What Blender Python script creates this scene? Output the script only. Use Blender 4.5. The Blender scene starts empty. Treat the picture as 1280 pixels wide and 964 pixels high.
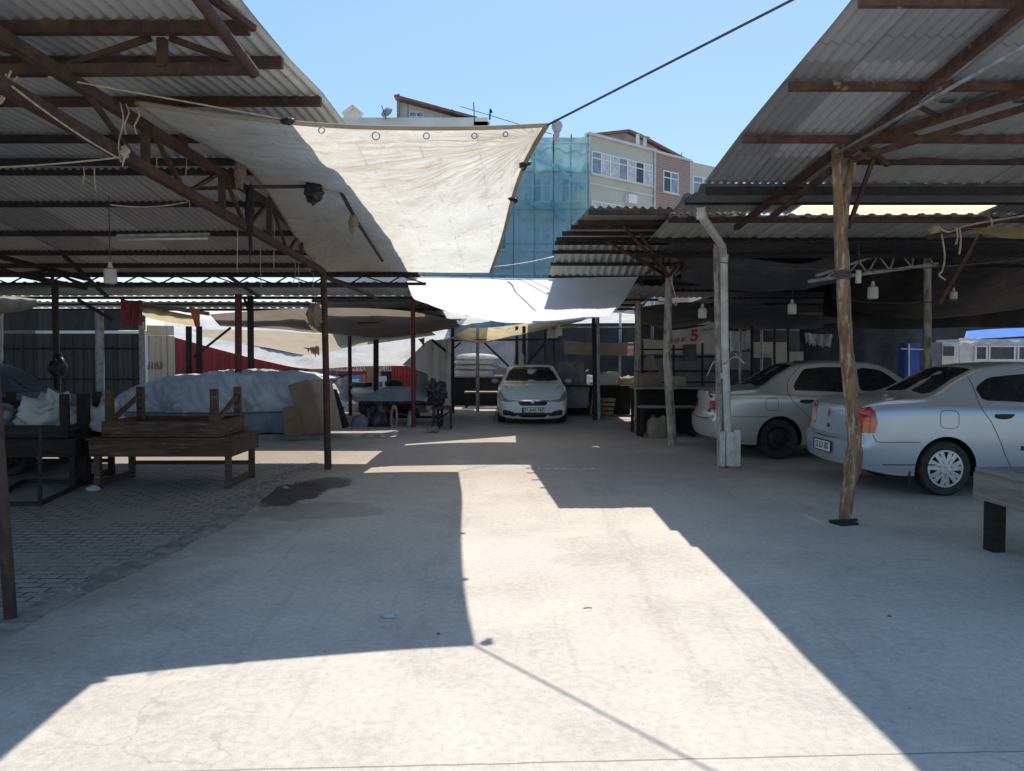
import bpy, bmesh, math, random
from mathutils import Vector, Matrix, noise
R = math.radians
rnd = random.Random(7)
scene = bpy.context.scene
COL = scene.collection
V = Vector
UP = V((0, 0, 1))

# ------------------------------------------------------------------ camera
EYE = 1.6
PITCH = R(2.2)
cam_d = bpy.data.cameras.new('camera'); cam = bpy.data.objects.new('camera', cam_d); COL.objects.link(cam)
cam_d.sensor_width = 36; cam_d.lens = 27.0; cam_d.clip_end = 2000; cam_d.clip_start = 0.05
cam.location = (0, 0, EYE); cam.rotation_euler = (R(90) - PITCH, 0, 0)
scene.camera = cam

def P(px, py, Y):
    """surveyed point: photograph pixel + distance in metres -> world"""
    cx = (px - 640) / 960; cy = (482 - py) / 960
    d = V((cx, math.cos(PITCH) + cy * math.sin(PITCH), -math.sin(PITCH) + cy * math.cos(PITCH)))
    t = Y / d.y
    return V((d.x * t, Y, EYE + d.z * t))
def G(px, py, z=0.0):
    cx = (px - 640) / 960; cy = (482 - py) / 960
    d = V((cx, math.cos(PITCH) + cy * math.sin(PITCH), -math.sin(PITCH) + cy * math.cos(PITCH)))
    t = (z - EYE) / d.z
    return V((d.x * t, d.y * t, z))

# ------------------------------------------------------------------ world, sun
SUN = V((0.145, 0.53, 1.0)).normalized()
w = bpy.data.worlds.new('World'); scene.world = w; w.use_nodes = True
nt = w.node_tree
sky = nt.nodes.new('ShaderNodeTexSky'); sky.sky_type = 'NISHITA'; sky.sun_disc = False
sky.sun_elevation = math.asin(SUN.z); sky.sun_rotation = math.atan2(SUN.x, SUN.y)
sky.air_density = 1.0; sky.dust_density = 0.6; sky.ozone_density = 1.6; sky.altitude = 10
bg = nt.nodes['Background']; bg.inputs[1].default_value = 0.12
gm = nt.nodes.new('ShaderNodeGamma'); gm.inputs[1].default_value = .38; nt.links.new(sky.outputs[0], gm.inputs[0])
hs = nt.nodes.new('ShaderNodeHueSaturation'); hs.inputs['Saturation'].default_value = 2.2; hs.inputs['Value'].default_value = 1.66; nt.links.new(gm.outputs[0], hs.inputs['Color'])
nt.links.new(hs.outputs[0], bg.inputs[0])
sl = bpy.data.lights.new('sun', 'SUN'); sl.energy = 2.5; sl.angle = R(0.55); sl.color = (1.0, 0.93, 0.83)
so = bpy.data.objects.new('sun', sl); COL.objects.link(so)
so.rotation_euler = SUN.to_track_quat('Z', 'Y').to_euler()
scene.view_settings.view_transform = 'Standard'; scene.view_settings.look = 'None'
scene.view_settings.exposure = 1.42; scene.view_settings.gamma = 1.0
scene.render.engine = 'CYCLES'
try:
    scene.cycles.use_denoising = True
    scene.cycles.max_bounces = 8; scene.cycles.transparent_max_bounces = 12
    scene.cycles.diffuse_bounces = 5; scene.cycles.sample_clamp_indirect = 8
except Exception: pass

# ------------------------------------------------------------------ materials
def _n(nt, t, **k):
    n = nt.nodes.new(t)
    for a, b in k.items(): setattr(n, a, b)
    return n
def _mix(nt, fac, a, b, mode='MIX'):
    m = _n(nt, 'ShaderNodeMix', data_type='RGBA', blend_type=mode)
    L = nt.links.new
    for sock, v in ((m.inputs[0], fac), (m.inputs[6], a), (m.inputs[7], b)):
        if hasattr(v, 'is_output'): L(v, sock)
        else: sock.default_value = v if not isinstance(v, tuple) else (*v[:3], 1)
    return m.outputs[2]
def _noise(nt, vec, scale, detail=6, rough=.6, dist=0):
    n = _n(nt, 'ShaderNodeTexNoise'); n.inputs['Scale'].default_value = scale
    n.inputs['Detail'].default_value = detail; n.inputs['Roughness'].default_value = rough
    n.inputs['Distortion'].default_value = dist
    nt.links.new(vec, n.inputs['Vector']); return n.outputs[0]
def _ramp(nt, v, lo, hi):
    n = _n(nt, 'ShaderNodeMapRange'); n.clamp = True; n.interpolation_type = 'SMOOTHSTEP'
    n.inputs[1].default_value = lo; n.inputs[2].default_value = hi
    nt.links.new(v, n.inputs[0]); return n.outputs[0]
def _math(nt, op, a, b=None):
    n = _n(nt, 'ShaderNodeMath', operation=op)
    for i, v in enumerate((a, b)):
        if v is None: continue
        if hasattr(v, 'is_output'): nt.links.new(v, n.inputs[i])
        else: n.inputs[i].default_value = v
    return n.outputs[0]
def _coords(nt, stretch=(1, 1, 1), world=False):
    if world:
        g = _n(nt, 'ShaderNodeNewGeometry'); o = g.outputs['Position']
    else:
        t = _n(nt, 'ShaderNodeTexCoord'); o = t.outputs['Object']
    m = _n(nt, 'ShaderNodeMapping'); m.inputs['Scale'].default_value = stretch
    nt.links.new(o, m.inputs[0]); return m.outputs[0]
def _bump(nt, h, strength, dist=.01):
    b = _n(nt, 'ShaderNodeBump'); b.inputs['Strength'].default_value = strength; b.inputs['Distance'].default_value = dist
    nt.links.new(h, b.inputs['Height']); return b.outputs[0]
def newmat(name):
    m = bpy.data.materials.new(name); m.use_nodes = True
    return m, m.node_tree, m.node_tree.nodes['Principled BSDF']

def mat(name, c1, c2=None, scale=4, rough=.7, metal=0, bump=.15, bscale=60, stretch=(1, 1, 1), lo=.4, hi=.62,
        stain=None, sscale=1.5, slo=.52, shi=.7, spec=.4, fine=.12):
    m, nt, b = newmat(name); L = nt.links.new
    v = _coords(nt, stretch)
    col = tuple(c1)
    c2 = c2 or tuple(x * .75 for x in c1)
    col = _mix(nt, _ramp(nt, _noise(nt, v, scale), lo, hi), c1, c2)
    if stain:
        col = _mix(nt, _ramp(nt, _noise(nt, v, sscale, 8, .65), slo, shi), col, stain)
    fn = _noise(nt, v, bscale, 4, .6)
    col = _mix(nt, fine, col, _ramp(nt, fn, .2, .8), 'OVERLAY') if fine else col
    L(col, b.inputs['Base Color'])
    b.inputs['Roughness'].default_value = rough; b.inputs['Metallic'].default_value = metal
    b.inputs['Specular IOR Level'].default_value = spec
    if bump: L(_bump(nt, fn, bump), b.inputs['Normal'])
    return m

def cloth(name, c1, c2, trans=.45, tcol=None, scale=3, stain=None, sscale=1.2, slo=.5, shi=.72, weave=220, bump=.2, crease=0):
    m, nt, b = newmat(name); L = nt.links.new
    v = _coords(nt)
    col = _mix(nt, _ramp(nt, _noise(nt, v, scale, 8, .65), .35, .68), c1, c2)
    if stain: col = _mix(nt, _ramp(nt, _noise(nt, v, sscale, 10, .7), slo, shi), col, stain)
    L(col, b.inputs['Base Color']); b.inputs['Roughness'].default_value = .75
    b.inputs['Specular IOR Level'].default_value = .2
    tr = _n(nt, 'ShaderNodeBsdfTranslucent')
    L(_mix(nt, .25, col, tcol or (1, 1, 1), 'MIX') if tcol is None else _mix(nt, .6, col, tcol), tr.inputs[0])
    mx = _n(nt, 'ShaderNodeMixShader'); mx.inputs[0].default_value = trans
    L(b.outputs[0], mx.inputs[1]); L(tr.outputs[0], mx.inputs[2])
    h = _math(nt, 'ADD', _noise(nt, v, weave, 2), _math(nt, 'MULTIPLY', _noise(nt, v, 9, 5, .6, 1.0), 3.0))
    bn = _bump(nt, h, bump); L(bn, b.inputs['Normal']); L(bn, tr.inputs['Normal'])
    L(mx.outputs[0], nt.nodes['Material Output'].inputs[0])
    return m

M = {}
M['rust'] = mat('rusty_steel', (.075, .042, .033), (.042, .028, .023), 9, .75, .15, .3, 90, stain=(.16, .085, .05), sscale=5, slo=.55, shi=.75)
M['rust_light'] = mat('orange_rusty_steel', (.125, .07, .052), (.07, .042, .034), 8, .8, .1, .3, 90, stain=(.3, .23, .17), sscale=9, slo=.6, shi=.7)
M['dark_steel'] = mat('dark_steel', (.035, .03, .03), (.02, .018, .018), 8, .7, .2, .2, 80)
M['red_steel'] = mat('red_painted_steel', (.13, .018, .02), (.08, .014, .016), 8, .55, 0, .15, 80)
M['grey_steel'] = mat('grey_galvanised_pipe', (.34, .35, .37), (.22, .23, .25), 10, .5, .4, .15, 90)
M['white_pipe'] = mat('white_plastic_pipe', (.6, .6, .58), (.45, .45, .43), 5, .45, 0, .1, 40, stain=(.3, .27, .22), sscale=3, slo=.58, shi=.8)
M['wood_grey'] = mat('weathered_wood', (.27, .225, .18), (.15, .12, .09), 6, .85, 0, .5, 40, stretch=(.6, 6, 6), stain=(.36, .32, .27), sscale=4)
M['wood_brown'] = mat('brown_wood', (.095, .062, .04), (.05, .033, .022), 6, .8, 0, .5, 40, stretch=(.6, 6, 6), stain=(.2, .14, .09), sscale=4)
M['wood_bench'] = mat('grey_split_wood', (.29, .25, .225), (.17, .145, .13), 2, .9, 0, .8, 7, stretch=(11, .5, 14), stain=(.4, .36, .33), sscale=2)
M['wood_dark'] = mat('dark_wood', (.03, .024, .02), (.018, .015, .013), 6, .9, 0, .3, 40, stretch=(.6, 6, 6))
M['trunk'] = mat('debarked_trunk', (.27, .165, .1), (.15, .085, .052), 6, .85, 0, .9, 24, stretch=(4, 4, .9), stain=(.4, .31, .22), sscale=4, slo=.52, shi=.6)
M['birch'] = mat('pale_pole_wood', (.42, .39, .33), (.2, .17, .14), 5, .85, 0, .5, 30, stretch=(3, 3, .9), stain=(.1, .085, .07), sscale=5, slo=.58, shi=.68)
M['box_paint'] = mat('peeling_white_paint', (.62, .61, .58), (.48, .46, .43), 6, .7, 0, .4, 30, stain=(.16, .09, .06), sscale=6, slo=.6, shi=.68)
M['rope'] = mat('pale_rope', (.42, .37, .28), (.3, .26, .19), 20, .9, 0, .4, 160)
M['rope_dark'] = mat('grey_cable', (.07, .075, .09), (.05, .055, .065), 20, .6, 0, .2, 160)
M['rope_white'] = mat('white_cord', (.7, .69, .66), (.5, .49, .46), 20, .8, 0, .2, 160)
M['plastic_black'] = mat('black_plastic', (.015, .015, .018), (.03, .03, .035), 8, .35, 0, .5, 25)
M['rubber'] = mat('tyre_rubber', (.025, .025, .026), (.04, .038, .036), 12, .8, 0, .2, 60)
M['steel_rim'] = mat('black_steel_rim', (.03, .03, .032), (.045, .042, .04), 12, .5, .3, .1, 60)
M['hubcap'] = mat('silver_hubcap', (.55, .57, .6), (.42, .43, .45), 12, .35, .5, .05, 60)
M['card_brown'] = mat('brown_cardboard', (.2, .135, .085), (.16, .105, .07), 4, .85, 0, .1, 60)
M['card_beige'] = mat('beige_board', (.3, .235, .165), (.25, .19, .135), 4, .85, 0, .1, 60)
M['white_cloth'] = cloth('white_sack', (.62, .62, .62), (.45, .45, .46), .2)
M['white_paint'] = mat('white_paint', (.72, .72, .7), (.6, .6, .58), 3, .5, 0, .05, 40)
M['white_fitting'] = mat('white_porcelain', (.7, .7, .67), (.6, .6, .56), 8, .35, 0, .05, 40)
M['chrome'] = mat('chrome', (.7, .7, .72), (.6, .6, .62), 8, .15, 1.0, 0)
M['trim'] = mat('black_trim', (.02, .02, .021), (.03, .03, .03), 12, .6, 0, .05, 80)
M['seam'] = mat('dark_gap', (.012, .012, .014), (.02, .02, .02), 12, .8, 0, 0)
M['plate_white'] = mat('plate_white', (.7, .71, .72), (.62, .62, .63), 12, .4, 0, 0)
M['plate_blue'] = mat('plate_blue', (.05, .12, .45), (.04, .1, .38), 12, .4, 0, 0)
M['ink'] = mat('black_ink', (.012, .012, .014), (.02, .02, .02), 12, .5, 0, 0)
M['ink_red'] = mat('red_ink', (.3, .02, .03), (.22, .02, .03), 12, .6, 0, 0)
M['ink_blue'] = mat('blue_ink', (.05, .05, .16), (.04, .04, .12), 12, .6, 0, 0)

def glass(name, c, rough=.06):
    m, nt, b = newmat(name)
    v = _coords(nt)
    nt.links.new(_mix(nt, _ramp(nt, _noise(nt, v, 3), .35, .7), c, tuple(x * 1.6 + .004 for x in c)), b.inputs['Base Color'])
    nt.links.new(_ramp(nt, _noise(nt, v, 5, 8), -.4, 2.2), b.inputs['Roughness'])
    b.inputs['Roughness'].default_value = rough; b.inputs['Specular IOR Level'].default_value = .4
    return m
M['car_glass'] = glass('tinted_car_glass', (.008, .009, .011))
M['matt_glass'] = mat('matt_dark_glass', (.012, .012, .014), (.018, .018, .02), 3, .55, 0, 0, spec=.15)  # dulled so the shaded car's windscreen mirrors no bright lane
def paint(name, c, metal, rough, dust=(.32, .28, .2), damt=.35):
    m, nt, b = newmat(name); L = nt.links.new
    v = _coords(nt)
    g = _n(nt, 'ShaderNodeNewGeometry'); s = _n(nt, 'ShaderNodeSeparateXYZ'); L(g.outputs['Normal'], s.inputs[0])
    up = _ramp(nt, s.outputs[2], .3, 1.0)                       # road dust settles on faces that look up
    dn = _math(nt, 'MULTIPLY', _math(nt, 'ADD', _math(nt, 'MULTIPLY', up, .8), .12), _ramp(nt, _noise(nt, v, 4, 8), .1, .8))
    dn = _math(nt, 'MULTIPLY', dn, damt)
    L(_mix(nt, dn, c, dust), b.inputs['Base Color'])
    b.inputs['Metallic'].default_value = metal
    L(_math(nt, 'ADD', _math(nt, 'MULTIPLY', dn, .9), rough), b.inputs['Roughness'])
    b.inputs['Coat Weight'].default_value = .7; b.inputs['Coat Roughness'].default_value = .07
    return m
M['paint_champagne'] = paint('champagne_car_paint', (.52, .515, .495), .45, .3, damt=.45)
M['paint_blue_silver'] = paint('pale_blue_car_paint', (.43, .47, .545), .4, .28, dust=(.4, .36, .27), damt=.5)
M['paint_white'] = paint('white_car_paint', (.74, .75, .77), 0, .3, damt=.2)
M['paint_dark'] = mat('dark_matt_car_paint', (.014, .014, .016), (.02, .02, .022), 3, .6, 0, 0)  # matt near-black that keeps sky sheen off the shaded car
def lens(name, c, c2):
    m, nt, b = newmat(name)
    v = _coords(nt, (1, 1, 14))
    nt.links.new(_mix(nt, _ramp(nt, _noise(nt, v, 3), .42, .58), c, c2), b.inputs['Base Color'])
    b.inputs['Roughness'].default_value = .12; b.inputs['Coat Weight'].default_value = .6
    return m
M['lens_red'] = lens('red_lamp_lens', (.42, .03, .025), (.3, .02, .02))
M['lens_orange'] = lens('orange_lamp_lens', (.6, .1, .02), (.42, .06, .015))
M['lens_clear'] = lens('clear_lamp_lens', (.33, .34, .36), (.2, .2, .22))

def roof_mat(name, c1, c2, rustc, metal=.35, rough=.5, sheet=.84, amt=.5):
    """galvanised sheets: every sheet its own tone, streaks along the slope, rust near some laps"""
    m, nt, b = newmat(name); L = nt.links.new
    t = _n(nt, 'ShaderNodeTexCoord'); s = _n(nt, 'ShaderNodeSeparateXYZ'); L(t.outputs['Object'], s.inputs[0])
    fx = _math(nt, 'FLOOR', _math(nt, 'DIVIDE', s.outputs[0], sheet)); fy = _math(nt, 'FLOOR', _math(nt, 'DIVIDE', s.outputs[1], 1.9))
    cv = _n(nt, 'ShaderNodeCombineXYZ'); L(fx, cv.inputs[0]); L(fy, cv.inputs[1])
    wn = _n(nt, 'ShaderNodeTexWhiteNoise'); L(cv.outputs[0], wn.inputs[0])
    v = _coords(nt, (6, .7, 1))
    n1 = _noise(nt, v, 2.2, 8, .65)
    f = _math(nt, 'ADD', _math(nt, 'MULTIPLY', wn.outputs[0], amt), _math(nt, 'MULTIPLY', n1, 1 - amt))
    col = _mix(nt, _ramp(nt, f, .25, .8), c1, c2)
    col = _mix(nt, _ramp(nt, _noise(nt, _coords(nt, (2, .8, 1)), 2.4, 10, .7), .6, .74), col, rustc)
    # end laps, side laps, fixing rows with rust weeping from the screws
    def saw(sock, per, w):
        a = _math(nt, 'FRACT', _math(nt, 'DIVIDE', sock, per)); return _math(nt, 'LESS_THAN', a, w / per)
    wob = _math(nt, 'MULTIPLY', wn.outputs[0], .5)
    lap = _math(nt, 'MAXIMUM', saw(_math(nt, 'ADD', s.outputs[1], wob), 1.9, .02), saw(s.outputs[0], sheet, .018))
    col = _mix(nt, _math(nt, 'MULTIPLY', lap, .4), col, tuple(x * .3 for x in c2))
    weep = _math(nt, 'MULTIPLY', _ramp(nt, _noise(nt, _coords(nt, (9, .5, 1)), 1.6, 8, .7), .62, .72), _ramp(nt, _noise(nt, _coords(nt), .9, 4), .48, .6))
    col = _mix(nt, _math(nt, 'MULTIPLY', weep, .7), col, rustc)
    L(col, b.inputs['Base Color']); b.inputs['Metallic'].default_value = metal; b.inputs['Roughness'].default_value = rough
    L(_bump(nt, _noise(nt, _coords(nt), 40), .1), b.inputs['Normal'])
    return m
M['roof_galv'] = roof_mat('galvanised_corrugated_sheet', (.54, .555, .57), (.34, .35, .36), (.3, .22, .16), .1)
M['roof_grey'] = roof_mat('grey_corrugated_sheet', (.44, .455, .475), (.25, .258, .27), (.26, .19, .14), .1)
M['roof_pale'] = roof_mat('pale_ribbed_sheet', (.46, .47, .45), (.33, .34, .33), (.24, .21, .16), .1)
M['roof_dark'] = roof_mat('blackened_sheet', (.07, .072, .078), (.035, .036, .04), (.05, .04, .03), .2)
M['gutter'] = mat('grey_sheet_gutter', (.2, .21, .225), (.12, .125, .135), 3, .55, .4, .1, 40, stain=(.3, .3, .29), sscale=6)
M['skylight'] = cloth('yellow_fibreglass', (.75, .62, .34), (.62, .5, .26), .75, (1, .85, .5), 3, bump=.1)

M['tarp_cream'] = None
# ------------------------------------------------------------------ special materials
def ground_mat():
    m, nt, b = newmat('worn_concrete'); L = nt.links.new
    v = _coords(nt, world=True)
    s = _n(nt, 'ShaderNodeSeparateXYZ'); L(v, s.inputs[0])
    col = _mix(nt, _ramp(nt, _noise(nt, v, .9, 9, .62), .35, .68), (.47, .435, .39), (.385, .36, .33))
    col = _mix(nt, _math(nt, 'MULTIPLY', _ramp(nt, _noise(nt, v, 1.7, 10, .7, .5), .55, .72), .75), col, (.54, .475, .385))     # yellow dust
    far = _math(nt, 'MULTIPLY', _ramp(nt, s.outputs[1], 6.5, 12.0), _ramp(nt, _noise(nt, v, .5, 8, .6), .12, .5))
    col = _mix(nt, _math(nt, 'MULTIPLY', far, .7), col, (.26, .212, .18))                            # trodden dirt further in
    col = _mix(nt, _math(nt, 'MULTIPLY', _ramp(nt, _noise(nt, _coords(nt, (1, .35, 1), True), 2.3, 10, .7), .6, .75), .55), col, (.22, .195, .17))
    # soil and crumbled grit spreading from the paving edge
    ed = _n(nt, 'ShaderNodeMapRange'); ed.clamp = True; ed.inputs[1].default_value = -3.0; ed.inputs[2].default_value = -1.9; ed.inputs[3].default_value = 1; ed.inputs[4].default_value = 0
    L(_math(nt, 'ADD', s.outputs[0], _math(nt, 'MULTIPLY', _math(nt, 'SUBTRACT', _noise(nt, v, 1.6, 10, .72), .5), -2.4)), ed.inputs[0])
    col = _mix(nt, _math(nt, 'MULTIPLY', ed.outputs[0], .7), col, (.2, .165, .135))
    # long faint scuffs and tyre traces along the lane
    sc_ = _ramp(nt, _noise(nt, _coords(nt, (7, .35, 1), True), 1.0, 6, .6), .58, .7)
    col = _mix(nt, _math(nt, 'MULTIPLY', sc_, .22), col, (.25, .225, .2))
    pale = _ramp(nt, _noise(nt, v, .7, 10, .7, .8), .56, .7)
    col = _mix(nt, _math(nt, 'MULTIPLY', pale, .18), col, (.58, .54, .48))
    # dark wet stain by the paving edge
    def blob(cx, cy, rx, ry):
        dx = _math(nt, 'DIVIDE', _math(nt, 'SUBTRACT', s.outputs[0], cx), rx); dy = _math(nt, 'DIVIDE', _math(nt, 'SUBTRACT', s.outputs[1], cy), ry)
        d = _math(nt, 'ADD', _math(nt, 'MULTIPLY', dx, dx), _math(nt, 'MULTIPLY', dy, dy))
        d = _math(nt, 'ADD', d, _math(nt, 'MULTIPLY', _math(nt, 'SUBTRACT', _noise(nt, v, 3, 8, .7), .5), 2.6))
        n = _n(nt, 'ShaderNodeMapRange'); n.inputs[1].default_value = .75; n.inputs[2].default_value = 1.1; n.inputs[3].default_value = 1; n.inputs[4].default_value = 0; L(d, n.inputs[0]); return n.outputs[0]
    for (cx, cy, rx, ry, a) in ((-2.62, 8.9, .42, .75, .95), (-2.35, 9.6, .35, .5, .8), (-2.0, 7.9, .7, .5, .3), (.6, 6.0, .3, .2, .12)):
        col = _mix(nt, _math(nt, 'MULTIPLY', blob(cx, cy, rx, ry), a), col, (.055, .04, .032))
    # hairline cracks, oil drips and two worn wheel paths
    dv = _n(nt, 'ShaderNodeTexNoise'); dv.inputs['Scale'].default_value = 1.8; dv.inputs['Detail'].default_value = 8; L(v, dv.inputs['Vector'])
    va = _n(nt, 'ShaderNodeVectorMath', operation='MULTIPLY_ADD'); L(dv.outputs['Color'], va.inputs[0]); va.inputs[1].default_value = (.9, .9, 0); L(v, va.inputs[2])
    ck = _n(nt, 'ShaderNodeTexVoronoi', feature='DISTANCE_TO_EDGE'); ck.inputs['Scale'].default_value = .42; L(va.outputs[0], ck.inputs['Vector'])
    cr_m = _n(nt, 'ShaderNodeMapRange'); cr_m.inputs[1].default_value = .0015; cr_m.inputs[2].default_value = .005; cr_m.inputs[3].default_value = 1; cr_m.inputs[4].default_value = 0; L(ck.outputs['Distance'], cr_m.inputs[0])
    cmask = _math(nt, 'MULTIPLY', cr_m.outputs[0], _ramp(nt, _noise(nt, v, .8, 4), .5, .6))
    col = _mix(nt, _math(nt, 'MULTIPLY', cmask, .22), col, (.13, .115, .1))
    oil = _n(nt, 'ShaderNodeTexVoronoi', feature='F1'); oil.inputs['Scale'].default_value = 1.3; L(va.outputs[0], oil.inputs['Vector'])
    ow = _n(nt, 'ShaderNodeTexWhiteNoise'); L(oil.outputs['Color'], ow.inputs[0])
    om = _math(nt, 'MULTIPLY', _ramp(nt, _math(nt, 'SUBTRACT', .11, oil.outputs['Distance']), 0, .05), _math(nt, 'GREATER_THAN', ow.outputs[0], .62))
    col = _mix(nt, _math(nt, 'MULTIPLY', om, .2), col, (.15, .13, .115))
    for cx in (-.55, .95):
        tw = _math(nt, 'ABSOLUTE', _math(nt, 'SUBTRACT', _math(nt, 'ADD', s.outputs[0], _math(nt, 'MULTIPLY', _noise(nt, _coords(nt, (.3, .3, 1), True), 1.0), .5)), cx + .25))
        tm = _math(nt, 'MULTIPLY', _ramp(nt, _math(nt, 'SUBTRACT', .16, tw), 0, .12), _ramp(nt, _noise(nt, _coords(nt, (3, .6, 1), True), 2.0, 8, .7), .4, .62))
        col = _mix(nt, _math(nt, 'MULTIPLY', tm, .25), col, (.24, .215, .19))
    # speckle of grit
    g = _noise(nt, v, 170, 3, .7); col = _mix(nt, .2, col, _ramp(nt, g, .18, .82), 'OVERLAY')
    g2 = _noise(nt, v, 22, 8, .75); col = _mix(nt, .2, col, _ramp(nt, g2, .2, .8), 'OVERLAY')
    vo = _n(nt, 'ShaderNodeTexVoronoi', feature='F1'); vo.inputs['Scale'].default_value = 5.0; L(v, vo.inputs['Vector'])
    wnn = _n(nt, 'ShaderNodeTexWhiteNoise'); L(vo.outputs['Color'], wnn.inputs[0])
    peb = _math(nt, 'MULTIPLY', _math(nt, 'LESS_THAN', vo.outputs['Distance'], .045), _math(nt, 'GREATER_THAN', wnn.outputs[0], .8))
    col = _mix(nt, _math(nt, 'MULTIPLY', peb, .55), col, (.12, .1, .085))
    # saw cut joint across the near slab
    ny = _math(nt, 'ADD', s.outputs[1], _math(nt, 'MULTIPLY', s.outputs[0], -.045))
    ny = _math(nt, 'ABSOLUTE', _math(nt, 'SUBTRACT', ny, _math(nt, 'ADD', 2.95, _math(nt, 'MULTIPLY', _noise(nt, v, 8), .02))))
    j = _n(nt, 'ShaderNodeMapRange'); j.inputs[1].default_value = .003; j.inputs[2].default_value = .008; j.inputs[3].default_value = .7; j.inputs[4].default_value = 0; L(ny, j.inputs[0])
    col = _mix(nt, j.outputs[0], col, (.14, .12, .1))
    L(col, b.inputs['Base Color']); b.inputs['Roughness'].default_value = .85; b.inputs['Specular IOR Level'].default_value = .25
    h = _math(nt, 'ADD', g, _math(nt, 'MULTIPLY', g2, 2.5))
    L(_bump(nt, h, .22, .003), b.inputs['Normal'])
    return m
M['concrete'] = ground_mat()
def paving_mat():
    m, nt, b = newmat('block_paving'); L = nt.links.new
    v = _coords(nt, world=True)
    dn = _n(nt, 'ShaderNodeTexNoise'); dn.inputs['Scale'].default_value = 3; L(v, dn.inputs['Vector'])
    vv = _n(nt, 'ShaderNodeVectorMath', operation='MULTIPLY_ADD'); L(dn.outputs['Color'], vv.inputs[0]); vv.inputs[1].default_value = (.03, .03, 0); L(v, vv.inputs[2])
    br = _n(nt, 'ShaderNodeTexBrick'); br.inputs['Scale'].default_value = 1; br.inputs['Brick Width'].default_value = .21; br.inputs['Row Height'].default_value = .105
    br.inputs['Mortar Size'].default_value = .009; br.inputs['Mortar Smooth'].default_value = .4
    br.inputs['Color1'].default_value = (.29, .265, .24, 1); br.inputs['Color2'].default_value = (.22, .2, .18, 1); br.inputs['Mortar'].default_value = (.045, .038, .032, 1)
    L(vv.outputs[0], br.inputs['Vector'])
    col = _mix(nt, _ramp(nt, _noise(nt, v, 1.1, 9, .7), .42, .66), br.outputs[0], (.26, .23, .2))
    g = _noise(nt, v, 70, 4, .7); col = _mix(nt, .5, col, _ramp(nt, g, .2, .8), 'OVERLAY')
    L(col, b.inputs['Base Color']); b.inputs['Roughness'].default_value = .9
    h = _math(nt, 'ADD', _math(nt, 'MULTIPLY', br.outputs['Fac'], -2.0), g)
    L(_bump(nt, h, .6, .008), b.inputs['Normal'])
    return m
M['paving'] = paving_mat()
M['rubble'] = mat('broken_concrete', (.24, .22, .195), (.15, .135, .12), 6, .9, 0, .8, 30, stain=(.09, .075, .06), sscale=4)
M['kerb'] = mat('old_kerb', (.3, .285, .265), (.2, .185, .17), 5, .9, 0, .4, 40)

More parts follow.
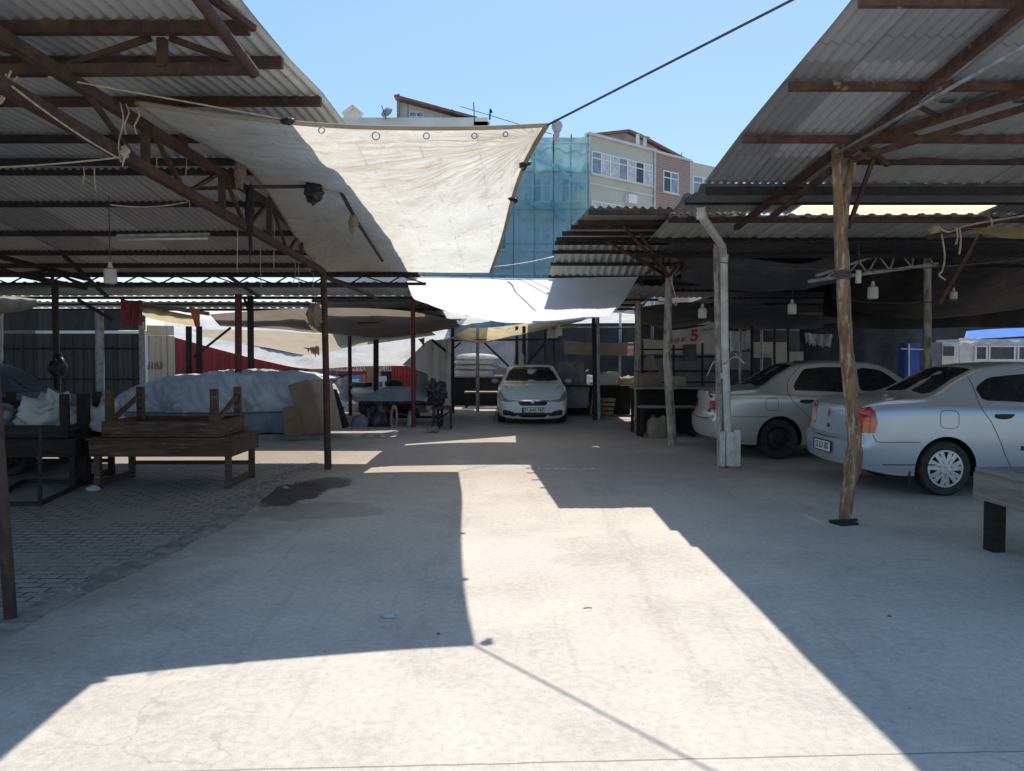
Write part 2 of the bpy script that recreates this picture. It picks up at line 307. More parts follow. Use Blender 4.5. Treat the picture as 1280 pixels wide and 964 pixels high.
def big_tarp():
    """cream woven tarp: brown rain stains fanning out of one corner, grid of old folds"""
    m, nt, b = newmat('stained_cream_tarp'); L = nt.links.new
    v = _coords(nt); s = _n(nt, 'ShaderNodeSeparateXYZ'); L(v, s.inputs[0])
    col = _mix(nt, _ramp(nt, _noise(nt, v, 1.3, 10, .7), .35, .7), (.78, .765, .71), (.64, .62, .56))
    spots = _math(nt, 'MULTIPLY', _ramp(nt, _noise(nt, v, 5.5, 10, .75), .54, .68), .6)
    col = _mix(nt, spots, col, (.42, .37, .29))
    # stains near the free corner (0.3, 6.0, 3.4)
    dx = _math(nt, 'SUBTRACT', s.outputs[0], .2); dy = _math(nt, 'SUBTRACT', s.outputs[1], 6.3)
    ang = _math(nt, 'ARCTAN2', dx, dy); rr = _math(nt, 'SQRT', _math(nt, 'ADD', _math(nt, 'MULTIPLY', dx, dx), _math(nt, 'MULTIPLY', dy, dy)))
    cv = _n(nt, 'ShaderNodeCombineXYZ'); L(_math(nt, 'MULTIPLY', ang, 9.0), cv.inputs[0]); L(_math(nt, 'MULTIPLY', rr, .8), cv.inputs[1])
    fan = _noise(nt, cv.outputs[0], 2.0, 8, .7, .4)
    near = _n(nt, 'ShaderNodeMapRange'); near.inputs[1].default_value = .1; near.inputs[2].default_value = 2.9; near.inputs[3].default_value = 1; near.inputs[4].default_value = 0; L(rr, near.inputs[0])
    st = _math(nt, 'MULTIPLY', _ramp(nt, fan, .38, .68), near.outputs[0])
    col = _mix(nt, _math(nt, 'MULTIPLY', st, .95), col, (.36, .26, .155))
    # fold grid
    fold = None
    for ax, per, w in ((0, .47, .012), (1, .62, .016)):
        sv = s.outputs[ax]
        a = _math(nt, 'ABSOLUTE', _math(nt, 'SUBTRACT', _math(nt, 'FRACT', _math(nt, 'DIVIDE', _math(nt, 'ADD', sv, _math(nt, 'MULTIPLY', _noise(nt, v, 4), .05)), per)), .5))
        n = _n(nt, 'ShaderNodeMapRange'); n.inputs[1].default_value = 0; n.inputs[2].default_value = w / per; n.inputs[3].default_value = 1; n.inputs[4].default_value = 0; L(a, n.inputs[0])
        fold = n.outputs[0] if fold is None else _math(nt, 'MAXIMUM', fold, n.outputs[0])
    brk = _ramp(nt, _noise(nt, v, 3.5, 5), .45, .65)
    fold = _math(nt, 'MULTIPLY', fold, brk)
    col = _mix(nt, _math(nt, 'MULTIPLY', fold, .55), col, (.45, .4, .32))
    L(col, b.inputs['Base Color']); b.inputs['Roughness'].default_value = .7; b.inputs['Specular IOR Level'].default_value = .2
    tr = _n(nt, 'ShaderNodeBsdfTranslucent'); L(col, tr.inputs[0])
    mx = _n(nt, 'ShaderNodeMixShader'); mx.inputs[0].default_value = .5
    L(b.outputs[0], mx.inputs[1]); L(tr.outputs[0], mx.inputs[2]); L(mx.outputs[0], nt.nodes['Material Output'].inputs[0])
    h = _math(nt, 'ADD', _math(nt, 'MULTIPLY', _noise(nt, v, 7, 6, .6, 1.5), 4), _math(nt, 'ADD', _math(nt, 'MULTIPLY', fold, -1.2), _math(nt, 'MULTIPLY', fan, 2.5)))
    bn = _bump(nt, h, .75, .014); L(bn, b.inputs['Normal']); L(bn, tr.inputs['Normal'])
    return m
M['tarp_cream'] = big_tarp()
M['tarp_white'] = cloth('white_tarp', (.72, .72, .71), (.63, .63, .63), .5, (1, 1, 1), 1.5, stain=(.52, .51, .48), sscale=1.5, slo=.55, shi=.75, bump=.35)
M['tarp_bright'] = cloth('bright_white_sheet', (.68, .68, .68), (.56, .56, .57), .45, (.8, .8, .8), 1.5, stain=(.46, .45, .42), sscale=2.2, slo=.5, shi=.7, bump=.6)
M['tarp_brown'] = cloth('brown_dirty_tarp', (.3, .26, .22), (.2, .17, .145), .3, (.4, .32, .25), 2, stain=(.12, .1, .09), bump=.5)
M['tarp_beige'] = cloth('beige_tarp', (.46, .41, .33), (.36, .315, .25), .42, (.6, .5, .38), 2, stain=(.25, .21, .16), bump=.4)
M['tarp_yellow'] = cloth('yellowed_tarp', (.6, .5, .3), (.48, .39, .22), .45, (.7, .6, .4), 3, stain=(.26, .2, .11), sscale=4, slo=.5, shi=.66, bump=.4)
M['tarp_grey'] = cloth('grey_tarp', (.27, .29, .33), (.21, .225, .26), .15, (.3, .32, .35), 2, stain=(.14, .145, .16), bump=.5)
M['heap_tarp'] = cloth('blue_grey_tarp', (.54, .55, .58), (.43, .44, .47), .2, (.5, .52, .58), 2, stain=(.3, .31, .33), bump=.6)
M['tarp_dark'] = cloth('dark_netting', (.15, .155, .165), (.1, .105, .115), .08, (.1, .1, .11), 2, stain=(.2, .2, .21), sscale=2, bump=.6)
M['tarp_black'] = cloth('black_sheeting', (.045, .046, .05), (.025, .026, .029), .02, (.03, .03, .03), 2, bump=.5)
M['tarp_blue'] = cloth('blue_tarp', (.06, .2, .6), (.045, .15, .48), .25, (.1, .3, .8), 3, bump=.3)
M['tent_white'] = cloth('white_tent_sheet', (.6, .59, .56), (.5, .49, .46), .3, (.7, .7, .66), 2, stain=(.38, .36, .32), bump=.5)
M['banner_pink'] = cloth('faded_pink_banner', (.36, .27, .24), (.28, .21, .19), .3, (.5, .36, .3), 3, stain=(.2, .15, .14), bump=.4)
M['banner_white'] = cloth('off_white_banner', (.5, .48, .46), (.42, .4, .39), .3, (.6, .57, .54), 3, bump=.3)

def net_mat():
    m, nt, b = newmat('blue_green_scaffold_net'); L = nt.links.new
    v = _coords(nt); s = _n(nt, 'ShaderNodeSeparateXYZ'); L(v, s.inputs[0])
    g = _ramp(nt, _math(nt, 'ADD', s.outputs[2], _math(nt, 'MULTIPLY', _noise(nt, v, .5, 6), 3.0)), 9.5, 13.0)
    col = _mix(nt, g, (.33, .53, .66), (.36, .62, .65))
    col = _mix(nt, _ramp(nt, _noise(nt, _coords(nt, (1, 1, .35)), .8, 8), .4, .7), col, (.27, .46, .6))
    d = _n(nt, 'ShaderNodeBsdfDiffuse'); L(col, d.inputs[0])
    t2 = _n(nt, 'ShaderNodeBsdfTranslucent'); L(col, t2.inputs[0])
    m1 = _n(nt, 'ShaderNodeMixShader'); m1.inputs[0].default_value = .45; L(d.outputs[0], m1.inputs[1]); L(t2.outputs[0], m1.inputs[2])
    t = _n(nt, 'ShaderNodeBsdfTransparent'); t.inputs[0].default_value = (.75, .9, .95, 1)
    mx = _n(nt, 'ShaderNodeMixShader'); L(_ramp(nt, _noise(nt, _coords(nt, (1, 1, .4)), .7, 8), .2, .9), mx.inputs[0])
    r = _n(nt, 'ShaderNodeMapRange'); L(_noise(nt, _coords(nt, (1, 1, .4)), .7, 8), r.inputs[0]); r.inputs[1].default_value = .25; r.inputs[2].default_value = .75; r.inputs[3].default_value = .42; r.inputs[4].default_value = .7
    L(r.outputs[0], mx.inputs[0]); L(m1.outputs[0], mx.inputs[1]); L(t.outputs[0], mx.inputs[2])
    L(mx.outputs[0], nt.nodes['Material Output'].inputs[0])
    return m
M['net'] = net_mat()
def brick_mat():
    m, nt, b = newmat('brown_brick_cladding'); L = nt.links.new
    br = _n(nt, 'ShaderNodeTexBrick'); br.inputs['Scale'].default_value = 1; br.inputs['Brick Width'].default_value = .5; br.inputs['Row Height'].default_value = .16; br.inputs['Mortar Size'].default_value = .02
    br.inputs['Color1'].default_value = (.3, .2, .17, 1); br.inputs['Color2'].default_value = (.24, .165, .145, 1); br.inputs['Mortar'].default_value = (.38, .3, .27, 1)
    t = _n(nt, 'ShaderNodeTexCoord'); sp = _n(nt, 'ShaderNodeSeparateXYZ'); L(t.outputs['Object'], sp.inputs[0])
    cb = _n(nt, 'ShaderNodeCombineXYZ'); L(_math(nt, 'ADD', sp.outputs[0], sp.outputs[1]), cb.inputs[0]); L(sp.outputs[2], cb.inputs[1]); L(cb.outputs[0], br.inputs['Vector'])
    L(br.outputs[0], b.inputs['Base Color']); b.inputs['Roughness'].default_value = .85
    return m
M['brick'] = brick_mat()
M['plaster'] = mat('beige_plaster', (.5, .475, .41), (.46, .435, .375), .6, .85, 0, .05, 20, fine=.05)
M['plaster_white'] = mat('white_plaster', (.6, .59, .56), (.54, .53, .5), .6, .85, 0, .05, 20, fine=.05)
M['plaster_orange'] = mat('raw_orange_brick', (.5, .24, .13), (.4, .19, .1), 3, .85, 0, .1, 20)
M['slate'] = mat('grey_brown_cladding', (.3, .25, .235), (.24, .2, .19), 1.5, .8, 0, .1, 20)
M['roof_tile'] = mat('red_brown_roof', (.22, .11, .085), (.16, .08, .065), 3, .8, 0, .1, 20)
M['pane'] = glass('window_pane', (.17, .21, .26))
M['pane_dark'] = glass('dark_window_pane', (.035, .04, .05))
M['pane_curtain'] = glass('curtained_pane', (.38, .39, .41))
M['upvc'] = mat('white_window_frame', (.74, .75, .76), (.68, .69, .7), 3, .4, 0, 0)
M['shed_dark'] = roof_mat('dark_shed_cladding', (.1, .105, .11), (.055, .058, .062), (.14, .09, .07), .2, .6, .3)
M['shed_lit'] = roof_mat('lit_shed_cladding', (.5, .49, .47), (.4, .39, .37), (.3, .2, .14), .1, .6, .3)  # paler copy of the shed cladding, daylight put into the colour
M['red_sheet'] = mat('dark_red_cladding', (.24, .028, .04), (.17, .022, .032), 2, .5, .1, .05, 30)
M['sign_white'] = mat('white_sign_board', (.6, .57, .55), (.52, .48, .46), 3, .5, 0, 0)
M['poster_blue'] = mat('blue_poster', (.05, .2, .62), (.07, .28, .75), 2, .4, 0, 0)
M['poster_pale'] = mat('pale_blue_poster', (.35, .5, .7), (.5, .6, .75), 2, .4, 0, 0)
M['orange'] = mat('orange_panel', (.6, .16, .06), (.5, .12, .05), 2, .5, 0, 0)
M['cream'] = mat('cream_panel', (.56, .5, .43), (.47, .42, .36), 2, .7, 0, .05, 30)
M['blue_plastic'] = mat('blue_plastic', (.03, .1, .5), (.025, .08, .4), 4, .4, 0, .05, 30)
M['black_void'] = mat('matt_black_panel', (.012, .012, .013), (.02, .02, .02), 3, .9, 0, .1, 30)  # one even black for boards, panel fronts and the dark opening
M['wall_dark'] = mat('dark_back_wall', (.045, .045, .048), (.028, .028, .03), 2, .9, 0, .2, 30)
M['wall_grey'] = mat('grey_board_wall', (.24, .235, .235), (.18, .175, .175), 2, .85, 0, .2, 30)
M['lamp_glass'] = mat('frosted_white_shade', (.66, .66, .63), (.58, .58, .55), 6, .4, 0, .05, 30)

# ------------------------------------------------------------------ mesh helpers
class MB:
    def __init__(s): s.v = []; s.f = []; s.mi = []
    def add(s, vs, fs, mi=0):
        o = len(s.v); s.v += [V(p) for p in vs]; s.f += [tuple(i + o for i in f) for f in fs]; s.mi += [mi] * len(fs); return s
    def box(s, c, d, rz=0, mi=0, jit=0, rot=None):
        c = V(c); m = rot or Matrix.Rotation(rz, 3, 'Z'); vs = []
        for x in (-.5, .5):
            for y in (-.5, .5):
                for z in (-.5, .5):
                    p = V((x * d[0], y * d[1], z * d[2]))
                    if jit: p += V((rnd.uniform(-jit, jit), rnd.uniform(-jit, jit), rnd.uniform(-jit, jit)))
                    vs.append(c + m @ p)
        return s.add(vs, [(0, 1, 3, 2), (4, 6, 7, 5), (0, 4, 5, 1), (2, 3, 7, 6), (0, 2, 6, 4), (1, 5, 7, 3)], mi)
    def bar(s, p, q, w, h=None, side=None, mi=0):
        p, q = V(p), V(q); h = h or w; a = (q - p).normalized()
        r = V(side) if side else (UP.cross(a) if abs(a.z) < .95 else V((1, 0, 0)))
        r = (r - a * r.dot(a)).normalized(); u = a.cross(r)
        vs = [e + r * (w / 2 * i) + u * (h / 2 * j) for e in (p, q) for i, j in ((-1, -1), (1, -1), (1, 1), (-1, 1))]
        return s.add(vs, [(3, 2, 1, 0), (4, 5, 6, 7)] + [(i, (i + 1) % 4, (i + 1) % 4 + 4, i + 4) for i in range(4)], mi)
    def tube(s, pts, r, n=8, mi=0, cap=True):
        pts = [V(p) for p in pts]; k = len(pts); rs = r if isinstance(r, (list, tuple)) else [r] * k
        vs = []; prev = None
        for i, p in enumerate(pts):
            a = (pts[min(i + 1, k - 1)] - pts[max(i - 1, 0)])
            a = a.normalized() if a.length > 1e-9 else UP
            if prev is None:
                prev = V((1, 0, 0)) if abs(a.x) < .8 else V((0, 1, 0))
            prev = (prev - a * prev.dot(a)).normalized(); u = a.cross(prev)
            for j in range(n):
                t = 2 * math.pi * j / n
                vs.append(p + (prev * math.cos(t) + u * math.sin(t)) * rs[i])
        fs = [(i * n + j, i * n + (j + 1) % n, (i + 1) * n + (j + 1) % n, (i + 1) * n + j) for i in range(k - 1) for j in range(n)]
        if cap: fs += [tuple(range(n - 1, -1, -1)), tuple((k - 1) * n + j for j in range(n))]
        return s.add(vs, fs, mi)
    def grid(s, rows, mi=0, close=False):
        n = len(rows[0]); vs = [p for r in rows for p in r]
        fs = [(i * n + j, i * n + j + 1, (i + 1) * n + j + 1, (i + 1) * n + j) for i in range(len(rows) - 1) for j in range(n - 1)]
        return s.add(vs, fs, mi)
    def lathe(s, prof, n=16, axis='Z', c=(0, 0, 0), mi=0):
        """prof: (radius, along)"""
        c = V(c); vs = []
        for r, a in prof:
            for j in range(n):
                t = 2 * math.pi * j / n; x, y = r * math.cos(t), r * math.sin(t)
                vs.append(c + (V((x, y, a)) if axis == 'Z' else V((x, a, y)) if axis == 'Y' else V((a, x, y))))
        k = len(prof)
        fs = [(i * n + j, i * n + (j + 1) % n, (i + 1) * n + (j + 1) % n, (i + 1) * n + j) for i in range(k - 1) for j in range(n)]
        return s.add(vs, fs, mi)
    def prism(s, poly, p0, ex, ey, depth, mi=0):
        """2-D polygon in the plane (ex, ey) at p0, extruded by the vector depth"""
        p0, ex, ey, dp = V(p0), V(ex), V(ey), V(depth); n = len(poly)
        a = [p0 + ex * x + ey * y for x, y in poly]; b = [p + dp for p in a]
        return s.add(a + b, [tuple(range(n - 1, -1, -1)), tuple(range(n, 2 * n))] + [(i, (i + 1) % n, (i + 1) % n + n, i + n) for i in range(n)], mi)
    def build(s, name, m, parent=None, smooth=False, angle=None, kind=None, label=None, fix=True):
        me = bpy.data.meshes.new(name); me.from_pydata([tuple(p) for p in s.v], [], s.f)
        for x in (m if isinstance(m, (list, tuple)) else [m]): me.materials.append(M[x] if isinstance(x, str) else x)
        me.polygons.foreach_set('material_index', s.mi)
        if fix:
            bm = bmesh.new(); bm.from_mesh(me); bmesh.ops.recalc_face_normals(bm, faces=bm.faces); bm.to_mesh(me); bm.free()
        if smooth or angle:
            me.polygons.foreach_set('use_smooth', [True] * len(me.polygons))
            if angle: me.set_sharp_from_angle(angle=R(angle))
        me.update()
        o = bpy.data.objects.new(name, me); COL.objects.link(o)
        if parent is not None: attach(o, parent)
        if kind: o['kind'] = kind
        if label: o['label'] = label
        return o
ORIG = {}
def attach(o, parent):
    o.parent = parent
    w = ORIG.get(parent.name)
    if w is None:
        w = Matrix.Translation(parent.location) if parent.parent is None else None
        if w is None:
            q = parent; w = Matrix()
            # a part empty: its own location is relative to zero
            w = Matrix()
    o.matrix_parent_inverse = w.inverted()
def thing(name, label, cat, loc=(0, 0, 0), group=None):
    o = bpy.data.objects.new(name, None); COL.objects.link(o); o.location = V(loc); o.empty_display_size = .2
    o['label'] = label; o['category'] = cat; o['kind'] = 'thing'
    if group: o['group'] = group
    ORIG[o.name] = Matrix.Translation(V(loc))
    return o
def part_empty(name, parent):
    o = bpy.data.objects.new(name, None); COL.objects.link(o); attach(o, parent)
    ORIG[o.name] = Matrix()
    return o
def tag(o, label, cat, group=None):
    o['label'] = label; o['category'] = cat; o['kind'] = 'thing'
    if group: o['group'] = group
    return o
def copy_tree(o, parent=None):
    c = o.copy(); COL.objects.link(c)
    if parent is not None:
        mi = o.matrix_parent_inverse.copy(); c.parent = parent; c.matrix_parent_inverse = mi
    for ch in list(o.children): copy_tree(ch, c)
    return c
def cr(pts, n):
    """Catmull-Rom through pts, n samples"""
    pts = [V(p) for p in pts]
    if len(pts) == 2: return [pts[0].lerp(pts[1], i / (n - 1)) for i in range(n)]
    q = [pts[0] * 2 - pts[1]] + pts + [pts[-1] * 2 - pts[-2]]; k = len(pts) - 1; out = []
    for i in range(n):
        t = i / (n - 1) * k; j = min(int(t), k - 1); t -= j
        a, b, c, d = q[j:j + 4]
        out.append(.5 * ((2 * b) + (c - a) * t + (2 * a - 5 * b + 4 * c - d) * t * t + (3 * b - a - 3 * c + d) * t ** 3))
    return out
def sag(p, q, drop, n=10):
    p, q = V(p), V(q)
    return [p.lerp(q, t / n) - UP * (drop * 4 * (t / n) * (1 - t / n)) for t in range(n + 1)]
def coons(c0, c1, d0, d1, nu=40, nv=30, disp=None):
    """cloth between four edge curves: c0 (v=0), c1 (v=1) run along u; d0 (u=0), d1 (u=1) along v"""
    a, b = cr(c0, nu), cr(c1, nu); c, d = cr(d0, nv), cr(d1, nv); rows = []
    for j in range(nv):
        v = j / (nv - 1); r = []
        for i in range(nu):
            u = i / (nu - 1)
            p = a[i] * (1 - v) + b[i] * v + c[j] * (1 - u) + d[j] * u - (a[0] * (1 - u) * (1 - v) + a[-1] * u * (1 - v) + b[0] * (1 - u) * v + b[-1] * u * v)
            if disp: p = p + disp(u, v, p)
            r.append(p)
        rows.append(r)
    return MB().grid(rows)
def nz(p, s, o=0): return noise.noise(V(p) * s + V((o, o * 1.7, o * .3)))
def edge_w(u, v): return min(1, 6 * min(u, 1 - u)) * min(1, 6 * min(v, 1 - v))
def text(body, size, name, m, parent, mw, bold=0.0):
    """lettering as a thin mesh; mw maps the text's xy plane into the parent's frame"""
    c = bpy.data.curves.new(name, 'FONT'); c.body = body; c.size = size; c.align_x = 'CENTER'; c.align_y = 'CENTER'; c.extrude = .001; c.offset = bold
    t = bpy.data.objects.new(name, c); COL.objects.link(t)
    bpy.context.view_layer.update()
    me = bpy.data.meshes.new_from_object(t.evaluated_get(bpy.context.evaluated_depsgraph_get()))
    bpy.data.objects.remove(t); me.transform(mw); me.materials.clear(); me.materials.append(M[m]); me.name = name
    o = bpy.data.objects.new(name, me); COL.objects.link(o)
    if parent is not None: attach(o, parent)
    return o
def frame(p, ex, ey):
    ex = V(ex).normalized(); ey = V(ey).normalized(); ez = ex.cross(ey)
    m = Matrix(((ex.x, ey.x, ez.x, 0), (ex.y, ey.y, ez.y, 0), (ex.z, ey.z, ez.z, 0), (0, 0, 0, 1)))
    return Matrix.Translation(V(p)) @ m

def scribble(name, m, parent, p, ex, ey, n, h, seed=0):
    """worn lettering too far off to read: rows of short strokes, flat on their board"""
    rr = random.Random(seed); mb = MB(); p, ex, ey = V(p), V(ex).normalized(), V(ey).normalized(); nn = ex.cross(ey)
    for i in range(n):
        x = (i - (n - 1) / 2) * h * .78; w_ = h * .16
        a, b = p + ex * (x - h * .22) - ey * h * .5, p + ex * (x - h * .22) + ey * h * .5; mb.bar(a, b, w_, .004, side=ex)
        k = rr.choice((-.5, 0, .5)); mb.bar(p + ex * (x - h * .22) + ey * h * k + nn * .003, p + ex * (x + h * .26) + ey * h * rr.choice((k, -k)) + nn * .003, .004, w_, side=nn)
        if rr.random() < .6: mb.bar(p + ex * (x + h * .24) - ey * h * .5 * rr.random() + nn * .001, p + ex * (x + h * .24) + ey * h * .5 + nn * .001, w_, .004, side=ex)
    return mb.build(name, m, parent)
# ================================================================== ground
def sheet(name, pts, z, m, kind='structure'):
    mb = MB(); mb.add([(x, y, z) for x, y in pts], [tuple(range(len(pts)))]); o = mb.build(name, m, fix=False)
    for p in o.data.polygons:
        if p.normal.z < 0: o.data.flip_normals(); break
    o['kind'] = kind; return o
sheet('ground', [(-400, -60), (400, -60), (400, 600), (-400, 600)], 0, 'concrete')
# block paving on the left with a crumbling edge
edge = []
for i in range(60):
    y = -4 + i * (11.6 + 4) / 59
    edge.append((-2.98 + .1 * math.sin(y * 1.1) + .07 * nz((0, y, 0), 2.3) + .03 * nz((0, y, 3), 9), y))
sheet('paving', [(-22, -4)] + edge + [(-22, 11.6)], .006, 'paving')
mb = MB()
for i in range(230):                                                # crumbled lumps along the paving edge
    y = rnd.uniform(3.6, 11.4); x = -2.98 + .1 * math.sin(y * 1.1) + rnd.gauss(0, .07); s = abs(rnd.gauss(.018, .014)) + .008
    c = V((x, y, s * .3)); vs = []
    for a in range(6): vs.append(c + V((math.cos(a * 1.05) * s * rnd.uniform(.7, 1.5), math.sin(a * 1.05) * s * rnd.uniform(.7, 1.5), -.3 * s)))
    vs.append(c + V((rnd.uniform(-.3, .3) * s, 0, s * .5)))
    mb.add(vs, [(a, (a + 1) % 6, 6) for a in range(6)])
mb.build('paving_rubble', 'rubble', kind='stuff')
mb = MB()                                                           # lipped slab edge beside the paving
rows = []
for i in range(120):
    y = 4.2 + i * 7.2 / 119; x0 = -2.98 + .1 * math.sin(y * 1.1)
    a = .1 + .07 * nz((1, y, 0), 1.9); h = max(.004, .016 + .022 * nz((2, y, 0), 2.6))
    rows.append([V((x0 - .02 + .03 * nz((5, y, 0), 8), y, .0075)), V((x0 + .02 * nz((6, y, 0), 9), y, h)), V((x0 + a * .6, y, h * .8)), V((x0 + a + .09, y, .001))])
mb.grid(rows); mb.build('paving_edge', 'rubble', smooth=True, kind='structure')
# raised plots further in
def slab(name, pts, h, m='kerb'):
    mb = MB(); mb.prism([(p[0], p[1]) for p in pts], (0, 0, .0), (1, 0, 0), (0, 1, 0), (0, 0, h)); return mb.build(name, m, kind='structure')
slab('raised_plot', [(-16, 14.6), (-5.2, 14.6), (-3.2, 14.75), (-1.75, 15.9), (-1.6, 16.6), (-1.9, 17.5), (-2.1, 23), (-16, 23)], .07)
slab('raised_pavement', [(-1.9, 18.9), (-.45, 18.9), (-.45, 23.5), (2.6, 23.5), (2.6, 34), (-1.9, 34)], .1)

# ================================================================== canopies
def roof_sheet(prof, x0, x1, pitch, amp, trap=False, ragged=.03, per=8, sheet_w=.84, seed=0):
    """corrugated sheet following prof [(y, h)], x0/x1 may be functions of y"""
    rr = random.Random(seed)
    fx0 = x0 if callable(x0) else (lambda y: x0); fx1 = x1 if callable(x1) else (lambda y: x1)
    xs = []; X0 = min(fx0(y) for y, _ in prof); X1 = max(fx1(y) for y, _ in prof)
    n = int((X1 - X0) / pitch * per)
    ys = []
    for (a, b) in zip(prof, prof[1:]):
        k = max(1, int(abs(b[0] - a[0]) / .8))
        ys += [(a[0] + (b[0] - a[0]) * i / k, a[1] + (b[1] - a[1]) * i / k) for i in range(k)]
    ys.append(prof[-1])
    offs = {}
    rows = []
    for iy, (y, h) in enumerate(ys):
        r = []
        a, b = fx0(y), fx1(y)
        for i in range(n + 1):
            x = a + (b - a) * i / n
            k = math.floor(x / sheet_w)
            if k not in offs: offs[k] = (rr.uniform(-ragged, ragged), rr.uniform(-ragged, ragged), rr.uniform(-.006, .006))
            dy = offs[k][0] if iy == 0 else offs[k][1] if iy == len(ys) - 1 else 0
            t = x / pitch
            if trap:
                f = t % 1; z = amp * (1 if f < .25 else 1 - (f - .25) / .1 if f < .35 else -0 if f < .9 else (f - .9) / .1)
            else: z = amp * math.sin(2 * math.pi * t)
            r.append(V((x, y + dy, h + z + offs[k][2])))
        rows.append(r)
    return MB().grid(rows)
def hgt(prof, y):
    for (a, b) in zip(prof, prof[1:]):
        if min(a[0], b[0]) <= y <= max(a[0], b[0]): return a[1] + (b[1] - a[1]) * (y - a[0]) / (b[0] - a[0])
    return prof[0][1] if y < prof[0][0] else prof[-1][1]
def truss(parent, top, bot, nweb, m='rust', wt=.05, wb=.05, ww=.032, n_post=True):
    """> chord, chord, web...; top / bot are polylines of two points"""
    t = part_empty('truss', parent)
    MB().bar(top[0], top[1], wt, wt * 1.3).build('chord', m, t); MB().bar(bot[0], bot[1], wb, wb * 1.3).build('chord', m, t)
    T = lambda f: V(top[0]).lerp(V(top[1]), f); B = lambda f: V(bot[0]).lerp(V(bot[1]), f)
    for i in range(nweb):
        f0, f1 = i / nweb, (i + 1) / nweb; fm = (f0 + f1) / 2
        MB().bar(B(f0), T(fm), ww).build('web', m, t); MB().bar(T(fm), B(f1), ww).build('web', m, t)
        if n_post: MB().bar(B(fm), T(fm), ww * 1.2).build('web', m, t)
    return t

# ---- left canopy -----------------------------------------------------------
LP = [(3.5, 3.55), (4.5, 3.56), (6.2, 3.68), (8.25, 3.68), (12.9, 2.98)]
cl = thing('market_canopy', 'rusty framed corrugated canopy on the left, roofing over the wooden tables', 'canopy', (-6, 8, 0))
xl = lambda y: -1.5 + .02 * math.sin(y * 2) - .012 * max(0, y - 6)
roof_sheet([p for p in LP if p[0] <= 8.25], -17.8, xl, .085, .0135, seed=1).build('roof_sheet', 'roof_galv', cl, smooth=True)
roof_sheet([(8.2, 3.652), (12.9, 2.955)], -17.8, xl, .085, .0135, seed=2).build('roof_sheet', 'roof_grey', cl, smooth=True)
ends = [(3.7, -1.6), (4.55, -1.53), (5.2, -1.53), (6.2, -1.52), (7.25, -1.6), (8.1, -1.6), (8.42, -1.62), (9.42, -1.6), (10.57, -1.6), (11.5, -1.62), (12.2, -1.62), (12.75, -1.55)]
for y, xe in ends:
    h = hgt(LP, y) - .055
    MB().bar((-15, y, h - .01), (xe, y, h), .05, .07).build('purlin', 'rust' if y < 7 else 'dark_steel', cl)
# front girder under the fourth purlin: lower chord, post, two struts
zc = P(200, 86, 4.62).z
t = part_empty('truss', cl)
MB().bar((-6.2, 4.62, zc - .04), (P(318, 84, 4.62).x, 4.62, zc), .06, .06).build('chord', 'rust', t)
hz = hgt(LP, 4.6) - .1
MB().bar((P(203, 60, 4.6).x, 4.6, zc), (P(203, 60, 4.6).x, 4.6, hz), .05).build('web', 'rust', t)
MB().bar(P(85, 82, 4.62), P(188, 47, 4.62), .034).build('web', 'rust', t)
MB().bar(P(213, 48, 4.62), P(300, 79, 4.62), .034).build('web', 'rust', t)
MB().bar(P(70, 80, 4.62), P(-60, 42, 4.62), .034).build('web', 'rust', t)
MB().tube([P(205, -60, 3.7), P(318, 92, 4.55)], .034, 12).build('brace', 'rust', cl, smooth=True, angle=40)
MB().bar(P(255, -8, 4.2), P(318, 36, 4.5), .035).build('brace', 'rust', cl)
# the long truss running away above the table row
tr = part_empty('truss', cl)
X = -2.62
ut = [V((X, 3.6, 3.24)), V((X, 8.4, 3.24)), V((X, 10.7, 2.98))]; lt = [V((X, 3.7, 3.0)), V((X, 10.75, 2.77))]
MB().bar(ut[0], ut[1], .055, .07).build('chord', 'rust', tr); MB().bar(ut[1], ut[2], .055, .07).build('chord', 'rust', tr); MB().bar(lt[0], lt[1], .06, .075).build('chord', 'rust', tr)
uz = lambda y: 3.24 if y < 8.4 else 3.24 - (y - 8.4) * .113
lz = lambda y: 3.0 - (y - 3.7) * .0326
for y in (5.55, 7.0, 8.35, 9.6): MB().bar((X, y, lz(y)), (X, y, uz(y)), .05).build('web', 'rust', tr)
for a, b in ((4.75, 5.45), (5.65, 6.2), (6.95, 6.25), (7.05, 7.6), (8.3, 7.65), (8.45, 9.0), (9.55, 9.05)): MB().bar((X, a, uz(a)), (X, b, lz(b)), .03).build('web', 'rust', tr)
for y in (6.2, 8.42, 10.57): MB().bar((X, y, uz(min(y, 10.7))), (X, y, hgt(LP, y) - .08), .05).build('strut', 'rust', cl)
# lattice girder closing the back of the roof
yb = 12.55; tb = hgt(LP, yb) - .13
truss(cl, [(-12.5, yb, tb), (-1.5, yb, tb)], [(-12.5, yb, tb - .13), (-1.4, yb, tb - .13)], 18, 'dark_steel', .035, .035, .02, False)
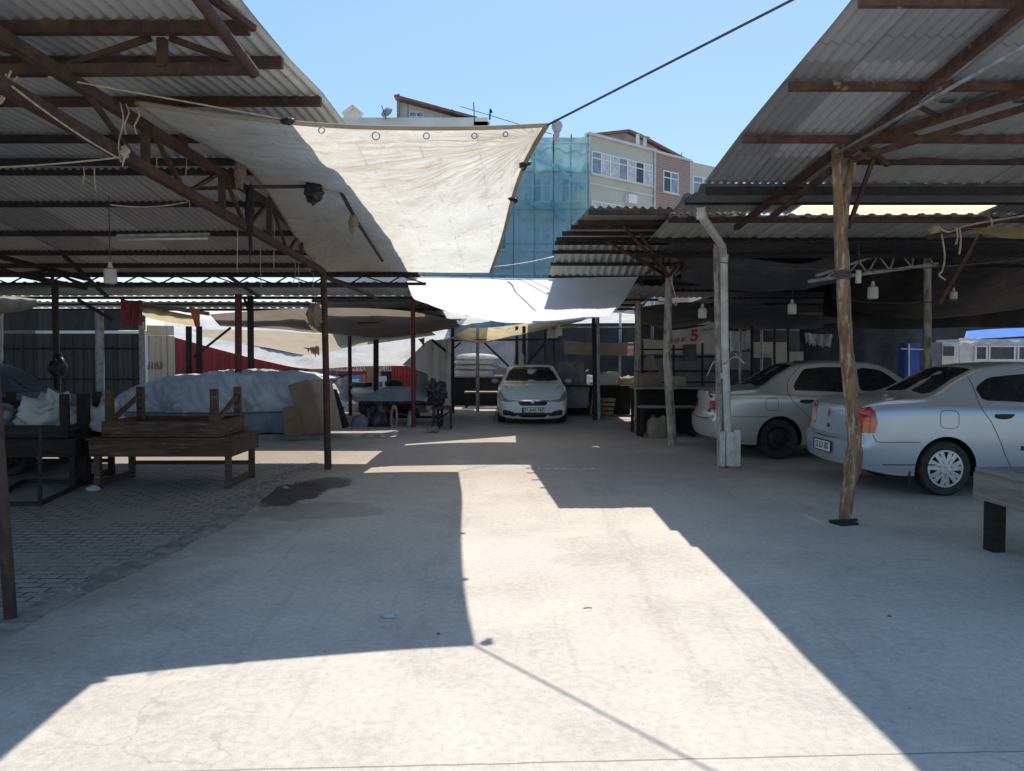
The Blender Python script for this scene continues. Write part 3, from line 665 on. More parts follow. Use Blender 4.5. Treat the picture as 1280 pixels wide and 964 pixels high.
# cross truss deeper left
truss(cl, [(-7.3, 4.0, 3.3), (-6.9, 12.5, 2.85)], [(-7.3, 4.0, 2.95), (-6.9, 12.5, 2.7)], 5, 'dark_steel', .05, .05, .03)
MB().tube([(-2.6, 10.8, 0), (-2.615, 10.8, 1.4), (-2.64, 10.8, 2.8)], [.052, .047, .045], 12).build('post', 'rust', cl, smooth=True, angle=40)
MB().tube([(-3.04, 4.6, 0), (-3.1, 4.6, 1.3), (-3.2, 4.6, 3.42)], .036, 12).build('post', 'rust', cl, smooth=True, angle=40)
MB().tube([(-7.35, 12.4, 0), (-7.35, 12.4, 2.72)], .05, 10).build('post', 'dark_steel', cl, smooth=True, angle=40)
MB().bar(P(390, 340, 10.6), P(470, 372, 12.4), .04).build('brace', 'rust', cl)
MB().bar(P(285, 345, 11.0), P(325, 372, 12.4), .04).build('brace', 'rust', cl)
MB().bar(P(80, 320, 11.0), P(135, 372, 12.4), .045).build('brace', 'dark_steel', cl)

# ---- canopy behind it ------------------------------------------------------
LB = [(14.5, 2.98), (16.7, 2.9)]
c2 = thing('market_canopy', 'low pale ribbed canopy behind the left canopy, above the covered heap', 'canopy', (-7, 15.6, 0))
roof_sheet(LB, -17.8, -1.5, .2, .02, trap=True, seed=5).build('roof_sheet', 'roof_pale', c2)
for y in (14.6, 16.6): MB().bar((-16, y, hgt(LB, y) - .05), (-1.5, y, hgt(LB, y) - .05), .05, .06).build('purlin', 'dark_steel', c2)
LC = [(17.6, 2.92), (21.5, 2.55)]
roof_sheet(LC, -4.6, -1.75, .09, .014, seed=6).build('roof_sheet', 'roof_grey', c2, smooth=True)
for y in (17.7, 18.9, 20.1, 21.4): MB().bar((-4.6, y, hgt(LC, y) - .05), (-1.75, y, hgt(LC, y) - .05), .045, .06).build('purlin', 'dark_steel', c2)
RL = [(17.9, 2.86), (19.0, 2.78)]
roof_sheet(RL, -16, -4.7, .2, .02, trap=True, seed=7).build('roof_sheet', 'roof_pale', c2)
for y in (18.0, 18.9): MB().bar((-16, y, hgt(RL, y) - .05), (-4.7, y, hgt(RL, y) - .05), .045, .06).build('purlin', 'dark_steel', c2)
arc = [V((-1.85 - 1.75 * f, 17.9, 2.74 - .36 * f - .12 * math.sin(f * 3.1))) for f in [i / 10 for i in range(11)]]
t = part_empty('truss', c2); MB().tube(arc, .02, 8).build('chord', 'dark_steel', t, smooth=True); MB().tube([p + UP * .17 for p in arc[:9]], .016, 8).build('chord', 'dark_steel', t, smooth=True)
for i in range(8): MB().tube([arc[i], arc[i + 1] + UP * .17 if i < 8 else arc[i]], .01, 6).build('web', 'dark_steel', t)
def post(parent, base, top, r, m, n=10): return MB().tube([base, V(base).lerp(V(top), .5), top], r, n).build('post', m, parent, smooth=True, angle=40)
post(c2, G(517, 538), P(516, 372, 16.5), .05, 'red_steel')
post(c2, G(470, 519), P(470, 380, G(470, 519).y), .075, 'dark_steel')
post(c2, G(438, 523), P(437, 420, G(438, 523).y), .05, 'rust')
post(c2, P(298, 540, 15.4), P(298, 368, 15.4), .07, 'red_steel')
post(c2, P(314, 530, 16.4), P(313, 370, 16.4), .07, 'dark_steel')
post(c2, P(236, 520, 18), P(236, 408, 18), .07, 'dark_steel')
post(c2, P(249, 520, 18), P(249, 408, 18), .07, 'dark_steel')
post(c2, P(126, 530, 16.0), P(124, 388, 16.0), .085, 'grey_steel')
MB().bar(P(243, 446, 18), P(288, 410, 17), .04).build('brace', 'dark_steel', c2)
MB().tube([P(316, 410, 16.4), P(313, 395, 16.2), P(305, 372, 16.0)], .03, 8).build('brace', 'dark_steel', c2, smooth=True)
MB().bar(P(140, 400, 15.9), P(98, 375, 15.0), .05).build('brace', 'dark_steel', c2)

# ---- right canopy ----------------------------------------------------------
RP = [(4.35, 3.875), (6.0, 3.72), (7.07, 3.63), (8.3, 3.44)]
cr_ = thing('market_canopy', 'tall grey corrugated canopy on the right over the pale blue car', 'canopy', (6, 5, 0))
xr = lambda y: 2.12 - .02 * max(0, y - 5) + .01 * math.sin(y * 3)
roof_sheet(RP, xr, 3.5, .085, .0135, seed=11).build('roof_sheet', 'roof_grey', cr_, smooth=True)
roof_sheet([p for p in RP if p[0] < 6.6] + [(6.55, 3.675)], 3.352, 22, .085, .0135, seed=12).build('roof_sheet', 'roof_grey', cr_, smooth=True)
roof_sheet([(6.3, 3.655), (7.07, 3.605), (8.3, 3.42)], 3.352, 22, .2, .022, trap=True, seed=13).build('roof_sheet', 'roof_pale', cr_)
for y, xe in ((4.8, 2.13), (5.97, 2.12), (7.07, 2.1)):
    h = hgt(RP, y) - .06
    MB().bar((xe, y, h), (22, y, h), .045, .065).build('purlin', 'rust_light' if y > 3 else 'rust', cr_)
MB().bar((2.07, 8.28, 3.37), (22, 8.28, 3.37), .05, .1).build('purlin', 'dark_steel', cr_)
MB().bar((2.0, 8.95, 3.375), (22, 8.95, 3.375), .04, .06).build('purlin', 'dark_steel', cr_)
# box gutter
gp = [V((0, 8.2, 3.425)), V((0, 8.34, 3.37)), V((0, 8.88, 3.36)), V((0, 8.93, 3.42))]
MB().grid([[p + V((x, 0, 0)) for p in gp] for x in (2.0, 5, 9, 22)]).build('gutter', 'gutter', cr_)
# main truss running away over the poles
MB().bar((3.14, 4.4, 3.765), (3.14, 7.3, 3.5), .05, .08).build('beam', 'rust_light', cr_)
tR = part_empty('truss', cr_)
MB().bar((3.1, 7.2, 3.52), (4.62, 4.7, 3.7), .055, .07).build('chord', 'rust_light', tR)
MB().bar((3.16, 7.2, 3.42), (4.75, 4.75, 3.6), .045, .05).build('chord', 'rust_light', tR)
for f in (.2, .45, .7): MB().bar(V((3.14, 7.3 - 5.8 * f, 3.5 + .52 * f)), V((3.1, 7.2, 3.52)).lerp(V((4.62, 4.7, 3.7)), min(1, f * 1.5)), .03).build('web', 'rust', tR)
# girder along the rows: at y 7.3
g1 = [P(1110, 172, 7.5), P(1300, 172, 7.5)]; g2 = [P(1080, 203, 7.5), P(1300, 203, 7.5)]
t = part_empty('truss', cr_)
MB().bar((g2[0].x - .15, 7.5, g2[0].z), (14, 7.5, g2[0].z), .045).build('chord', 'rust', t)
for i in range(7):
    x = P(1105, 200, 7.5).x + i * 1.02; zt = hgt(RP, 7.5) - .06
    MB().bar((x, 7.5, g2[0].z), (x + .36, 7.5, zt), .024).build('web', 'rust', t); MB().bar((x + .36, 7.5, zt), (x + 1.0, 7.5, g2[0].z), .024).build('web', 'rust', t)
MB().bar(P(1092, 198, 7.35), P(1060, 285, 7.32), .035).build('brace', 'rust', cr_)
MB().bar(P(1072, 180, 7.3), P(1110, 206, 7.45), .045).build('brace', 'rust', cr_)
MB().bar(P(1045, 190, 7.3), P(920, 285, 9.6), .06).build('brace', 'rust', cr_)
MB().bar(P(1040, 212, 7.35), P(960, 275, 8.8), .05).build('brace', 'rust', cr_)
# thin pipe laid beside the truss
MB().tube([P(1043, 193, 7.15), P(1320, 35, 4.2)], .014, 8).build('conduit', 'grey_steel', cr_, smooth=True)

# ---- middle roof with the yellow skylight ------------------------------------
cm = thing('market_canopy', 'flat roof with a yellow skylight strip behind the right canopy gutter', 'canopy', (6, 10.5, 0))
CMp = [(8.84, 3.45), (9.0, 3.4), (9.62, 3.36), (10.95, 3.3), (12.3, 3.24)]
sk0, sk1 = 3.45, 5.75
roof_sheet(CMp[:3], 1.95, sk0, .09, .012, seed=21).build('roof_sheet', 'roof_grey', cm, smooth=True)
roof_sheet(CMp[:3], sk0, sk1, .076, .01, seed=22).build('skylight', 'skylight', cm, smooth=True)
roof_sheet(CMp[:3], sk1, 22, .09, .012, seed=23).build('roof_sheet', 'roof_grey', cm, smooth=True)
roof_sheet([(9.5, 3.33), (11.1, 3.26)], 1.95, 22, .2, .02, trap=True, seed=24).build('roof_sheet', 'roof_pale', cm)
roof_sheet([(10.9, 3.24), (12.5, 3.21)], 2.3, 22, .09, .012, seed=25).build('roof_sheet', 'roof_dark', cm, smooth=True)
for y in (9.66, 10.95, 12.2): MB().bar((1.95, y, hgt(CMp, y) - .06), (22, y, hgt(CMp, y) - .06), .05, .07).build('purlin', 'rust' if y < 10 else 'dark_steel', cm)
post(cm, (3.02, 11.05, 0), (2.93, 11.05, 3.2), .055, 'birch')
post(cm, P(1052, 560, 12.6), P(1052, 300, 12.6), .035, 'grey_steel')
MB().bar(P(1175, 380, 8.95), P(1240, 268, 8.95), .03).build('brace', 'rust', cm)

# ---- centre canopy whose front corner pokes into the lane ---------------------
cc = thing('market_canopy', 'ribbed tin canopy in the middle distance held up by fanned struts', 'canopy', (2.2, 12, 0))
CCp = [(9.9, 3.5), (12.75, 3.52), (14.3, 3.08)]
xc = lambda y: 1.0 - .075 * (y - 9.9)
roof_sheet(CCp[:2], xc, 3.0, .11, .018, seed=31).build('roof_sheet', 'roof_pale', cc, smooth=True)
roof_sheet([(12.7, 3.505), (14.3, 3.05)], xc, 3.0, .13, .022, seed=32).build('roof_sheet', 'roof_pale', cc, smooth=True)
for y, px in ((9.92, 735), (10.7, 722), (11.1, 713), (11.7, 702), (12.3, 695), (12.75, 693), (13.1, 690), (13.6, 688), (14.2, 685)):
    xe = (px - 640) / 960 * y; h = hgt(CCp, y) - .06
    MB().bar((xe, y, h), (3.0, y, h), .045, .06).build('purlin', 'rust' if y < 11.5 else 'dark_steel', cc)
hub = P(838, 345, 13.84)
for (px, py, Y) in ((775, 278, 10.8), (752, 298, 12.4), (800, 292, 11.2), (868, 300, 12.2), (778, 312, 13.2)):
    MB().tube([hub + V((rnd.uniform(-.03, .03), 0, -.03)), P(px, py, Y)], .024, 8).build('strut', 'rust_light', cc, smooth=True)
for i in range(7):
    a = P(815 + 9 * i, 300 + 3 * (i % 2), 13.0 + .15 * i); MB().tube([P(826 + 6 * i, 336, 13.6), a], .014, 6).build('strut', 'rust_light', cc, smooth=True)
MB().tube([P(806, 343, 14.0), P(838, 326, 13.8), P(885, 300, 12.8)], .02, 8).build('strut', 'rust_light', cc, smooth=True)
MB().tube([P(800, 385, 16.9), P(818, 366, 16.4), P(850, 340, 14)], .02, 8).build('strut', 'grey_steel', cc, smooth=True)
def pole(name, label, pts, r, m, group=None):
    mb = MB(); pts = cr(pts, 26); n = len(pts)
    rs = [r * (1.1 - .25 * i / n) * (1 + .1 * nz((0, 0, i * .6), 1, r * 100)) for i in range(n)]
    mb.tube([p + V((.012 * nz(p, 2.3), .012 * nz(p, 2.1, 5), 0)) for p in pts], rs, 12)
    return tag(mb.build(name, m, smooth=True, angle=60), label, 'pole', group)
pole('wooden_pole', 'crooked pale wooden pole leaning beside the wire racks', [G(841, 556), P(836, 480, 13.84), P(834, 420, 13.84), P(838, 320, 13.84)], .075, 'birch')
pole('wooden_pole', 'straight whitish wooden pole left of the crooked one, on a small stone', [G(797, 533), P(797, 450, 17.1), P(797, 352, 17.0)], .075, 'birch')
post(cc, G(744, 525), P(742, 396, G(744, 525).y), .05, 'dark_steel'); post(cc, G(748, 525), P(747, 396, G(748, 525).y), .045, 'grey_steel')
post(cc, P(832, 500, 21), P(830, 400, 21), .04, 'dark_steel')

# ---- dark hall behind on the right -------------------------------------------
ch = thing('market_hall_roof', 'blackened corrugated roof over the dark depth of the market on the right', 'roof', (9, 22, 0))
HP = [(12.4, 3.3), (22, 3.2), (33, 3.1)]
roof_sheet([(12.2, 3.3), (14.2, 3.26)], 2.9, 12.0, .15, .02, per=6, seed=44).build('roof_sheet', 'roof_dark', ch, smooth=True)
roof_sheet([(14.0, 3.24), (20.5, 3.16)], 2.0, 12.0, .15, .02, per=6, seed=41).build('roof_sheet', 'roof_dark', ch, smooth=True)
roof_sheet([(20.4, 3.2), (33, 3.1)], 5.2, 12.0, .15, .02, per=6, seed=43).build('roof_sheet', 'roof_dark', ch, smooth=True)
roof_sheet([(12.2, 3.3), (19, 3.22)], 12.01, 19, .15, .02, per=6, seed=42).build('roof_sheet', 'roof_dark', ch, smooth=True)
for y in (12.5, 14, 15.5, 17, 18.5, 20.5, 23, 26): MB().bar((2.9 if y < 20 else 5.2, y, hgt(HP, y) - .06), (12 if y > 19 else 19, y, hgt(HP, y) - .06), .05, .07).build('purlin', 'dark_steel', ch)
# pale lattice rafter inside
a, b = P(1020, 345, 12.6), P(1160, 298, 12.6); c, d = P(1010, 352, 12.6), P(1172, 330, 12.6)
t = part_empty('truss', ch)
MB().bar(a, b, .04).build('chord', 'grey_steel', t); MB().bar(c, d, .05).build('chord', 'grey_steel', t)
for i in range(5):
    f0, f1 = .12 + i * .17, .12 + (i + .55) * .17
    MB().bar(c.lerp(d, f0), a.lerp(b, f1), .022).build('web', 'grey_steel', t); MB().bar(a.lerp(b, f1), c.lerp(d, f0 + .17), .022).build('web', 'grey_steel', t)
post(ch, P(1160, 560, 12.7), P(1159, 296, 12.7), .06, 'birch')
for px, Y in ((940, 19), (952, 21), (968, 23), (985, 24)): post(ch, P(px, 520, Y), P(px, 395, Y), .04, 'grey_steel' if px == 952 else 'dark_steel')
mb = MB(); mb.box((10, 33, 1.6), (20, .2, 3.2)); tag(mb.build('back_wall', 'wall_dark'), 'dark wall closing the far end of the market hall', 'wall')  # plain dark wall across the far end

# ================================================================== poles near the right-hand cars
fp = thing('forked_pole', 'crooked forked tree trunk propping the right canopy beside the pale blue car', 'pole', G(1055, 655))
Y = 7.3
mb = MB()
pts = cr([P(1055, 655, Y), P(1060, 615, Y), P(1068, 565, Y), P(1065, 510, Y), P(1057, 420, Y), P(1053, 330, Y), P(1050, 285, Y)], 40)
rs = [(.062 if i > 6 else .05 + .002 * i) * (1 + .16 * nz((0, 0, i * .5), 1, 3)) + (.018 if 9 < i < 14 else 0) for i in range(40)]
mb.tube(pts, rs, 14); mb.build('trunk', 'trunk', fp, smooth=True, angle=60)
MB().tube(cr([P(1050, 300, Y), P(1048, 250, Y), P(1045, 185, Y)], 16), [.055 - .0008 * i for i in range(16)], 12).build('limb', 'trunk', fp, smooth=True, angle=60)
MB().tube(cr([P(1053, 295, Y), P(1058, 245, Y + .03), P(1069, 185, Y + .06)], 16), [.045 - .0008 * i for i in range(16)], 12).build('limb', 'trunk', fp, smooth=True, angle=60)
mb = MB()
for k in range(3): mb.tube([P(1053, 340 + 4 * k, Y) + V((.068 * math.cos(t), .068 * math.sin(t), .004 * math.sin(3 * t))) for t in [i * math.pi / 8 for i in range(17)]], .012, 8)
mb.build('rope_binding', 'rope_dark', fp, smooth=True)
b0 = G(1055, 655)
MB().box(b0 + V((0, 0, .012)), (.2, .16, .02), .3).build('foot_plate', 'dark_steel', fp)
MB().bar(b0 + V((-.13, .03, .02)), b0 + V((.11, -.04, .05)), .035, .02).build('foot_wedge', 'dark_steel', fp)

dp = thing('drainpipe', 'white plastic drainpipe boxed at the foot beside the silver car', 'drainpipe', (3.07, 10.95, 0))
mb = MB()
pp = [P(876, 258, 8.9), P(877, 270, 8.95), P(903, 308, 10.7), P(905, 322, 10.9), P(906, 430, 10.93), P(911, 560, 10.95)]
mb.tube(pp, .052, 14); mb.build('pipe', 'white_pipe', dp, smooth=True, angle=35)
for q in (pp[1], pp[3], P(906, 470, 10.93)): MB().tube([q - UP * .04, q + UP * .04], .06, 14).build('collar', 'white_pipe', dp, smooth=True, angle=40)
fb = V((3.1, 10.96, 0))
mb = MB()
for x, y, ww, dd, hh in ((-.09, -.07, .05, .03, .5), (0, -.08, .11, .03, .49), (.1, -.07, .08, .03, .52), (-.1, .0, .03, .14, .48), (.14, .0, .03, .14, .51), (0, .07, .22, .03, .5)):
    mb.box(fb + V((x, y, hh / 2 + .03)), (ww, dd, hh), jit=.004)
mb.build('foot_boxing', 'box_paint', dp)
MB().box(fb + V((.02, 0, .02)), (.26, .2, .035), .1, jit=.006).build('foot_stone', 'rubble', dp)

# hidden sheeting added over the end of the lane to shade the white car
ce = thing('market_canopy', 'hidden low grey sheet canopy added to shade the white car beyond the white tarp', 'canopy', (.5, 18, 0))
coons([V((-1.9, 15.15, 2.93)), V((.58, 16.95, 2.93))], [V((-1.9, 20.4, 2.86)), V((.58, 20.4, 2.86))], [V((-1.9, 15.15, 2.93)), V((-1.9, 20.4, 2.86))], [V((.58, 16.95, 2.93)), V((.58, 20.4, 2.86))], 30, 30, lambda u, v, p: V((0, 0, .03 * nz(p, 1.5)))).build('tarp_cover', 'tarp_grey', ce, smooth=True)  # slanted front edge shaped to leave a sliver of sun on the lane
roof_sheet([(15.1, 2.96), (22, 2.86)], .5, 3.2, .2, .02, trap=True, seed=52).build('roof_sheet', 'roof_pale', ce)
for y in (16.9, 18.6, 20.2): MB().bar((-1.9, y, 2.83), (3.2, y, 2.83), .05).build('purlin', 'dark_steel', ce)
# ================================================================== tarps over the lane
NL, NR, FR, FL = P(170, 129, 5.2), P(683, 157, 6.0), P(613, 341, 12.1), P(402, 340, 10.7)
def d1(u, v, p):
    e = edge_w(u, v)
    s = V((0, 0, -.16 * math.sin(math.pi * u) * math.sin(math.pi * v)))
    w_ = .035 * nz(p, 1.3) + .02 * nz((p.x * 2, p.y * .6, 0), 2.2, 3) + .012 * nz(p, 5, 9)
    # pull folds radiating from the free corner
    dx, dy = p.x - .3, p.y - 6.0; r = math.hypot(dx, dy); a = math.atan2(dx, dy)
    w_ += .022 * math.sin(a * 16 + 2 * nz((r, a * 2, 0), 1)) * max(0, 1 - r / 3.2) * min(1, r * 3)
    return s + V((0, 0, w_ * e))
tarp = thing('overhead_tarp', 'large stained cream tarp slung across the lane, brown at its free corner', 'tarp', NL)
near = [NL, P(258, 142, 5.32), P(355, 153, 5.5), P(440, 159, 5.65), P(540, 161, 5.8), P(620, 160, 5.92), NR]
right = [NR, P(668, 182, 6.6), P(655, 208, 7.4), P(641, 248, 8.7), P(628, 298, 10.4), FR]
left = [NL, P(215, 158, 5.8), P(262, 183, 6.5), P(312, 212, 7.3), P(345, 255, 8.3), P(375, 305, 9.6), FL]
far = [FL, P(455, 339, 11.6), P(510, 340, 12.0), P(565, 341, 12.1), FR]
coons(near, far, left, right, 110, 110, d1).build('sheet', 'tarp_cream', tarp, smooth=True)
MB().tube([p + V((0, -.01, .0)) for p in cr(near, 60)], .017, 8).build('hem', 'tarp_beige', tarp, smooth=True)
MB().tube(cr(right, 60), .022, 8).build('hem', 'tarp_beige', tarp, smooth=True)
MB().tube(cr(left, 60), .012, 8).build('hem', 'tarp_beige', tarp, smooth=True)
for (px, py, Y, r) in ((402, 163, 5.55, .021), (470, 170, 5.68, .028), (533, 170, 5.8, .022), (593, 170, 5.88, .02), (632, 168, 5.95, .018), (565, 345, 12.08, .03), (588, 345, 12.1, .03)):
    c = P(px, py, Y - .04); MB().tube([c + V((r * math.cos(t), 0, r * math.sin(t))) for t in [i * math.pi / 10 for i in range(21)]], .0045, 6, cap=False).build('ring', 'grey_steel', tarp, smooth=True)
def knot(name, label, c, s, m, n=9, hang=0, cat='rag', group=None, seed=0):
    """a tied bundle: crumpled lump with loose ends"""
    rr = random.Random(seed); mb = MB(); c = V(c); rows = []
    for i in range(21):
        th = math.pi * i / 20; r = []
        for j in range(31):
            ph = 2 * math.pi * j / 30
            q = V((math.sin(th) * math.cos(ph), math.sin(th) * math.sin(ph), math.cos(th)))
            k = 1 + .45 * nz(q, 2.2, seed) + .3 * nz(q, 5, seed) + .22 * nz(q, 11, seed)
            r.append(c + V((q.x * s[0], q.y * s[1], q.z * s[2])) * k if False else c + V((q.x * s[0] * k, q.y * s[1] * k, q.z * s[2] * k)))
        r[-1] = r[0]; rows.append(r)
    mb.grid(rows)
    for i in range(hang):
        x = rr.uniform(-.7, .7) * s[0]; l = s[2] * rr.uniform(1.2, 2.6)
        a = [c + V((x, rr.uniform(-.4, .4) * s[1], -s[2] * .5)), c + V((x + rr.uniform(-.4, .4) * s[0], 0, -s[2] * .5 - l * .5)), c + V((x + rr.uniform(-.6, .6) * s[0], 0, -s[2] * .5 - l))]
        mb.tube(cr(a, 6), [.35 * s[0], .3 * s[0], .3 * s[0], .26 * s[0], .2 * s[0], .08 * s[0]], 6)
    return tag(mb.build(name, m, smooth=True), label, cat, group)
knot('black_clip', 'black plastic wrapped round the near edge of the cream tarp', P(360, 152, 5.45), (.045, .03, .022), 'plastic_black', seed=3, cat='wrap')
knot('black_clip', 'upper black plastic tie on the right edge of the cream tarp', P(656, 204, 7.25), (.055, .04, .025), 'plastic_black', hang=2, seed=4, cat='wrap')
knot('black_clip', 'lower black plastic tie on the right edge of the cream tarp', P(641, 249, 8.65), (.05, .04, .02), 'plastic_black', hang=2, seed=5, cat='wrap')
knot('white_rag', 'white plastic rag fluttering from the free corner of the cream tarp', P(696, 158, 6.02), (.035, .03, .05), 'white_cloth', hang=3, seed=6)
# bar below the tarp with a black bag, and its strut
sb = thing('prop_bar', 'thin rusty bar under the cream tarp with taped end', 'bar', P(395, 236, 7.6))
MB().tube([P(235, 236, 7.3), P(310, 234, 7.35), P(400, 233, 7.7)], .018, 8).build('bar', 'rust', sb, smooth=True)
MB().tube([P(398, 233, 7.7), P(424, 234, 7.8)], .03, 10).build('tape', 'banner_pink', sb, smooth=True)
MB().tube([P(424, 236, 7.8), P(445, 275, 8.6), P(478, 326, 10.4)], .02, 8).build('strut', 'rust', sb, smooth=True)
knot('black_bag', 'shiny black plastic bag tied on the bar under the cream tarp', P(392, 241, 7.55), (.085, .06, .1), 'plastic_black', seed=8, cat='bag')
knot('cloth_knot', 'pale rag knotted on the strut under the cream tarp', P(442, 277, 8.4), (.05, .04, .06), 'tarp_beige', hang=3, seed=9)
knot('cloth_knot', 'cream rag wrapped on the long rusty truss post', P(300, 215, 7.2), (.05, .045, .13), 'tarp_beige', seed=10)
knot('dark_rag', 'dark narrow rag hanging from the bar end at the long truss', P(312, 262, 7.3), (.04, .03, .2), 'tarp_black', hang=2, seed=11)
knot('cloth_knot', 'rope knot wound round the lower chord of the long truss', P(156, 190, 5.0), (.028, .028, .035), 'rope', hang=1, seed=12)

# second white tarp
T2 = [P(507, 346, 12.6), P(565, 347, 12.7), P(660, 349, 12.8), P(730, 348, 12.7), P(797, 347, 12.4)]
B2 = [P(530, 378, 15.0), P(575, 392, 15.3), P(620, 402, 15.4), P(655, 404, 15.4), P(705, 402, 15.2), P(762, 395, 14.7)]
L2 = [T2[0], P(512, 362, 13.4), P(518, 374, 14.2), B2[0]]
R2 = [T2[-1], P(786, 366, 13.2), P(774, 384, 14.0), B2[-1]]
d2 = lambda u, v, p: V((0, 0, (.03 * math.sin((u * 3 + v * 9) * 2.2 + 3 * nz(p, .6)) * .5 + .03 * nz(p, 1.8) - .1 * math.sin(math.pi * v)) * edge_w(u, v)))
t2 = thing('overhead_tarp', 'clean white tarp stretched across the lane above the white car', 'tarp', T2[0])
coons(T2, B2, L2, R2, 90, 40, d2).build('sheet', 'tarp_white', t2, smooth=True)
MB().tube(cr(T2, 30), .012, 6).build('hem', 'tarp_white', t2, smooth=True)
MB().tube([P(635, 352, 12.75), P(645, 360, 13.3), P(672, 376, 14.2)], .012, 6).build('patch_rope', 'rope_white', t2, smooth=True)

# ================================================================== ropes and cords
def rope(label, pts, r=.006, m='rope', name='rope', cat='rope', group=None):
    return tag(MB().tube(pts, r, 7).build(name, m, smooth=True), label, cat, group)
A = V((2.12, 3.55, 3.86)); d = (P(990, 0, 4.44) - NR); endp = NR + d * ((2.3 - NR.x) / d.x)
rope('grey cable running up from the free corner of the cream tarp to the right canopy', sag(NR, endp, .0, 8), .0085, 'rope_dark', 'cable', 'cable')
rope('upper white cord from the far tarp corner to the centre canopy', sag(FR + V((.04, .1, .1)), P(692, 321, 13.5), .02), .009, 'rope_white')
rope('lower white cord from the far tarp corner to the centre canopy edge', sag(FR + V((.02, .1, -.08)), P(690, 349, 13.6), .015), .009, 'rope_white')
rope('cord along the near edge of the cream tarp into the left canopy', sag(P(60, 96, 4.55), P(360, 152, 5.5) + UP * .01, .0), .006)
rope('long pale cord sloping under the long truss at the left', sag(P(15, 108, 4.0), P(152, 200, 5.0), .02), .006)
rope('pale cord stretched level across the left canopy to the truss knot', sag(P(-20, 210, 5.0), P(156, 196, 5.0), .01), .006)
rope('slack cord sagging across the left canopy below the truss', sag(P(138, 256, 6.2), P(236, 252, 6.6), .03), .006)
rope('cable strung level behind the forked pole to the right', sag(P(900, 328, 10.8), P(1300, 322, 8.5), .12), .006, 'rope_dark')
rope('thin cable strung from the far right towards the lattice rafter', sag(P(1165, 330, 12.5), P(1300, 310, 9.5), .1), .006, 'rope_dark')
# loops near the tarp's tied corner
for k, (x, y, l, Y) in enumerate(((150, 128, 75, 5.1), (157, 130, 38, 5.12), (170, 134, 34, 5.15))):
    rope(('longest pale rope end hanging at the tied corner of the cream tarp', 'middle pale rope end hanging at the tied corner of the cream tarp', 'short pale rope loop hanging at the tied corner of the cream tarp')[k],
         cr([P(x, y, Y), P(x + 4, y + l * .3, Y), P(x - 2, y + l * .7, Y), P(x + 1, y + l, Y)], 14), .005, group='rope ends at the tarp corner')
rope('frayed rope loops tied to the left end of the rusty girder', cr([P(8, 92, 4.5), P(2, 118, 4.5), P(14, 88, 4.45), P(0, 130, 4.5), P(22, 96, 4.45), P(4, 122, 4.4)], 40), .006)
hang = [(62, 0, 0, 0)]
strings = [(196, 195, 216, 6.3, 'beside the truss post under the tarp'), (232, 182, 225, 6.6, 'in a curl behind the second truss post'), (104, 208, 232, 5.6, 'from the level cord, left one'), (118, 208, 240, 5.7, 'from the level cord, right one'),
           (238, 240, 262, 7.2, 'in a loop at the left end of the bar'), (344, 262, 335, 8.6, 'in a long line from the truss, nearer the pole'), (326, 300, 372, 9.2, 'down past the lattice girder, left of the bag'), (296, 250, 340, 7.6, 'straight below the bar and rag'),
           (368, 322, 355, 10.2, 'in a thick tangle left of the pole top'), (373, 325, 375, 10.2, 'in a thin line left of the pole top'), (392, 340, 372, 10.6, 'from the tarp corner by the pole'), (139, 260, 340, 9.2, 'with the lamp beside the far left tables')]
for i, (x, y0, y1, Y, ds) in enumerate(strings[:-1]):
    rope('pale string hanging ' + ds, cr([P(x, y0, Y), P(x + 1.5 * math.sin(i), (y0 + y1) / 2, Y), P(x + 2 * math.cos(i * 2), y1, Y)], 8), .0045, group='strings hanging under the left canopy')
# rope tangle on the right
tg = [(1170, 282, 8.2), (1185, 290, 8.2), (1205, 283, 8.2), (1240, 276, 8.2), (1290, 268, 8.2)]
rope('pale rope along the slanted brace on the far right', cr([P(*q) for q in tg], 30), .012)
knot('rope_knot', 'thick knot of pale rope on the far right brace', P(1168, 287, 8.2), (.06, .04, .04), 'rope', hang=0, seed=14, cat='rope')
rope('pale rope with a curled end hanging from the rope knot', cr([P(1177, 292, 8.2), P(1181, 320, 8.2), P(1178, 338, 8.2), P(1174, 344, 8.2), P(1182, 350, 8.2)], 24), .009)
for i, (x, y0, y1, ds) in enumerate(((1195, 284, 306, 'left'), (1199, 283, 318, 'long middle'), (1238, 272, 286, 'right'))):
    rope('pale rope tail hanging from the far right brace, ' + ds + ' one', cr([P(x, y0, 8.15), P(x + 2, (y0 + y1) / 2, 8.15), P(x, y1, 8.15)], 8), .01, group='rope tails on the right brace')
MBb = MB().bar(P(1160, 297, 8.25), P(1310, 262, 8.25), .05); tag(MBb.build('brace_beam', 'rust'), 'rusty slanting brace wound with rope on the far right', 'beam')
mb = coons([P(1203, 286, 8.2), P(1240, 284, 8.1), P(1310, 283, 8.0)], [P(1222, 292, 8.7), P(1260, 298, 8.6), P(1310, 299, 8.5)], [P(1203, 286, 8.2), P(1222, 292, 8.7)], [P(1310, 283, 8.0), P(1310, 299, 8.5)], 30, 10)
tag(mb.build('rolled_tarp', 'tarp_yellow', smooth=True), 'cream tarp end hanging below the skylight on the far right', 'tarp')
rope('rope tied round the drainpipe and old post with loose ends', cr([P(884, 470, 10.85), P(893, 452, 10.85), P(905, 455, 10.84), P(918, 446, 10.85), P(931, 455, 10.85), P(919, 442, 10.85)], 30), .009)
rope('thin rope dangling from a lower branch of the crooked pole', cr([P(838, 345, 13.7), P(846, 380, 13.7), P(841, 378, 13.7)], 10), .008, 'rope_white')

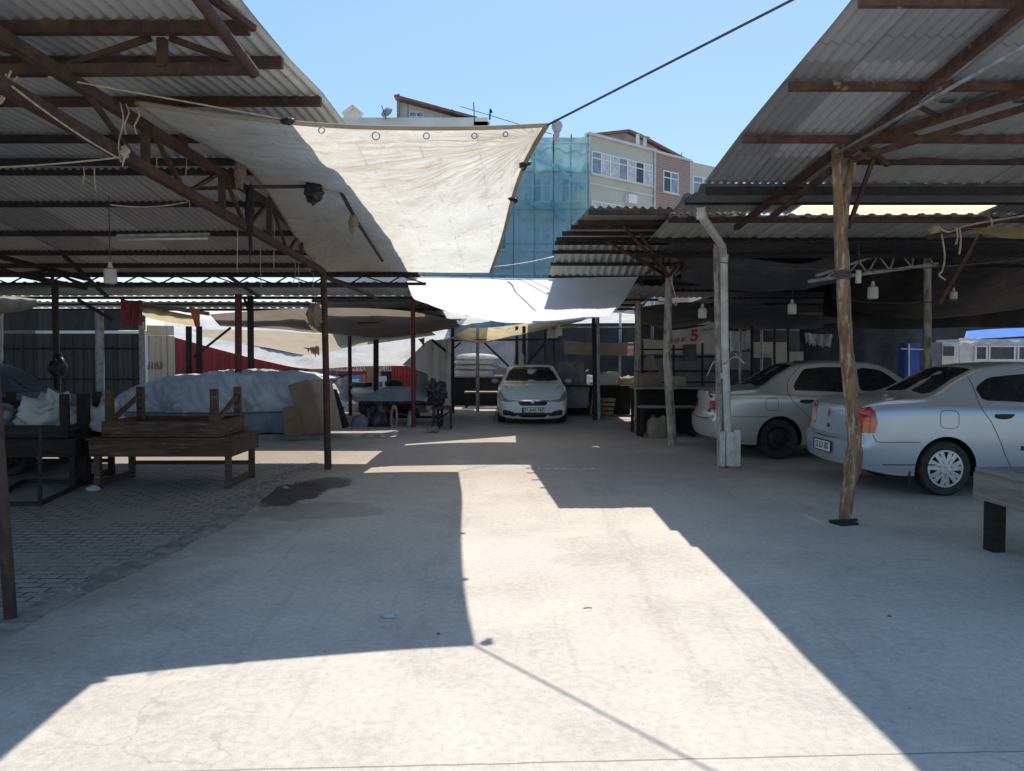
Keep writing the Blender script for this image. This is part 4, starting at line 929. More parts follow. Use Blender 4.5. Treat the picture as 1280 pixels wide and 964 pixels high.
# ================================================================== hanging lamps
def lamp(label, px, py, Y, cord, s=1.0):
    b = P(px, py, Y); o = thing('hanging_lamp', label, 'lamp', b, 'white hanging lamps')
    MB().tube([b + UP * (.16 * s), b + UP * (.16 * s + cord)], .006, 6).build('cord', 'rope_dark', o)
    MB().lathe([(0, .2 * s), (.02 * s, .2 * s), (.025 * s, .15 * s), (.04 * s, .13 * s)], 14, c=b).build('holder', 'white_fitting', o, smooth=True, angle=40)
    MB().lathe([(.03 * s, .13 * s), (.07 * s, .115 * s), (.075 * s, 0), (.072 * s, -.05 * s), (.045 * s, -.06 * s), (0, -.06 * s)], 18, c=b).build('shade', 'lamp_glass', o, smooth=True, angle=40)
    return o
lamp('white lamp hanging above the wooden tables at the left', 138, 349, 9.2, .85)
lamp('white lamp hanging below the pale lattice rafter', 1091, 369, 12.4, .25, 1.1)
lamp('white lamp hanging right of the boxed drainpipe', 990, 389, 14, .3, 1.05)
lamp('white lamp hanging left of the drainpipe above the banner', 878, 394, 15, .3, 1.1)
lamp('small white lamp hanging far right of the pale post', 1192, 372, 13, .25, .8)
lamp('white lamp hanging left of the faded pink banner', 699, 417, 19.5, .3, 1.1)
o = thing('hanging_lamp', 'slim white lamp hanging just right of the forked pole', 'lamp', P(1073, 350, 11))
b = P(1073, 346, 11); MB().tube([b, b + UP * .62], .006, 6).build('cord', 'rope_dark', o); MB().lathe([(0, .1), (.035, .1), (.04, -.09), (.0, -.1)], 14, c=b).build('shade', 'lamp_glass', o, smooth=True, angle=40)
ft = thing('fluorescent_lamp', 'long unlit fluorescent fitting under the left canopy', 'lamp', P(205, 297, 9.0))
MB().bar(P(147, 295, 9.0), P(262, 293, 9.0), .05, .03).build('body', 'grey_steel', ft); MB().tube([P(149, 300, 8.98), P(260, 298, 8.98)], .014, 10).build('tube', 'white_fitting', ft, smooth=True)
# pale hanging bag at the lane pole
knot('hanging_bag', 'pale plastic bag hanging beside the rusty lane pole', P(393, 393, 10.7), (.1, .08, .16), 'tarp_beige', seed=21, cat='bag')
# ================================================================== cars
def pchip(xs, ys):
    n = len(xs); h = [xs[i + 1] - xs[i] for i in range(n - 1)]; dl = [(ys[i + 1] - ys[i]) / h[i] for i in range(n - 1)]
    m = [dl[0]] + [0 if dl[i - 1] * dl[i] <= 0 else 2 * dl[i - 1] * dl[i] / (dl[i - 1] + dl[i]) for i in range(1, n - 1)] + [dl[-1]]
    def f(x):
        if x <= xs[0]: return ys[0]
        if x >= xs[-1]: return ys[-1]
        i = 0
        while x > xs[i + 1]: i += 1
        t = (x - xs[i]) / h[i]
        return (2 * t**3 - 3 * t**2 + 1) * ys[i] + (t**3 - 2 * t**2 + t) * h[i] * m[i] + (-2 * t**3 + 3 * t**2) * ys[i + 1] + (t**3 - t**2) * h[i] * m[i + 1]
    return f
class Shell:
    """car body as smooth sections along x (rear at 0, front at L); every trim piece is laid on the same surface"""
    def __init__(s, D):
        s.D = D; s.L = D['L']
        X = D['x']; s.zt = pchip(X, D['zt']); s.zs = pchip(X, D['zs']); s.wr = pchip(X, D['wr']); s.W = D['W']
        s.rx, s.rw = D.get('rear_round', (.24, .15)); s.fx, s.fw = D.get('front_round', (.5, .26))
        s.rear = pchip([p[0] for p in D['rear']], [p[1] for p in D['rear']]); s.front = pchip([p[0] for p in D['front']], [p[1] for p in D['front']])
        s.cache = {}
    def w(s, x):
        w = s.W * (1 - .02 * abs(2 * x / s.L - 1) ** 2)
        if x < s.rx: w -= s.rw * (1 - math.sqrt(max(0, 1 - (1 - x / s.rx) ** 2)))
        d = s.L - x
        if d < s.fx: w -= s.fw * (1 - math.sqrt(max(0, 1 - (1 - d / s.fx) ** 2)))
        return w
    def zb(s, x):
        e = min(x, s.L - x); return .2 + ((s.D.get('zb_front', .3) if x > s.L / 2 else .3) - .2) * (1 - min(1, e / .55)) ** 1.5
    def half(s, x, n=40):
        k = round(x, 4)
        if k in s.cache: return s.cache[k]
        w, zb, zs, zt, wr = s.w(x), s.zb(x), s.zs(x), s.zt(x), s.wr(x)
        wr = min(wr, w * .955)
        zm = (zb + zs) * .5
        kp = [(0, zb), (w * .84, zb), (w * .955, zb + .05), (w * .99, zb + .17), (w, zm + .02), (w * .988, zs - .1), (w * .965, zs - .02), (w * .94, zs + .012),
              (wr + (w * .94 - wr) * .5, zs + (zt - zs) * .47), (wr + .012, zs + (zt - zs) * .84), (wr * .95, zs + (zt - zs) * .955), (wr * .72, zt - .008), (0, zt)]
        out = [];
        pts = [V((a, b, 0)) for a, b in kp]
        # sample: keep crisp shoulder, smooth the rest
        q = cr(pts, n)
        s.cache[k] = [(p.x, p.y) for p in q]
        return s.cache[k]
    def M(s, x, y, z):
        a = max(0, 1 - x / .7) ** 2; b = max(0, 1 - (s.L - x) / .9) ** 2
        return V((x + s.rear(z) * a - s.front(z) * b, y, z))
    def yz(s, x, z):
        h = s.half(x)
        for i in range(2, len(h) - 1):
            if h[i][1] <= z <= h[i + 1][1] or (h[i + 1][1] >= z and i > 3):
                t = (z - h[i][1]) / max(1e-6, h[i + 1][1] - h[i][1]); t = max(0, min(1, t)); return h[i][0] + (h[i + 1][0] - h[i][0]) * t
        return h[-2][0]
    def zy(s, x, y):
        h = s.half(x); y = abs(y)
        for i in range(len(h) - 1, 5, -1):
            if h[i][0] <= y <= h[i - 1][0]:
                t = (y - h[i][0]) / max(1e-6, h[i - 1][0] - h[i][0]); return h[i][1] + (h[i - 1][1] - h[i][1]) * t
        return h[6][1]
    def side(s, sg): return lambda x, z: s.M(x, sg * s.yz(x, z), z)
    def top(s): return lambda x, y: s.M(x, y, s.zy(x, y))
    def bulge(s, y, Y, e): return e * (1 - min(1, abs(y) / max(.01, Y)) ** 2.2)
    def rcap(s): return lambda y, z: s.M(0, y, z) - V((s.bulge(y, s.yz(0, z), s.D.get('rb', .05)), 0, 0))
    def fcap(s): return lambda y, z: s.M(s.L, y, z) + V((s.bulge(y, s.yz(s.L, z), s.D.get('fb', .1)), 0, 0))
    def rwrap(s, sg):
        sd, cp = s.side(sg), s.rcap()
        return lambda t, z: sd(t, z) if t >= 0 else cp(sg * (s.yz(0, z) + t), z)
    def fwrap(s, sg):
        sd, cp = s.side(sg), s.fcap()
        return lambda t, z: sd(s.L - t, z) if t >= 0 else cp(sg * (s.yz(s.L, z) + t), z)
    def mesh(s, arches, r):
        xs = []
        for i in range(9): xs.append(s.rx * (1 - math.cos(i / 8 * math.pi / 2)))
        n = 70; a = s.rx; b = s.L - s.fx
        xs += [a + (b - a) * i / n for i in range(1, n)]
        xs += [s.L - s.fx * (1 - math.cos((10 - i) / 10 * math.pi / 2)) for i in range(11)]
        rings = []
        for x in xs:
            h = s.half(x); rings.append([s.M(x, y, z) for y, z in h] + [s.M(x, -y, z) for y, z in h[-2:0:-1]])
        mb = MB(); N = len(rings[0]); H = len(s.half(0))
        vs = [p for r_ in rings for p in r_]; fs = [(i * N + j, i * N + (j + 1) % N, (i + 1) * N + (j + 1) % N, (i + 1) * N + j) for i in range(len(rings) - 1) for j in range(N)]
        mb.add(vs, fs)
        for x, bl, sgn, idx in ((0, s.D.get('rb', .05), -1, 0), (s.L, s.D.get('fb', .1), 1, (len(rings) - 1) * N)):
            h = s.half(x); nsub = 12; rows = []
            for j, (y, z) in enumerate(h):
                if j in (0, H - 1): rows.append([idx + j] * (nsub + 1)); continue
                row = [idx + j]
                for k in range(1, nsub):
                    yy = y * (1 - 2 * k / nsub); p = s.M(x, yy, z) + V((sgn * s.bulge(yy, y, bl), 0, 0)); row.append(len(mb.v)); mb.v.append(p)
                row.append(idx + N - j); rows.append(row)
            for j in range(H - 1):
                for k in range(nsub):
                    f = []
                    for q in (rows[j][k], rows[j][k + 1], rows[j + 1][k + 1], rows[j + 1][k]):
                        if q not in f: f.append(q)
                    if len(f) > 2: mb.f.append(tuple(f)); mb.mi.append(0)
        return mb
    def decal(s, fn, poly, off=.004, nr=10, nc=10, skirt=.012, axis=0):
        """patch of the surface inside a polygon given in surface coordinates, standing off by off"""
        zs = [p[1] for p in poly]; z0, z1 = min(zs), max(zs); rows = []
        C = V((s.L / 2, 0, .6)); eps = .004
        def nrm(a, z):
            p = fn(a, z); u = fn(a + eps, z) - fn(a - eps, z); v = fn(a, z + eps) - fn(a, z - eps); n_ = u.cross(v)
            if n_.length < 1e-12: return V((0, 0, 1))
            n_.normalize(); o = p - V((min(max(p.x, .9), s.L - .9), 0, .6))
            return n_ if n_.dot(o) > 0 else -n_
        for i in range(nr + 1):
            z = z0 + (z1 - z0) * i / nr; ze = min(max(z, z0 + 1e-5), z1 - 1e-5); xs = []
            for (a, b) in zip(poly, poly[1:] + poly[:1]):
                if (a[1] - ze) * (b[1] - ze) <= 0 and a[1] != b[1]: xs.append(a[0] + (b[0] - a[0]) * (ze - a[1]) / (b[1] - a[1]))
            lo, hi = min(xs), max(xs)
            rows.append([(fn(lo + (hi - lo) * k / nc, z), nrm(lo + (hi - lo) * k / nc, z)) for k in range(nc + 1)])
        mb = MB(); mb.grid([[p + n_ * off for p, n_ in r] for r in rows])
        rim = rows[0] + [r[-1] for r in rows[1:]] + rows[-1][::-1][1:] + [r[0] for r in rows[::-1][1:]]
        mb.grid([[p + n_ * off for p, n_ in rim], [p - n_ * skirt for p, n_ in rim]])
        return mb
    def line(s, fn, pts, width=.007, off=.0018):
        q = cr([(a, b, 0) for a, b in pts], max(8, len(pts) * 7)); mb = MB(); rows = []
        P3 = [fn(p.x, p.y) for p in q]; eps = .004
        for i, p in enumerate(q):
            u = fn(p.x + eps, p.y) - fn(p.x - eps, p.y); v = fn(p.x, p.y + eps) - fn(p.x, p.y - eps); n_ = u.cross(v)
            n_ = n_.normalized() if n_.length > 1e-12 else UP
            o = P3[i] - V((min(max(P3[i].x, .9), s.L - .9), 0, .6))
            if n_.dot(o) < 0: n_ = -n_
            t = (P3[min(i + 1, len(q) - 1)] - P3[max(i - 1, 0)]).normalized(); b = t.cross(n_)
            rows.append([P3[i] + b * width / 2 + n_ * off, P3[i] - b * width / 2 + n_ * off])
        return mb.grid(rows)
def rounded(pts, r=.3, n=4):
    out = []; k = len(pts)
    for i in range(k):
        a, b, c = V((*pts[i - 1], 0)), V((*pts[i], 0)), V((*pts[(i + 1) % k], 0))
        p, q = b.lerp(a, r), b.lerp(c, r)
        for j in range(n + 1):
            t = j / n; v = p * (1 - t) ** 2 + b * 2 * t * (1 - t) + q * t * t; out.append((v.x, v.y))
    return out
def wheel(parent, c, sg, r, kind):
    c = V(c); w_ = part_empty('wheel', parent); wd = .19
    T = MB(); T.lathe([(r * .66, -wd * .42), (r * .74, -wd * .5), (r * .93, -wd * .5), (r * .985, -wd * .4), (r, -wd * .2), (r, wd * .2), (r * .985, wd * .4), (r * .93, wd * .5), (r * .74, wd * .5), (r * .66, wd * .42)], 40, 'Y', c)
    T.build('tyre', 'rubber', w_, smooth=True, angle=35)
    f = sg; y = lambda a: f * a
    D = MB(); D.lathe([(0, y(wd * .2)), (r * .3, y(wd * .22)), (r * .5, y(wd * .1)), (r * .62, y(wd * .34)), (r * .67, y(wd * .44)), (r * .7, y(wd * .42))], 32, 'Y', c)
    D.build('rim', 'steel_rim', w_, smooth=True, angle=30)
    if kind == 'cap':
        H = MB(); y0 = wd * .46
        def ring(a, b, ya, yb): H.lathe([(a, y(ya)), (a, y(yb)), (b, y(yb)), (b, y(ya))], 36, 'Y', c)
        ring(r * .61, r * .68, y0 - .02, y0 + .006); ring(0.001, r * .2, y0 - .02, y0 + .014)
        for k in range(7):
            for dq in (-.11, .11):
                t = 2 * math.pi * k / 7 + .2; e = V((math.cos(t), 0, math.sin(t))); tt = V((-math.sin(t), 0, math.cos(t)))
                p0 = c + e * r * .17 + tt * dq * .28 * r + V((0, y(y0 + .004), 0)); p1 = c + e * r * .63 + tt * dq * 1.05 * r + V((0, y(y0 - .002), 0))
                H.bar(p0, p1, .046, .014, side=tt)
        H.build('hubcap', 'hubcap', w_, smooth=True, angle=30)
    else:
        H = MB()
        H.lathe([(0, y(wd * .34)), (r * .12, y(wd * .32)), (r * .14, y(wd * .2))], 16, 'Y', c)
        for k in range(4):
            t = math.pi / 2 * k + .5; q = c + V((math.cos(t) * r * .26, y(wd * .24), math.sin(t) * r * .26)); H.lathe([(0, y(.02)), (.012, y(.02)), (.014, 0)], 8, 'Y', q)
        for k in range(8):
            t = math.pi / 4 * k; e = V((math.cos(t), 0, math.sin(t))); tt = V((-math.sin(t), 0, math.cos(t)))
            H.bar(c + e * r * .36 + V((0, y(wd * .2), 0)), c + e * r * .5 + V((0, y(wd * .17), 0)), .045, .02, side=tt)
        H.build('hub', 'grey_steel' if False else 'trim', w_, smooth=True, angle=30)
def make_car(name, label, D, loc, rz, group='cars parked under the market canopies'):
    root = thing(name, label, 'car', (0, 0, 0), group); S = Shell(D); r = D['r']; L = S.L
    xw = D['axles']; body = S.mesh(xw, r).build('body', [D['paint'], 'trim'], None, smooth=True)
    cut = MB()
    for x in xw:
        for sg in (-1, 1):
            c = V((x, sg * S.W * .86, r)); ra = r * 1.17; n = 36
            cut.lathe([(0, -.27), (ra, -.27), (ra, .27), (0, .27)], n, 'Y', c, mi=1)
    co = cut.build('cutter', [D['paint'], 'trim'], None)
    bm = bmesh.new(); bm.from_mesh(co.data); bmesh.ops.remove_doubles(bm, verts=bm.verts, dist=1e-5); bmesh.ops.recalc_face_normals(bm, faces=bm.faces); bm.to_mesh(co.data); bm.free()
    bm = bmesh.new(); bm.from_mesh(body.data); bmesh.ops.remove_doubles(bm, verts=bm.verts, dist=1e-5); bmesh.ops.recalc_face_normals(bm, faces=bm.faces); bm.to_mesh(body.data); bm.free()
    md = body.modifiers.new('arches', 'BOOLEAN'); md.operation = 'DIFFERENCE'; md.object = co; md.solver = 'EXACT'
    bpy.context.view_layer.update()
    me = bpy.data.meshes.new_from_object(body.evaluated_get(bpy.context.evaluated_depsgraph_get()))
    body.modifiers.clear(); body.data = me; bpy.data.objects.remove(co)
    me.polygons.foreach_set('use_smooth', [True] * len(me.polygons)); me.set_sharp_from_angle(angle=R(38))
    attach(body, root)
    for x in xw:
        for sg in (-1, 1): wheel(root, (x, sg * (S.W - .115), r), sg, r, D['wheel'])
    tp = S.top()
    S.decal(tp, D['rear_glass'], .004, 14, 14).build('rear_window', D.get('glass', 'car_glass'), root, smooth=True, angle=40)
    S.decal(tp, D['front_glass'], .004, 14, 14).build('windscreen', D.get('glass', 'car_glass'), root, smooth=True, angle=40)
    for sg in (-1, 1):
        sd = S.side(sg)
        for pl in D['windows']: S.decal(sd, rounded(pl, .22), .004, 14, 10).build('side_window', D.get('glass', 'car_glass'), root, smooth=True, angle=40)
        for ln in D['seams']: S.line(sd, ln).build('panel_gap', 'seam', root)
        for pl in D.get('side_trim', []): S.decal(sd, pl, .012, 2, 10).build('rub_strip', 'trim', root)
        for (x, z) in D['handles']:
            h = part_empty('door_handle', root)
            S.decal(sd, rounded([(x - .1, z - .03), (x + .1, z - .03), (x + .1, z + .03), (x - .1, z + .03)], .4), .003, 4, 8).build('recess', 'trim', h, smooth=True)
            S.decal(sd, [(x - .09, z + .002), (x + .11, z + .002), (x + .11, z + .027), (x - .09, z + .027)], .022, 2, 6).build('grip', D.get('grip', 'trim'), h, smooth=True, angle=40)
        for pl, m in D['tail']: S.decal(S.rwrap(sg), pl, .007, 12, 14, .02).build('taillight', m, root, smooth=True, angle=40)
        for pl, m in D['head']: S.decal(S.fwrap(sg), pl, .006, 12, 14, .02).build('headlight', m, root, smooth=True, angle=40)
        xm, zm = D['mirror']; ym = S.yz(xm, zm); mr = part_empty('mirror', root)
        MB().bar((xm, sg * (ym - .02), zm), (xm, sg * (ym + .08), zm + .03), .04, .03).build('stalk', 'trim', mr)
        g = MB(); g.lathe([(0, -.07), (.045, -.065), (.07, -.02), (.075, .04), (.062, .05), (0, .05)], 14, 'X', (0, 0, 0)); g.v = [V((p.x * .9 + xm, p.y * 1.25 + sg * (ym + .14), p.z * .95 + zm + .06)) for p in g.v]
        g.build('housing', D.get('mirror_mat', 'trim'), mr, smooth=True, angle=50)
    if D.get('flap'):
        x, z, a = D['flap']; n = 20
        S.line(S.side(-1), [(x + a * math.copysign(abs(math.cos(t)) ** .5, math.cos(t)), z + a * .9 * math.copysign(abs(math.sin(t)) ** .5, math.sin(t))) for t in [2 * math.pi * i / n for i in range(n + 1)]], .006).build('fuel_flap', 'seam', root)
    D['extra'](S, root)
    root.location = V(loc); root.rotation_euler.z = rz; root.scale = D.get('scale', (1, 1, 1))
    return root
def plate(S, parent, fn, y, z, txt, normal, right, w_=.5, h_=.11, off=.01):
    p = part_empty('number_plate', parent); c = fn(y, z) + V(normal) * off
    up = V(normal).cross(V(right)).normalized(); rt = V(right)
    def slab_(a0, a1, b0, b1, o, m, nm):
        MB().prism([(a0, b0), (a1, b0), (a1, b1), (a0, b1)], c + V(normal) * o, rt, up, V(normal) * .006).build(nm, m, p)
    slab_(-w_ / 2 - .012, w_ / 2 + .012, -h_ / 2 - .012, h_ / 2 + .012, 0, 'trim', 'holder'); slab_(-w_ / 2, w_ / 2, -h_ / 2, h_ / 2, .0065, 'plate_white', 'plate'); slab_(-w_ / 2, -w_ / 2 + .045, -h_ / 2, h_ / 2, .009, 'plate_blue', 'country_band')
    text(txt, .105, 'plate_lettering', 'ink', p, frame(c + V(normal) * .0145 + rt * .02, rt, up) @ Matrix.Diagonal((.86, 1, 1, 1)), .0015)

# pale blue saloon with the tall wraparound lamps ------------------------------
def extraB(S, root):
    rc = S.rcap(); N = V((-1, 0, 0)); Rt = V((0, -1, 0))
    plate(S, root, rc, 0, .47, '57 LU 107', N, Rt, off=.012)
    t = MB()
    for ln in ([(-.56, .595), (0, .58), (.56, .595)], [(-.6, .6), (-.585, .78), (-.57, .93)], [(.6, .6), (.585, .78), (.57, .93)]): o = S.line(rc, ln, .014, .002); t.add(o.v, o.f)
    t.build('boot_gap', 'seam', root)
    q = rc(0, .85); MB().prism([(-.035, 0), (0, .055), (.035, 0), (0, -.055)], q + N * .004, Rt, UP, N * .008).build('emblem', 'chrome', root)
    q = rc(.0, .7); MB().lathe([(0, -.012), (.022, -.012), (.024, .004)], 14, 'X', q).build('boot_lock', 'trim', root)
    scribble('boot_lettering', 'hubcap', root, rc(-.36, .66) + N * .004, Rt, UP, 5, .04, 5)
    o = S.decal(S.side(-1), [(.3, .335), (.9, .335), (.9, .345), (.3, .345)], .003, 2, 8); o.build('bumper_crease', 'seam', root)
    for sg in (-1, 1): MB().box((1.42 if False else .62, sg * .72, .2), (.02, .16, .14)).build('mud_flap', 'trim', root)
DB = dict(L=4.2, W=.835, r=.298, axles=(1.02, 3.49), wheel='cap', paint='paint_blue_silver', grip='trim',
    x=[0, .12, .4, .8, .98, 1.3, 1.62, 2.1, 2.5, 2.75, 3.35, 3.8, 4.1, 4.2],
    zt=[.955, 1.0, 1.035, 1.06, 1.11, 1.28, 1.405, 1.445, 1.44, 1.41, 1.04, .95, .82, .74],
    zs=[.9, .935, .96, .97, .97, .965, .96, .95, .94, .93, .9, .86, .76, .68],
    wr=[.68, .72, .75, .73, .66, .59, .57, .575, .58, .59, .7, .72, .66, .55],
    rear=[(.2, .12), (.32, .02), (.45, 0), (.57, .0), (.61, .06), (.75, .07), (.9, .085), (1.0, .13), (1.5, .2)], front=[(.2, .1), (.4, 0), (.6, .03), (.8, .12), (1.5, .3)],
    rear_glass=rounded([(.92, -.52), (1.0, 0), (.92, .52), (1.5, .46), (1.53, 0), (1.5, -.46)], .12), front_glass=[(2.85, -.5), (3.3, -.62), (3.3, .62), (2.85, .5)],
    windows=[[(1.47, 1.02), (1.42, 1.16), (1.6, 1.28), (2.28, 1.335), (2.28, 1.0)], [(2.34, 1.0), (2.34, 1.335), (2.72, 1.31), (3.15, 1.0)]],
    seams=[[(1.36, 1.36), (1.4, 1.2), (1.42, .96), (1.52, .8), (1.62, .6), (1.72, .38), (1.85, .27), (2.31, .27)], [(2.31, .27), (2.31, .9), (2.31, 1.36)], [(3.2, .27), (3.2, .9)], [(.14, .67), (.22, .59), (.5, .585), (.72, .585)]],
    side_trim=[[(1.86, .5), (2.28, .5), (2.28, .545), (1.86, .545)], [(2.36, .5), (3.1, .5), (3.1, .545), (2.36, .545)]],
    handles=[(1.66, .86), (2.5, .86)], mirror=(3.0, .97), flap=(1.05, .83, .105),
    tail=[([(-.2, .69), (-.2, .79), (-.17, .95), (.1, .955), (.17, .9), (.2, .78), (.16, .68), (-.16, .68)], 'lens_orange'), ([(-.2, .79), (-.17, .956), (.1, .961), (.17, .905), (.18, .84), (-.05, .8)], 'lens_red'), ([(-.23, .74), (-.23, .81), (-.13, .81), (-.13, .74)], 'lens_clear')],
    head=[([(-.3, .6), (-.3, .72), (.35, .78), (.4, .7), (.1, .6)], 'lens_clear')], extra=extraB, scale=(1, 1, 1.06))
carB = make_car('parked_car', 'pale blue saloon with big orange rear lamps, nearest on the right', DB, (3.92, 9.52, 0), 0)

# champagne saloon ------------------------------------------------------------
def extraA(S, root):
    rc = S.rcap(); N = V((-1, 0, 0)); Rt = V((0, -1, 0)); t = MB()
    for ln in ([(-.56, .6), (0, .58), (.56, .6)], [(-.6, .6), (-.59, .78), (-.57, .95)], [(.6, .6), (.59, .78), (.57, .95)]): o = S.line(rc, ln, .014, .002); t.add(o.v, o.f)
    t.build('boot_gap', 'seam', root)
    scribble('boot_lettering', 'trim', root, rc(-.38, .92) + N * .006, Rt, UP, 5, .045, 3); scribble('boot_lettering', 'trim', root, rc(-.38, .7) + N * .006, Rt, UP, 3, .045, 4)
    MB().prism([(-.28, 0), (.28, 0), (.28, .05), (-.28, .05)], rc(0, .94) + N * .004, Rt, UP, N * .02).build('plate_light_bar', 'paint_champagne', root)
    MB().box((1.5, -.36, 1.45), (.22, .05, .04), .2).build('roof_fin', 'trim', root)
DA = dict(L=4.15, W=.82, r=.298, axles=(1.02, 3.45), wheel='steel', paint='paint_champagne',
    x=[0, .12, .35, .66, .82, 1.1, 1.42, 1.9, 2.4, 2.65, 3.3, 3.75, 4.05, 4.15],
    zt=[.965, 1.0, 1.03, 1.05, 1.1, 1.28, 1.43, 1.47, 1.46, 1.42, 1.03, .94, .8, .72],
    zs=[.91, .94, .955, .96, .96, .955, .95, .945, .935, .93, .9, .85, .74, .66],
    wr=[.68, .72, .74, .72, .65, .58, .565, .57, .575, .585, .69, .71, .65, .54],
    rear=[(.2, .14), (.32, .03), (.45, 0), (.6, 0), (.64, .07), (.8, .08), (.95, .1), (1.0, .13), (1.5, .2)], front=[(.2, .1), (.4, 0), (.6, .03), (.8, .12), (1.5, .3)],
    rear_glass=rounded([(.75, -.5), (.82, 0), (.75, .5), (1.33, .45), (1.36, 0), (1.33, -.45)], .12), front_glass=[(2.75, -.5), (3.25, -.62), (3.25, .62), (2.75, .5)],
    windows=[[(1.28, 1.01), (1.26, 1.1), (1.45, 1.34), (1.62, 1.37), (2.22, 1.37), (2.22, .995)], [(2.28, .995), (2.28, 1.37), (2.66, 1.33), (3.1, .99)]],
    seams=[[(1.42, 1.39), (1.22, 1.2), (1.16, 1.0), (1.24, .85), (1.42, .68), (1.58, .5), (1.64, .36), (1.8, .27), (2.25, .27)], [(2.25, .27), (2.25, .9), (2.25, 1.38)], [(3.15, .27), (3.15, .9)], [(.16, .64), (.4, .635), (.84, .635)]],
    handles=[(1.43, .86), (2.42, .86)], mirror=(2.95, .97), flap=(.9, .82, .1),
    tail=[([(-.28, .72), (-.28, .8), (-.24, .86), (.12, .86), (.2, .8), (.24, .73)], 'lens_red')],
    head=[([(-.3, .58), (-.3, .7), (.3, .76), (.36, .68), (.1, .58)], 'lens_clear')], extra=extraA, scale=(1, 1, 1.04))
carA = make_car('parked_car', 'dusty champagne saloon with black steel wheels behind the white drainpipe', DA, (3.12, 12.65, 0), 0)

# white saloon seen from the front ----------------------------------------------
def extraW(S, root):
    fc = S.fcap(); N = V((1, 0, 0)); Rt = V((0, 1, 0))
    S.decal(fc, rounded([(-.3, .49), (-.36, .6), (.36, .6), (.3, .49)], .12), .006, 6, 14).build('upper_grille', 'trim', root, smooth=True, angle=40)
    t = MB()
    for z in (.52, .545, .57): o = S.line(fc, [(-.3, z), (0, z), (.3, z)], .006, .009); t.add(o.v, o.f)
    t.build('grille_bars', 'steel_rim', root)
    t = S.line(fc, [(-.37, .59), (-.34, .608), (0, .612), (.34, .608), (.37, .59)], .022, .01); t.build('grille_brow', 'chrome', root)
    S.decal(fc, [(-.27, .2), (-.42, .31), (.42, .31), (.27, .2)], .006, 5, 14).build('lower_grille', 'trim', root, smooth=True, angle=40)
    for sg in (-1, 1):
        fw = S.fwrap(sg)
        S.decal(fw, rounded([(-.12, .22), (-.2, .27), (.04, .38), (.12, .36), (.12, .23)], .15), .006, 8, 10).build('fog_lamp_recess', 'trim', root, smooth=True, angle=40)
    q = fc(0, .575) + N * .014
    MB().lathe([(0, .014), (.04, .012), (.055, .004), (.058, -.01)], 22, 'X', q).build('emblem', 'chrome', root, smooth=True, angle=40)
    MB().lathe([(0, .0165), (.03, .0155), (.034, .013)], 18, 'X', q).build('emblem_disc', 'paint_champagne', root, smooth=True)
    plate(S, root, fc, 0, .385, '57 AAE 747', N, Rt, off=.012)
    t = S.line(S.top(), [(2.95, -.66), (3.42, -.74), (4.1, -.6)], .008); o = S.line(S.top(), [(2.95, .66), (3.42, .74), (4.1, .6)], .008); t.add(o.v, o.f); t.build('bonnet_gap', 'seam', root)
    S.decal(S.top(), [(2.86, -.05), (2.93, -.12), (2.98, .1), (2.9, .16)], .006, 4, 4).build('paper', 'white_cloth', root)
    MB().box((2.75, .0, 1.35), (.05, .2, .05)).build('inner_mirror', 'trim', root)
DW = dict(L=4.4, W=.865, r=.305, axles=(.95, 3.5), wheel='cap', paint='paint_white', mirror_mat='grey_steel',
    x=[0, .12, .35, .66, .82, 1.1, 1.5, 2.0, 2.45, 2.72, 3.4, 3.9, 4.25, 4.4],
    zt=[.97, 1.03, 1.06, 1.08, 1.13, 1.3, 1.44, 1.49, 1.48, 1.44, 1.07, .97, .8, .66],
    zs=[.91, .95, .965, .97, .97, .965, .96, .955, .945, .94, .94, .88, .71, .6],
    wr=[.68, .72, .74, .72, .65, .59, .58, .585, .59, .6, .73, .74, .68, .58],
    rear=[(.2, .14), (.45, 0), (.64, .05), (1.5, .2)], front=[(.13, .09), (.28, .0), (.45, .0), (.6, .03), (.8, .1), (1.5, .3)], zb_front=.15,
    rear_glass=[(.75, -.5), (.75, .5), (1.33, .45), (1.33, -.45)], front_glass=rounded([(2.76, -.5), (2.72, 0), (2.76, .5), (3.36, .665), (3.42, 0), (3.36, -.665)], .1),
    windows=[[(1.28, 1.03), (1.45, 1.36), (2.22, 1.39), (2.22, 1.01)], [(2.28, 1.01), (2.28, 1.39), (2.7, 1.35), (3.15, 1.01)]],
    seams=[[(1.22, 1.0), (1.5, .5), (1.8, .27), (2.25, .27)], [(2.25, .27), (2.25, 1.38)], [(3.2, .27), (3.2, .95)]],
    handles=[(1.43, .86), (2.42, .86)], mirror=(3.08, 1.0), fb=.13, front_round=(.75, .3),
    tail=[([(-.28, .7), (-.28, .86), (.2, .86), (.24, .72)], 'lens_red')],
    head=[(rounded([(-.1, .575), (-.14, .61), (.06, .65), (.2, .75), (.33, .83), (.42, .81), (.41, .72), (.28, .62), (.06, .57)], .2), 'lens_clear')], extra=extraW, scale=(1, .985, .925))
yb = G(665, 531).y
carW = make_car('parked_car', 'white saloon parked nose-on at the end of the lane', DW, (P(666, 500, yb).x, yb + 4.35, 0), R(-90))
# dark car in the shade on the far left: same saloon as the champagne one in dark grey
DD = dict(DA); DD['glass'] = 'matt_glass'; DD['paint'] = 'paint_dark'; DD['extra'] = lambda S, root: None
carD = make_car('parked_car', 'dark saloon in deep shade at the far left, behind the tables', DD, (-10.15, 10.95, 0), 0)
